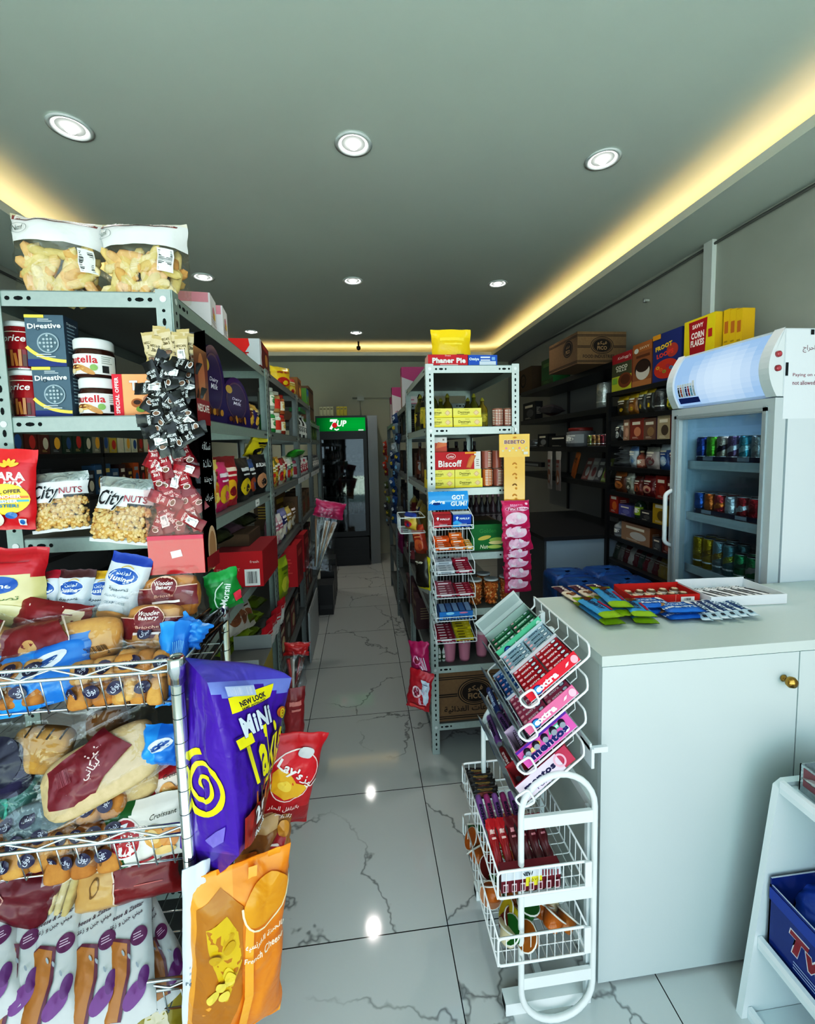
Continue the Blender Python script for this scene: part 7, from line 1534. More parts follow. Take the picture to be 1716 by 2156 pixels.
# cereal boxes on the top of the near shelving
def cereal(pa, pb, h, col, side, paint, label, xo=0):
    z = 2.0005; y1, y0 = yx(pa, z + h / 2, NX), yx(pb, z + h / 2, NX); w = abs(y1 - y0) * .98; mb, f, t, r, l = carton(w, .07, h, col, side, side); paint(f, w, h)
    thing('cereal_box', label, 'cereal box', (NX + .045 + xo, (y0 + y1) / 2, z), RZ(-90), 'cereal boxes', mb=mb)
cereal(1286, 1328, .27, 'b58a4a', '8a3a2a', lambda f, w, h: (f.rect(-w / 2, h * .25, w / 2, h / 2, 'b5252f'), f.text("Kellogg's", w * .12, h * .37, h * .1, 'f4ece6', w=w * .66, shear=.25), f.rect(-w / 2, -h * .1, w / 2, h * .25, '5a5a3a'), f.text('COCO', 0, h * .13, h * .1, 'f0e8d8', w=w * .6, bold=.06, outline='2a1a10'), f.text('FILLS', 0, h * .04, h * .06, 'f0e8d8', w=w * .5, bold=.05), f.rect(-w / 2, -h / 2, w / 2, -h * .1, 'c9c43a'), f.ell(w * .18, -h * .24, w * .34, h * .2, '8a4a24'), f.ell(w * .2, -h * .22, w * .24, h * .13, '6a3418'), f.rect(-w * .46, -h * .3, -w * .2, -h * .14, '8ab04a')), 'brown and green cereal box with a red top, farthest along the shelf')
cereal(1329, 1370, .29, '9a6038', '7a4828', lambda f, w, h: (f.rect(-w / 2, h * .3, w / 2, h / 2, 'b5703a'), f.text('SAVVY', w * .12, h * .38, h * .06, 'ead9c4', w=w * .5), f.ell(-w * .3, h * .34, w * .12, h * .06, 'e8e4dc'), f.rect(-w * .3, h * .16, w * .4, h * .22, '6a3a1c'), f.ell(w * .05, -h * .1, w * .42, h * .22, '2a1a16'), f.ell(w * .05, -h * .16, w * .36, h * .2, 'd9cfc4'), f.ell(w * .05, -h * .05, w * .34, h * .13, '3a2218'), f.rect(-w / 2, -h / 2, w / 2, -h * .36, 'b57a4a')), 'brown chocolate cereal box with a white bowl, second along the shelf')
cereal(1371, 1432, .30, '2a3a7a', '24336a', lambda f, w, h: (f.ell(w * .2, h * .1, w * .2, h * .14, 'b5483a'), f.text('FROOT', -w * .1, h * .22, h * .1, 'e8c43a', w=w * .6, bold=.06, rot=.1), f.text('LOOPS', -w * .05, h * .06, h * .1, 'd94a3a', w=w * .6, bold=.06, rot=.1), f.ell(0, -h * .25, w * .44, h * .2, 'c9402a'), [f.ell(w * (-.3 + .12 * k), -h * (.2 + .05 * (k % 3)), w * .07, h * .035, ('e0b43a', 'd9722a', '8aa03a', 'b5345a', '3f8ab5')[k % 5], inner=.4, n=12) for k in range(6)], f.rect(-w / 2, h * .4, -w * .2, h / 2, 'd99a2a')), 'dark blue fruit ring cereal box, third along the shelf')
cereal(1436, 1502, .31, 'd9c41f', 'c9a81c', lambda f, w, h: (f.poly([(-w * .28, -h * .2), (w * .2, -h * .2), (w * .26, h * .46), (-w * .34, h * .46)], 'a81c28'), f.text('SAVVY', -w * .04, h * .36, h * .08, 'f0e4dc', w=w * .36, bold=.05), f.text('CORN', -w * .04, h * .2, h * .12, 'f4ece6', w=w * .42, bold=.05), f.text('FLAKES', -w * .04, h * .06, h * .12, 'f4ece6', w=w * .44, bold=.05), f.rect(w * .3, h * .1, w * .42, h * .24, 'b5342a')), 'yellow corn flakes box with a dark red panel behind the fridge header')
for k in range(3): cereal(1504 + 13 * k, 1517 + 13 * k, .31 - .01 * k, 'd0b01c', 'c9a01c', lambda f, w, h: (f.rect(-w * .3, h * .1, w * .3, h * .3, 'b5702a'), f.lines(-w * .3, -h * .3, w * .3, 0, 'a5881a', 4)), ORD[k] + ' plain yellow cereal box beyond the dark red panel', .04)
wrow([(1290, 1313, .145, 'bag', '4a3a12', 'c9a81c', '2a1f14', 'yellow and black nut pouch, first on the second tier'), (1313, 1333, .15, 'bag', '8a5a1c', 'd0b02a', 'a5703a', 'yellow and brown nut pouch, second on the second tier'), (1334, 1350, .165, 'bag', '3a3a34', 'd0b42a', '55504a', 'yellow and grey nut pouch, third on the second tier'), (1350, 1368, .165, 'bag', '34342f', 'c9ac24', '4a4a44', 'yellow and grey nut pouch, fourth on the second tier'), (1371, 1391, .14, 'tin', '6a6c6e', '55575a', '8a8c8e', 'grey tin at the middle of the second tier'), (1394, 1410, .12, 'bag', 'a0a83a', '4a6a2a', 'd0c43a', 'green and yellow pouch on the second tier by the fridge')], NX, NEARZ[1], '', 'goods on the second tier')
wrow([(1288, 1299, .13, 'bag', '1c1a1a', '8a8a8a', 'd9d9d6', 'black and white coffee bag on the third tier'), (1300, 1310, .14, 'bag', 'c9cbcc', '3a3a3c', '55585a', 'white and grey coffee bag on the third tier'), (1311, 1324, .15, 'box', 'a5806a', '7a4a3a', 'c9a08a', 'tan box at the left of the third tier'), (1325, 1352, .15, 'box', '8a3a2c', 'a53a30', 'c98a6a', 'wide red-brown box on the third tier'), (1353, 1380, .14, 'box', '7a5a4a', '5a3a4a', '9a7a5a', 'wide tan and purple box on the third tier'), (1382, 1410, .15, 'box', 'b5a58a', '7a1c20', '5a4a3a', 'white box with a red top on the third tier by the fridge')], NX, NEARZ[2], '', 'goods on the third tier')
for k in range(4):
    y = (yx(1286, NEARZ[3] + .05, NX) + yx(1314, NEARZ[3] + .05, NX)) / 2; thing('sugar_bag', ORD[k] + ' white sugar bag from the bottom of the lying stack', 'sugar bag', (NX + .08, y + .11, NEARZ[3] + .02 + .036 * k), (radians(90), 0, radians(90)), 'white sugar bags', mb=generic_bag(.13, .2, .045, 'b5b7b8', None, None, None, '9a9c9e', 501 + k))
wrow([(1316, 1332, .15, 'bag', 'b9c0c6', '5a7aa5', '8a9aa8', 'white and blue pouch on the fourth tier'), (1333, 1347, .12, 'bot', '8a4a3a', 'b5a58a', 'b08a7a', 'brown bottle on the fourth tier'), (1348, 1376, .145, 'bag', 'b5aaa8', '8a8a84', '7a4a4c', 'white and maroon pouch on the fourth tier'), (1378, 1400, .16, 'bag', '2f5a9a', 'c9d4dc', 'b5c9dc', 'blue and white milk powder pouch on the fourth tier'), (1401, 1412, .14, 'bag', '7a3a34', 'b5948a', '5a2a24', 'brown pouch on the fourth tier by the fridge')], NX, NEARZ[3], '', 'goods on the fourth tier')
wrow([(1284, 1308, .15, 'bag', '6a3418', '9a5a24', 'b5763a', 'brown pouch at the left of the fifth tier'), (1309, 1324, .145, 'bag', '9a9a8a', 'c9c9bc', '5a5a4a', 'pale grey pouch on the fifth tier'), (1326, 1342, .13, 'bag', '7a2a1c', '5a1c14', 'a55a3a', 'dark brown pouch on the fifth tier'), (1343, 1368, .14, 'bag', '7a141c', '8a1c24', 'c9a08a', 'dark red pouch on the fifth tier'), (1370, 1378, .12, 'bag', '5a1418', '6a1a1c', '9a4a44', 'narrow maroon pouch on the fifth tier'), (1379, 1402, .15, 'box', '8a1f18', '7a1a14', 'a53a24', 'red box on the fifth tier'), (1403, 1412, .13, 'box', '6a1a20', '5a141a', '8a3a3c', 'maroon box on the fifth tier by the fridge')], NX, NEARZ[4], '', 'goods on the fifth tier')
wrow([(1282, 1300, .15, 'box', 'a5281c', '8a1c14', 'c9702a', 'red box at the left of the sixth tier'), (1301, 1328, .08, 'box', '5a5a9a', '4a4a84', '7a7ab0', 'low purple box on the sixth tier'), (1329, 1344, .16, 'bot', '1f3a2a', 'c9b42a', '9ab42a', 'green bottle with yellow cap on the sixth tier'), (1346, 1370, .07, 'box', '2a2c30', '3a3a3c', '5a5a54', 'low dark box on the sixth tier'), (1372, 1405, .15, 'box', 'b5961a', '9a7f14', '6a5414', 'mustard yellow box on the sixth tier by the fridge')], NX, NEARZ[5], '', 'goods on the sixth tier')
wrow([(1288, 1304, .13, 'bot', '9a9c9e', '2a2c2e', '6a6c6e', 'grey bottle on the seventh tier'), (1306, 1368, .13, 'box', 'a5846a', '8a4a24', 'c9c4bc', 'wide orange and white box on the seventh tier'), (1372, 1390, .08, 'box', '4a4c50', '3a3c40', '6a6c6e', 'low grey box on the seventh tier'), (1392, 1410, .09, 'box', '5a1c1c', '4a1616', '9a5a4a', 'low maroon box on the seventh tier by the fridge')], NX, NEARZ[6], '', 'goods on the seventh tier')
for k in range(12):
    c = ('3a4a40', '6a6c6a', '55181f', 'a5a8a4', '5a1620', '2f4038', '6a1a26', '7a7a74', '5a1a20', '8a7a3a', '8a7a34', '7a6a2a')[k]
    y = yx(1284 + 10.2 * k, NEARZ[7] + .07, NX); thing('food_pouch', ORD[k] + ' leaning packet from the left on the eighth tier', 'pouch', (NX + .05, y, NEARZ[7] + .0005), (radians(-18), 0, radians(-90)), 'leaning packets on the eighth tier', mb=generic_bag(.085, .13, .03, c, None, None, None, 'a8a49c', 521 + k))
wrow([(1290 + 24 * k, 1312 + 24 * k, .1, 'box', ('4a1a1f', '5a5028', '3a3a34', '6a5c24')[k], '2a2420', '6a5a4a', ORD[k] + ' dim box from the left on the lowest tier') for k in range(4)], NX, NEARZ[8], '', 'dim boxes on the lowest tier')
# far corner shelving
FXF = NX0 + .03
cy = 3.19; a, b = ony(1218, 770, cy), ony(1332, 770, cy)
mb, f, t, r, l = carton(.40, .50, .245, '7d6247', '735a41', '8a7052', 'carton'); fico(f, .40, .245, 'FOOD INDUSTRIES CO')
for v in (.4, .36, -.4, -.44): l.rect(-.25, .245 * v - .002, .25, .245 * v + .002, '17110d')
l.ell(.1, .02, .08, .065, '17110d', n=30); l.ell(.1, .02, .07, .057, '735a41', n=30); l.ell(.1, .02, .064, .052, '241a14', n=30); l.text('FICO', .1, -.002, .03, '9a7c5c', w=.07, bold=.04); l.text('فيكو', .1, .035, .026, '9a7c5c', w=.06)
thing('carton', 'large brown carton with a black oval emblem on the corner shelving top', 'carton', (a.x + .2, cy + .27, FARZ[0] + .0005), RZ(0), mb=mb)
y = yx(1150, 2.33, FXF); thing('carton', 'dark green carton beside the large brown one on the corner shelving', 'carton', (FXF + .1, y, FARZ[0] + .0005), RZ(-90), mb=generic_box(.28, .18, .26, '1f5a2c', '1a6a34', None, None, '5a8a4a', band='2a4a24'))
y = yx(1108, 2.33, FXF); mb, f, t, r, l = carton(.5, .2, .27, '5a4430', '4e3a28', '6a5440', 'carton'); f.ell(0, .0, .09, .08, '241a14', inner=.7); f.text('FICO', 0, .0, .04, '241a14', w=.1)
thing('carton', 'brown carton with a ring emblem at the far end of the corner shelving', 'carton', (FXF + .11, y + .12, FARZ[0] + .0005), RZ(-90), mb=mb)
wrow([(1100, 1126, .2, 'box', '17171a', '141416', '5a5a5c', 'black box with white print on the second corner shelf'), (1253, 1271, .2, 'tin', 'c9cbca', 'b5b8b8', '55585a', 'white paper roll with a dark scribble on the second corner shelf')], FXF, FARZ[1], '', None)
y = yx(1155, 1.95, FXF); thing('bag', 'dark plastic bag lying on the second corner shelf', 'bag', (FXF + .1, y, FARZ[1] + .05), (radians(75), 0, radians(-90)), mb=generic_bag(.34, .16, .09, '3a3438', '4a4448', '6a2a34', None, '55505a', 541))
wrow([(1113, 1129, .08, 'tin', '5a5c5c', '8a8c8c', '9a9a9a', 'small grey tin at the left of the third corner shelf'), (1131, 1152, .14, 'box', '151618', '121314', '8a8c8e', 'black box with grey print on the third corner shelf'), (1154, 1195, .11, 'box', '0f1012', '0d0e10', None, 'plain black box on the third corner shelf'), (1198, 1228, .17, 'jar', '6a6c70', '7a1a14', '9a9a9c', 'big clear jar with red lid on the third corner shelf')] + [(1230 + 8.5 * k, 1238 + 8.5 * k, .10, 'tin', ('7a8a4a', 'a5845a', '8a6a4a', '6a2a34', '7a4a5a')[k], ('a5a07a', '7a5a3a', 'b58a5a', '8a3a44', '9a6a74')[k], 'c9b48a', ORD[k] + ' small coloured tin from the red-lidded jar') for k in range(5)], FXF, FARZ[2], '', None)
for k, (pa, c, lab) in enumerate(((1160, '9a9490', 'hanging pale toy packet, left of the pair above the low cabinet'), (1178, '8a7f7c', 'hanging pale toy packet, right of the pair above the low cabinet'))):
    y = yx(pa, 1.4, FXF - .03); thing('hanging_toy_packet', lab, 'toy packet', (FXF - .04, y, 1.17), RZ(-90), 'hanging toy packets', mb=generic_bag(.11, .38, .02, c, 'b5b0ac', '8a5a3a', None, '7a3a30', 551 + k))
y = yx(1200, 1.38, FXF); thing('orange_packet', 'orange slanted packet on the fourth corner shelf', 'packet', (FXF + .03, y, FARZ[3] + .01), (0, radians(25), radians(-90)), mb=generic_bag(.08, .26, .03, 'a55a24', 'b5682c', None, None, '6a3a1c', 561))
for k in range(4):
    y = yx(1222 + 13 * k, 1.35, FXF); thing('magazine', ORD[k] + ' leaning booklet from the orange packet on the fourth corner shelf', 'booklet', (FXF + .04, y, FARZ[3] + .001), (radians(-20), 0, radians(-90)), 'leaning booklets', mb=generic_box(.11, .012, .2, ('7a4a44', '8a8a88', '4a4c50', '6a7a3a')[k], '5a5a58', ('9a9c9c', '6a3a3c')[k % 2], None, 'a5a5a2'))
thing('clip_rail', 'black and white rail of clips left of the hanging packets', 'rail', (FXF - .02, yx(1125, 1.42, FXF), 1.38), RZ(-90), mb=MB().box(-.28, .28, -.02, .02, 0, .05, '151617', 'plastic').box(-.24, .2, -.0215, -.0201, .008, .03, '8a8c8e', 'plastic'))
# shrink-wrapped bottle packs on the floor
def waterpack():
    o = thing('water_pack', '', 'water pack', group='blue water packs')
    mb = MB()
    for i in range(4):
        for j in range(3): mb.lathe([(.03, 0, '7aa4cc'), (.033, .02, '8ab4d9'), (.033, .16, '6a9ac4'), (.014, .205, '6a9ac4'), (.015, .21, '12306a'), (.015, .232, '16387a')], 10, 'gloss', (-.105 + .07 * i, -.07 + .07 * j, 0))
    obj('bottles', mb, o)['kind'] = 'stuff'
    def f(u, v):
        a = 2 * pi * u; c, s = cos(a), sin(a); p = .3; k = 1 if v < .72 else max(0, 1 - ((v - .72) / .28) ** 2.2)
        X = math.copysign(abs(c) ** p, c) * .148 * (.12 + .88 * k); Y = math.copysign(abs(s) ** p, s) * .112 * (.12 + .88 * k); n = pnoise((X * 22, Y * 22, v * 5))
        return Vector((X, Y, min(1, v / .8) * .222 + .012 * n * (v > .1) + .012 * (v > .8)))
    obj('wrap', MB().grid(f, 36, 14, lambda u, v: (.02, .10 + .05 * (pnoise((u * 20, v * 9, 2)) > .1), .34 + .12 * (pnoise((u * 20, v * 9, 2)) > .1), 1), 'film', True, True), o)
    return o
KW = Kind(waterpack)
for i in range(2):
    for j in range(2):
        for k in range(3): KW((1.44 + .30 * i, 2.62 + .235 * j, .002 + .238 * k), RZ(0), 'blue shrink-wrapped water pack, {} layer, {} row, {} of two'.format(('bottom', 'middle', 'top')[k], ('front', 'back')[j], ('aisle side', 'wall side')[i]))
# cans in the drinks fridge
def canrow(z, xs, cans, lab):
    for k, (c, b, h, r_, t) in enumerate(cans):
        for j, x in enumerate(xs):
            y = FY1 - .085 - k * .063
            if y < FY0 + .06: continue
            thing('drink_can', '{} can from the fridge handle, {} row, {}'.format(ORD[k], ('front', 'second')[j], lab), 'can', (x, y, z + .0005), RZ(-90), 'drink cans on the fridge shelves', can_parts(r_, h, c, b, t))
canrow(FSH[4], (FX + .115, FX + .185), (('27407a', '3a5a9a', .135, .028, None), ('4a8a2a', '5a9a3a', .135, .028, None), ('9a8f84', '2a2838', .135, .028, None), ('5a4a6a', 'c4c4cc', .135, .028, None), ('3f8a9a', '9fc4cc', .135, .028, None), ('9aa0a4', 'b5babd', .135, .028, None), ('7a3a24', 'c9c4bc', .13, .028, '07')), 'top fridge shelf')
canrow(FSH[3], (FX + .115, FX + .185), (('2a5a9a', '3a6ab0', .118, .03, None), ('b5642c', 'c9783a', .118, .03, None), ('a8323a', 'c4702c', .118, .03, None), ('b5bcc4', 'd0d6dc', .115, .03, None), ('8a1420', 'b5bcc4', .12, .03, None), ('9c1824', '7a0f18', .12, .03, None), ('a01a2c', '8a1420', .118, .03, None)), 'middle fridge shelf')
canrow(FSH[2], (FX + .115, FX + .185), (('a58a14', 'b59a24', .165, .03, None), ('b5941a', '8a6a10', .165, .03, None), ('7f9aa0', 'a58a3a', .165, .03, None), ('5f8a90', '9aa03a', .16, .03, None), ('2a8a5a', '1a5a3a', .13, .03, None), ('1f7a4a', 'a5a5a4', .13, .03, None), ('4a2a24', '1f6a44', .12, .03, None)), 'lower fridge shelf')
for k in range(2): thing('price_holder', ('upper' if k == 0 else 'lower') + ' dark can pusher strip on the fridge shelf front', 'shelf strip', (FX + .085, (FY0 + FY1) / 2, FSH[4 - k] + .013), RZ(-90), mb=MB().box(-.2, .2, -.004, .002, 0, .022, '22223a', 'plastic').box(-.16, -.1, -.006, -.0041, .002, .02, '8a8f9a', 'plastic').box(.04, .1, -.006, -.0041, .002, .02, '8a8f9a', 'plastic'))
# back of the shop: little boxes on the green fridge, dark stock in it
for k in range(7):
    x = ony(676 + 7.5 * k + (6 if k > 3 else 0), 865, 5.95).x; thing('small_box', '{} {} little box from the left on top of the green-lit fridge'.format(ORD[k], 'yellow' if k > 3 else 'pale'), 'small box', (x, 5.98, 2.0655), RZ(0), 'little boxes on the green-lit fridge', mb=generic_box(.045, .06, .13, 'a59a3a' if k > 3 else 'a5a58a', '8a8a70', None, None, '6a6a54'))
r = random.Random(3)
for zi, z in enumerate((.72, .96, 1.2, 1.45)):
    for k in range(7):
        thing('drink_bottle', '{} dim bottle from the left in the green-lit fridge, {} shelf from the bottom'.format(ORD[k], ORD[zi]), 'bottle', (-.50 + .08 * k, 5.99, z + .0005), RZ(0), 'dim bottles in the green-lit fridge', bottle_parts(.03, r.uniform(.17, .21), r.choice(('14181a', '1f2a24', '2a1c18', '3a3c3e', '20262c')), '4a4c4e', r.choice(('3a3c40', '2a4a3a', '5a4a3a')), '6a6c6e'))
# ================================================================== sweets on the counter
ZT = CZ + .0005
def bar(w, l, h, col, seal, seed, paint=None, m='film'):
    """flow-wrapped bar lying flat: length along y, printed side up, crimped ends"""
    mb, F, B = pouch(w, l, h, col, seed=seed, wr=.0025, seal=.06, sealcol=seal, pinch=.0, nu=10, nv=16, m=m, px=3, pz=4)
    if paint: paint(F, w, l)
    q = MB().add(mb, Matrix.Translation((0, 0, h / 2 + .003)) @ Matrix.Rotation(radians(-90), 4, 'X') @ Matrix.Translation((0, 0, -l / 2)))
    return q
def lay(kind, px, py, z, ang, lab, group=None, tilt=0):
    p = onz(px, py, z); return kind((p.x, p.y, z), (radians(tilt), 0, radians(ang)), lab, group)
def kbar(name, cat, *a): return Kind(lambda: thing(name, '', cat, mb=bar(*a)))
KB1 = kbar('wafer_bar', 'wafer bar', .042, .16, .016, lambda a, b: 'd8c9b8' if b < .1 else '4a2438', 'c9b4a4', 601, lambda F, w, l: (F.text('WAFER', 0, l * .2, .012, 'e6dcd4', w=.06, rot=-pi / 2, bold=.04), [F.ell(w * (-.2 + .2 * k), -l * (.1 + .06 * (k % 2)), .009, .007, '7a4a2a', n=10) for k in range(3)]))
def lay2(kind, p0, p1, z, l, lab, group=None, sw=1):
    a, b = onz(*p0, z), onz(*p1, z); d = a - b; c = (a + b) / 2; return kind((c.x, c.y, z), (0, 0, math.atan2(d.y, d.x) - pi / 2), lab, group, (sw, d.length / l, 1))
for k, (a, b) in enumerate((((1172, 1240), (1226, 1275)), ((1206, 1238), (1262, 1270)), ((1243, 1236), (1296, 1262)))): lay2(KB1, a, b, ZT, .16, ORD[k] + ' beige and purple wafer bar from the counter corner', 'beige and purple wafer bars', 1.15)
KB2 = kbar('wafer_bar', 'wafer bar', .062, .17, .018, lambda a, b: '8aa818' if abs(b) > .6 else '3f93c0', '86a41a', 602, lambda F, w, l: (F.text('NORDY', -.006, .0, .018, '1c2c50', w=.075, rot=-pi / 2, bold=.04, outline='cfe4f0'), F.rect(.012, -.05, .02, .02, 'b0284a'), [F.ell(w * (-.1 + .2 * (k % 2)), l * (.24 + .05 * k), .011, .008, '6a3a1c', n=10) for k in range(3)]))
for i, s in enumerate(((((1226, 1274), (1296, 1322)), ((1224, 1264), (1294, 1308))), (((1322, 1278), (1364, 1320)), ((1320, 1268), (1360, 1306))), (((1272, 1262), (1318, 1304)), ((1262, 1242), (1312, 1286))))):
    for j, (a, b) in enumerate(s): lay2(KB2, a, b, ZT + .0215 * j + (.012 if i == 2 else 0), .17, 'blue and lime wafer bar, {} of the {} stack from the counter corner'.format(('bottom', 'top')[j], ('first', 'third', 'second')[i]), 'blue and lime wafer bars', 1.15)
KB3 = kbar('chocolate_bar', 'chocolate bar', .085, .13, .016, '1d68b4', '1a5aa0', 603, lambda F, w, l: (F.text("HERSHEY'S", -.014, .01, .014, 'e6ebf0', w=.115, rot=-pi / 2 + .0, bold=.05), F.text('COOKIES', .006, .012, .011, 'dfe6ec', w=.075, rot=-pi / 2, bold=.04), F.text("'N' CREME", .022, .012, .009, 'dfe6ec', w=.06, rot=-pi / 2, bold=.03), F.ell(.018, -.045, .014, .016, 'e8e4dc', n=12), F.ell(.018, .055, .013, .013, 'a5784a', n=12)))
for k, (px, py) in enumerate(((1368, 1289), (1431, 1299))):
    for j in range(2): p = onz(px, py, ZT); KB3((p.x + .004 * j, p.y + .006 * j, ZT + .0195 * j), RZ(90 - 5 * j), 'blue cookies and cream bar, {} of the {} pile on the counter'.format(('lower', 'upper')[j], ('left', 'right')[k]), 'blue cookies and cream bars')
KB4 = kbar('coconut_bar', 'coconut bar', .032, .15, .015, lambda a, b: 'b9cdd9' if b < -.5 else '2a4a78', 'cfdde4', 604, lambda F, w, l: (F.text('BOUNTY', .0, .012, .016, 'dfeaf0', w=.095, rot=-pi / 2, bold=.06), F.rect(-.006, -.062, .006, -.05, '2a2c30'), F.ell(.006, -.035, .008, .01, 'dfe8ec', n=10)))
for k in range(6): lay2(KB4, (1440 + 15 * k, 1274 - 2 * k), (1491 + 20 * k, 1313 - 2 * k), ZT + .004 * (k % 2), .15, ORD[k] + ' white and blue coconut bar from the blue bars', 'white and blue coconut bars', 1.05)
# red tray of sweets
a, b, c, d = onz(1290, 1282, ZT), onz(1466, 1264, ZT), onz(1437, 1234, ZT), onz(1300, 1240, ZT)
def tray(name, label, cx, cy, w, dp, h, out, inn, yaw, paint=None):
    mb = MB(); t = .003
    mb.box(-w / 2, w / 2, -dp / 2, dp / 2, 0, .002, inn); mb.box(-w / 2, w / 2, -dp / 2, -dp / 2 + t, .002, h, out); mb.box(-w / 2, w / 2, dp / 2 - t, dp / 2, .002, h * 1.15, out); mb.box(-w / 2, -w / 2 + t, -dp / 2 + t, dp / 2 - t, .002, h, out); mb.box(w / 2 - t, w / 2, -dp / 2 + t, dp / 2 - t, .002, h, out)
    if paint: paint(cv_front(mb, -dp / 2, 0, h / 2), w, h)
    return thing(name, label, 'tray', (cx, cy, ZT), RZ(yaw), mb=mb)
tray('sweets_tray', 'red cardboard tray of round chocolates on the counter', 1.095, 1.475, .255, .125, .034, 'c0251c', 'd8d2cc', -4, lambda f, w, h: (f.text('choctime', -w * .28, -h * .15, h * .3, 'e8b4a4', w=w * .22), f.rect(w * .22, -h * .3, w * .42, h * .25, 'e6e0dc'), f.bars(w * .25, -h * .2, w * .39, h * .15, bg=None, n=8), f.rect(-w * .12, -h / 2, -w * .115, h / 2, 'e8b4a4'), f.rect(w * .14, -h / 2, w * .145, h / 2, 'e8b4a4')))
KCH = Kind(lambda: thing('wrapped_chocolate', '', 'chocolate', group='round wrapped chocolates in the red tray', mb=(lambda q: q)(MB().lathe([(.004, 0, 'd9d2c8'), (.017, .004, 'e6e0d6'), (.0175, .016, '6a4a34'), (.012, .024, 'c9b49c'), (.003, .027, '7a5a40')], 12, 'film'))))
for j in range(2):
    for i in range(5): KCH((1.095 - .096 + .048 * i, 1.452 + .046 * j, ZT + .0025), RZ(30 * i), 'brown and white wrapped chocolate, {} from the left, {} row of the red tray'.format(ORD[i], ('front', 'back')[j]))
tray('sweets_tray', 'white cardboard tray of thin white sticks on the counter by the fridge', 1.372, 1.448, .285, .19, .036, 'e3e6e8', 'cfcac8', -3)
KST = Kind(lambda: thing('candy_stick', '', 'candy stick', group='thin white sticks in the white tray', mb=bar(.022, .15, .011, 'e4e2e0', 'd4d2d0', 605, lambda F, w, l: (F.rect(-.004, -.05, .004, .03, '3a3438'), F.lines(-.008, .035, .008, .06, '4a4448', 3)))))
for i in range(8): KST((1.372 - .1 + .029 * i, 1.445, ZT + .003 + .002 * (i % 2)), RZ(24), ORD[i] + ' thin white stick from the left in the white tray', None)
# ================================================================== gum and mints on the tilted trays
BR = Matrix.Rotation(-TA, 3, 'Y')
def on_tray(k, u, y, up=0): p = tray_pt(k, u, y, up + .004); return p
def gumcarton(w, d, h, col, side, paint):
    mb = MB(); t = .0025
    mb.box(-w / 2, w / 2, -d / 2, d / 2, 0, .002, side); mb.box(-w / 2, w / 2, -d / 2, -d / 2 + t, .002, h, col); mb.box(-w / 2, w / 2, d / 2 - t, d / 2, .002, h * 1.1, side); mb.box(-w / 2, -w / 2 + t, -d / 2 + t, d / 2 - t, .002, h, side); mb.box(w / 2 - t, w / 2, -d / 2 + t, d / 2 - t, .002, h, side)
    f = cv_front(mb, -d / 2, 0, h / 2); paint(f, w, h); return mb
def stickgum(col, oval, tc, txt='extra'):
    w, d, h = .078, .017, .012; mb, f, t, r, l = carton(w, d, h, col, col, col, 'film'); t.text(txt, -.004, 0, .0095, tc, w=.034, bold=.04, outline=None); t.ell(.024, 0, .009, .0065, oval, n=12); t.ell(.024, 0, .007, .005, 'dfe8ee', n=12); t.ell(-.031, 0, .006, .005, 'e8b0b8', n=10); f.rect(-.035, -.004, .035, .003, oval); return mb
def gum_tray(k, y0, d, boxcol, side, paint, gum, label, n=5, cols=2, h=.034, up0=.006, group=None, name='gum_carton', lab2=''):
    w = .172; c = on_tray(k, .52, y0 + d / 2); thing(name, label, 'gum carton', c, BR.to_euler(), 'open gum cartons on the tilted trays', mb=gumcarton(w, d, h, boxcol, side, paint))
    if gum is None: return
    for i in range(n):
        for j in range(cols):
            y = y0 + .013 + (d - .022) * i / max(1, n - 1) * .98; u = .52 + (-.225 + .45 * j) if cols == 2 else .52
            gum(on_tray(k, u, y, up0 + .010), BR.to_euler(), lab2.format(('lower', 'upper')[j] if cols == 2 else 'only', ORD[i]), group)
def ext(c2): return lambda f, w, h: (f.ell(-w * .30, -h * .02, w * .085, h * .40, '1c2a6a', n=20), f.ell(-w * .30, -h * .02, w * .066, h * .3, '3f8ac4', n=20), f.text('extra', -w * .12, 0, h * .52, 'f6f2f4', w=w * .42, bold=.05), f.poly([(w * .24, -h * .1), (w * .28, h * .12), (w * .34, h * .16), (w * .3, -h * .06)], 'f4d9e0'), f.ell(w * .43, 0, w * .06, h * .36, c2, n=14))
G_R, G_P = Kind(lambda: thing('gum_pack', '', 'gum pack', mb=stickgum('b01a2c', '141c3c', 'f2e4e6'))), Kind(lambda: thing('gum_pack', '', 'gum pack', mb=stickgum('b8506c', '1c2a50', 'f2e4e6')))
G_W, G_B, G_G = Kind(lambda: thing('gum_pack', '', 'gum pack', mb=stickgum('9ab0bd', '24405a', '3a5266'))), Kind(lambda: thing('gum_pack', '', 'gum pack', mb=stickgum('2a6aa8', '12305c', 'd4e2ee'))), Kind(lambda: thing('gum_pack', '', 'gum pack', mb=stickgum('3f8a62', '1c4a34', 'd4e6dc')))
gum_tray(0, 1.034, .105, 'd01e34', 'c9ccd0', ext('f0a0b0'), G_R, 'open red gum carton at the near end of the top tilted tray', group='red gum packs on the top tray', lab2='red gum pack, {} column, {} from the near end of the top tray')
gum_tray(0, 1.145, .085, 'b9c9d0', 'c4d0d4', ext('c9d9e0'), G_W, 'open white-blue gum carton at the middle of the top tilted tray', n=4, group='white-blue gum packs on the top tray', lab2='white-blue gum pack, {} column, {} from the red ones')
gum_tray(0, 1.238, .11, '5fb08c', '9aa8a2', ext('c9e0d4'), G_G, 'open green gum carton at the far end of the top tilted tray', n=4, h=.05, group='green gum packs on the top tray', lab2='green gum pack, {} column, {} from the white-blue ones')
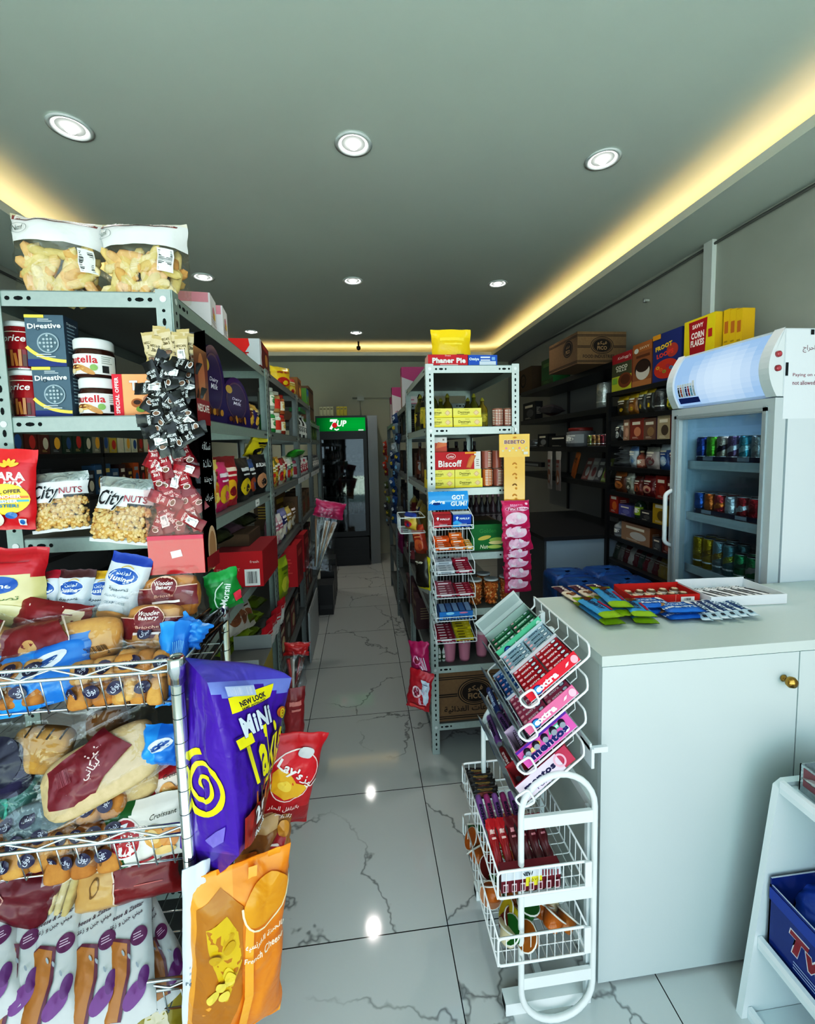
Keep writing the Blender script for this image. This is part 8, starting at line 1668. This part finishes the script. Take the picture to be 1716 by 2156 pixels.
p = on_tray(0, .52, 1.352); thing('display_flap', 'grey raised cardboard flap at the far end of the top tilted tray', 'flap', p, BR.to_euler(), mb=MB().box(-.085, .085, 0, .002, 0, .11, 'a5aaa8', 'paper').box(-.08, .08, -.0004, 0, .07, .1, '8f9694', 'paper'))
gum_tray(1, 1.034, .125, 'd8688c', 'c9ccd0', ext('f0b4c8'), G_P, 'open pink gum carton at the near end of the second tilted tray', n=6, group='pink gum packs on the second tray', lab2='pink gum pack, {} column, {} from the near end of the second tray')
gum_tray(1, 1.165, .12, '3a7ab8', '9aa8b8', ext('a0c4e0'), G_B, 'open blue gum carton on the second tilted tray', n=5, group='blue gum packs on the second tray', lab2='blue gum pack, {} column, {} from the pink ones')
def roll(col, tc, txt='mentos'):
    mb = MB(); k = MB().lathe([(.0085, -.065, col), (.0105, -.055, col), (.0105, .055, col), (.0085, .065, '8a8a94')], 12, 'film'); mb.add(k, Matrix.Rotation(radians(90), 4, 'X'))
    c = CV(mb, lambda u, v, h: Vector(((.0105 + h) * sin(v / .0105), u, (.0105 + h) * cos(v / .0105))), 'film', step=.004); c.text(txt, 0, 0, .0115, tc, w=.075, bold=.05); return mb
def krol(col, tc, txt='mentos'): return Kind(lambda: thing('mint_roll', '', 'mint roll', mb=roll(col, tc, txt)))
K1, K2, K3, K4, K5 = krol('8a5a9a', '1c1440'), krol('a5407a', '2a1440'), krol('24407a', 'c4d4ea'), krol('2a2030', 'b5a4bc'), krol('a01a24', 'f0d9d4', 'Chews')
def ment(f, w, h): f.rect(-w / 2, h * .38, w / 2, h / 2, '5a2a8a'); f.text('mentos', w * .02, -h * .16, h * .38, '161c5c', w=w * .74, bold=.06, outline='f0e4f0'); f.ell(-w * .16, h * .18, w * .07, h * .14, 'e0a03a', n=14); f.ell(-w * .25, h * .1, w * .07, h * .11, 'e6c47a', n=14); f.poly([(w * .08, h * .1), (w * .3, h * .1), (w * .34, h * .34), (w * .12, h * .34)], '5fb08c'); f.rect(w * .14, h * .16, w * .28, h * .28, 'cfe6da'); f.ell(-w * .4, h * .05, w * .06, h * .12, '9ad0d9')
gum_tray(2, 1.034, .08, 'd0589c', 'c9b0c4', ment, None, 'pink mint carton with big dark lettering at the near end of the third tilted tray', h=.06)
def rolls(k, spec):
    for i, (kk, u, y, up, yaw, lab, grp) in enumerate(spec): kk(on_tray(k, u, y, up), (BR @ Matrix.Rotation(radians(yaw), 3, 'Z')).to_euler(), lab, grp)
rolls(2, [(K4, .2 + .16 * i, 1.088, .042, 0, 'dark mint roll standing proud of the pink carton, {} from the low edge'.format(ORD[i]), 'dark mint rolls in the pink carton') for i in range(5)] + [((K1, K2)[i % 2], .08 + .15 * i, 1.19, .012, 4, 'purple mint roll behind the pink carton, {} from the low edge'.format(ORD[i]), 'purple mint rolls on the third tray') for i in range(6)] + [(K3, .08 + .15 * i, 1.325, .012, -3, 'dark blue mint roll at the far end, {} from the low edge'.format(ORD[i]), 'dark blue mint rolls on the third tray') for i in range(6)])
def pure(f, w, h): f.rect(-w / 2, -h / 2, w * .3, h / 2, 'd9c4d4'); f.text('mentos', -w * .1, h * .08, h * .34, '1a1440', w=w * .6, bold=.05); f.text('PURE', -w * .1, -h * .28, h * .24, '5a4a6a', w=w * .28); f.ell(w * .3, h * .05, w * .1, h * .4, 'e0a0b4', inner=.7, n=18)
gum_tray(3, 1.034, .07, 'b03a54', 'a8343c', pure, None, 'white and pink mint carton at the near end of the lowest tilted tray', h=.055)
rolls(3, [(K5, .08 + .15 * i, 1.16, .012, 3, 'red chew roll behind the white and pink carton, {} from the low edge'.format(ORD[i]), 'red chew rolls on the lowest tray') for i in range(6)] + [((K1, K3)[i % 2], .08 + .15 * i, 1.31, .012, -3, 'mint roll at the far end of the lowest tray, {} from the low edge'.format(ORD[i]), 'mint rolls on the lowest tray') for i in range(6)])
# baskets
BZ0 = .428
mb, f, t, r, l = carton(.165, .026, .062, '6a1a28', '5a1420', '7a2a34'); f.rect(-.0825, .004, .0825, .031, 'cfd6dc'); f.rect(-.015, -.018, .03, .008, 'd9cc3a'); f.text('SAVE', .008, .0, .008, '8a7a1a', w=.03); f.text('NEW', -.01, .018, .012, '2a2c30', w=.03, bold=.05)
for k in range(7): f.rect(-.078 + .0235 * k, -.028, -.064 + .0235 * k, -.004, 'c9a8ac'); f.rect(-.0765 + .0235 * k, -.025, -.0665 + .0235 * k, -.008, '5a1420'); f.rect(.03 + .008 * k, .008, .034 + .008 * k, .026, '7a2430') if k < 6 else None
thing('gum_carton', 'maroon and white carton with a yellow label at the front of the upper basket', 'gum carton', (.418, 1.03, BZ0), RZ(0), mb=mb)
KGR = Kind(lambda: thing('gum_pouch', '', 'gum pouch', mb=generic_bag(.028, .125, .014, '98101c', 'b0202a', None, None, 'd9b4ac', 621))); KGD = Kind(lambda: thing('gum_pouch', '', 'gum pouch', mb=generic_bag(.028, .125, .014, '5a0f1c', '6a1624', None, None, 'c98a8f', 622))); KBL = Kind(lambda: thing('chew_pouch', '', 'chew pouch', mb=generic_bag(.09, .034, .016, '12100f', '1c1917', '8a3a2c', None, 'a5843a', 623)))
for i in range(6): (KGR if i < 2 else KGD)((.35 + .029 * i, 1.055, BZ0 + .012), (radians(-52), 0, radians(4)), '{} gum pouch behind the maroon carton, {} from the aisle'.format('bright red' if i < 2 else 'dark red', ORD[i]), 'red gum pouches in the upper basket')
for i in range(5): ((K1, K2)[i % 2])((.345 + .027 * i, 1.215, BZ0 + .03), (radians(25), 0, radians(2)), 'purple mint roll in the upper basket, {} from the aisle'.format(ORD[i]), 'purple mint rolls in the upper basket')
for i in range(4): KBL((.378, 1.30 + .028 * i, BZ0 + .022), (radians(-40), 0, radians(-2)), 'black chew pouch in the upper basket, {} from the mint rolls'.format(ORD[i]), 'black chew pouches in the upper basket')
thing('divider', 'grey cardboard divider standing in the upper basket', 'divider', (.42, 1.155, BZ0), (radians(-8), 0, 0), mb=MB().box(-.085, .085, 0, .002, 0, .06, '8a8886', 'paper').box(-.08, .08, -.0004, 0, .05, .058, '9a9896', 'paper'))
def jelly(c):
    return [('cup', MB().lathe([(.014, 0, c), (.0165, .004, c), (.021, .03, c)], 16, 'gloss')), ('rim', MB().lathe([(.021, .029, 'd9d6cc'), (.0265, .031, 'e0ddd4'), (.0265, .0325, 'e0ddd4'), (.0245, .0336, c)], 18, 'film'))]
JC = {'orange': 'b5641a', 'green': '1f6a24', 'yellow': 'c9b82a', 'red': '6a1a12', 'pale': 'd9c9a8', 'amber': '9a5a14'}
KJ = {n: Kind(lambda n=n: thing('jelly_cup', '', 'jelly cup', parts=jelly(JC[n]))) for n in JC}
r = random.Random(9); names = ['yellow', 'pale', 'orange', 'green', 'amber', 'red', 'orange', 'amber']
cnt = 0
for j in range(8):
    for i in range(5):
        n = names[(i * 3 + j * 5 + r.randint(0, 1)) % 8]; x = .357 + .041 * i + r.uniform(-.006, .006); y = 1.045 + .046 * j + r.uniform(-.006, .006); lz = .244 + .02 * r.random() + .004 * (j > 3)
        KJ[n]((x, y, lz), (r.uniform(-1.2, 1.2), r.uniform(-.9, .9), r.random() * 6), n + ' jelly cup among the mixed cups heaped in the lower basket', n + ' jelly cups', (1.3, 1.3, 1.2))
# ================================================================== blue carton and silver carton on the white tiered stand
mb = MB(); W2, D2, H2, T2 = .19, .34, .185, .004
for bx in ((-W2 / 2, W2 / 2, -D2 / 2, D2 / 2, 0, .003), (-W2 / 2, -W2 / 2 + T2, -D2 / 2, D2 / 2, .003, H2), (W2 / 2 - T2, W2 / 2, -D2 / 2, D2 / 2, .003, H2 * 1.25), (-W2 / 2, W2 / 2, D2 / 2 - T2, D2 / 2, .003, H2 * 1.1), (-W2 / 2, W2 / 2, -D2 / 2, -D2 / 2 + T2, .003, H2)): mb.box(*bx, '14307a', 'gloss', top='c9ccd4')
l_ = cv_left(mb, -W2 / 2, 0, H2 / 2, 'gloss'); l_.text('Twinz', -.02, -.0, .065, 'd9d4d8', w=.19, bold=.08, shear=.2); l_.text('Twinz', -.02, -.0, .058, '8a2430', w=.185, bold=.05, shear=.2); l_.lines(-.1, -.07, .1, -.045, 'a8b4d4', 3); l_.rect(-D2 / 2, .05, D2 / 2, .085, '1c3f9a')
o = thing('snack_carton', 'open dark blue snack carton on the lower step of the white stand', 'carton', (1.165, .79, .2315), RZ(0), mb=mb)
for k, (y, z, yaw) in enumerate(((.88, .335, 12), (.80, .34, -10), (.72, .335, 8))):
    mb, F, B = pouch(.14, .11, .05, lambda a, b: '1f4fa8' if a < -.2 else 'dfe3e8', seed=631 + k, wr=.010, seal=.06); F.ell(.02, .0, .045, .035, 'c98f4a', rot=.4); F.ell(.025, .005, .03, .022, 'e8d9b0', rot=.4); F.poly([(-.02, .02), (.0, .05), (.03, .055), (.01, .03)], 'eef2f6')
    thing('cake_pouch', 'blue and white cake pouch in the dark blue carton, {} from the counter'.format(ORD[k]), 'cake pouch', (1.165, y, z), (radians(-50), 0, radians(yaw - 60)), 'cake pouches in the dark blue carton', mb=mb)
mb = MB()
for bx in ((-.1, .1, -.2, .2, 0, .002), (-.1, -.097, -.2, .2, .002, .075), (.097, .1, -.2, .2, .002, .075), (-.1, .1, .197, .2, .002, .075), (-.1, .1, -.2, -.197, .002, .075)): mb.box(*bx, 'b9c0c2', 'foil', top='9aa2a4')
cv_left(mb, -.1, 0, .04).rect(-.19, -.02, -.12, .03, '8a5a60'); thing('foil_carton', 'open silver carton on the top of the white stand', 'carton', (1.235, .755, .6845), RZ(0), mb=mb)
mb = MB(); rr = random.Random(2)
for i in range(5):
    p, F, B = pouch(.035, .14, .02, 'd4d8d8', seed=641 + i, wr=.004, m='foil', nu=8, nv=10); F.ell(0, 0, .008, .02, '6a2a34'); thing('foil_stick', 'silver wrapped stick in the silver carton, {} from the counter'.format(ORD[i]), 'foil stick', (1.17 + .07 , .90 - .055 * i, .695), (radians(-70), 0, radians(85)), 'silver sticks in the silver carton', mb=p)
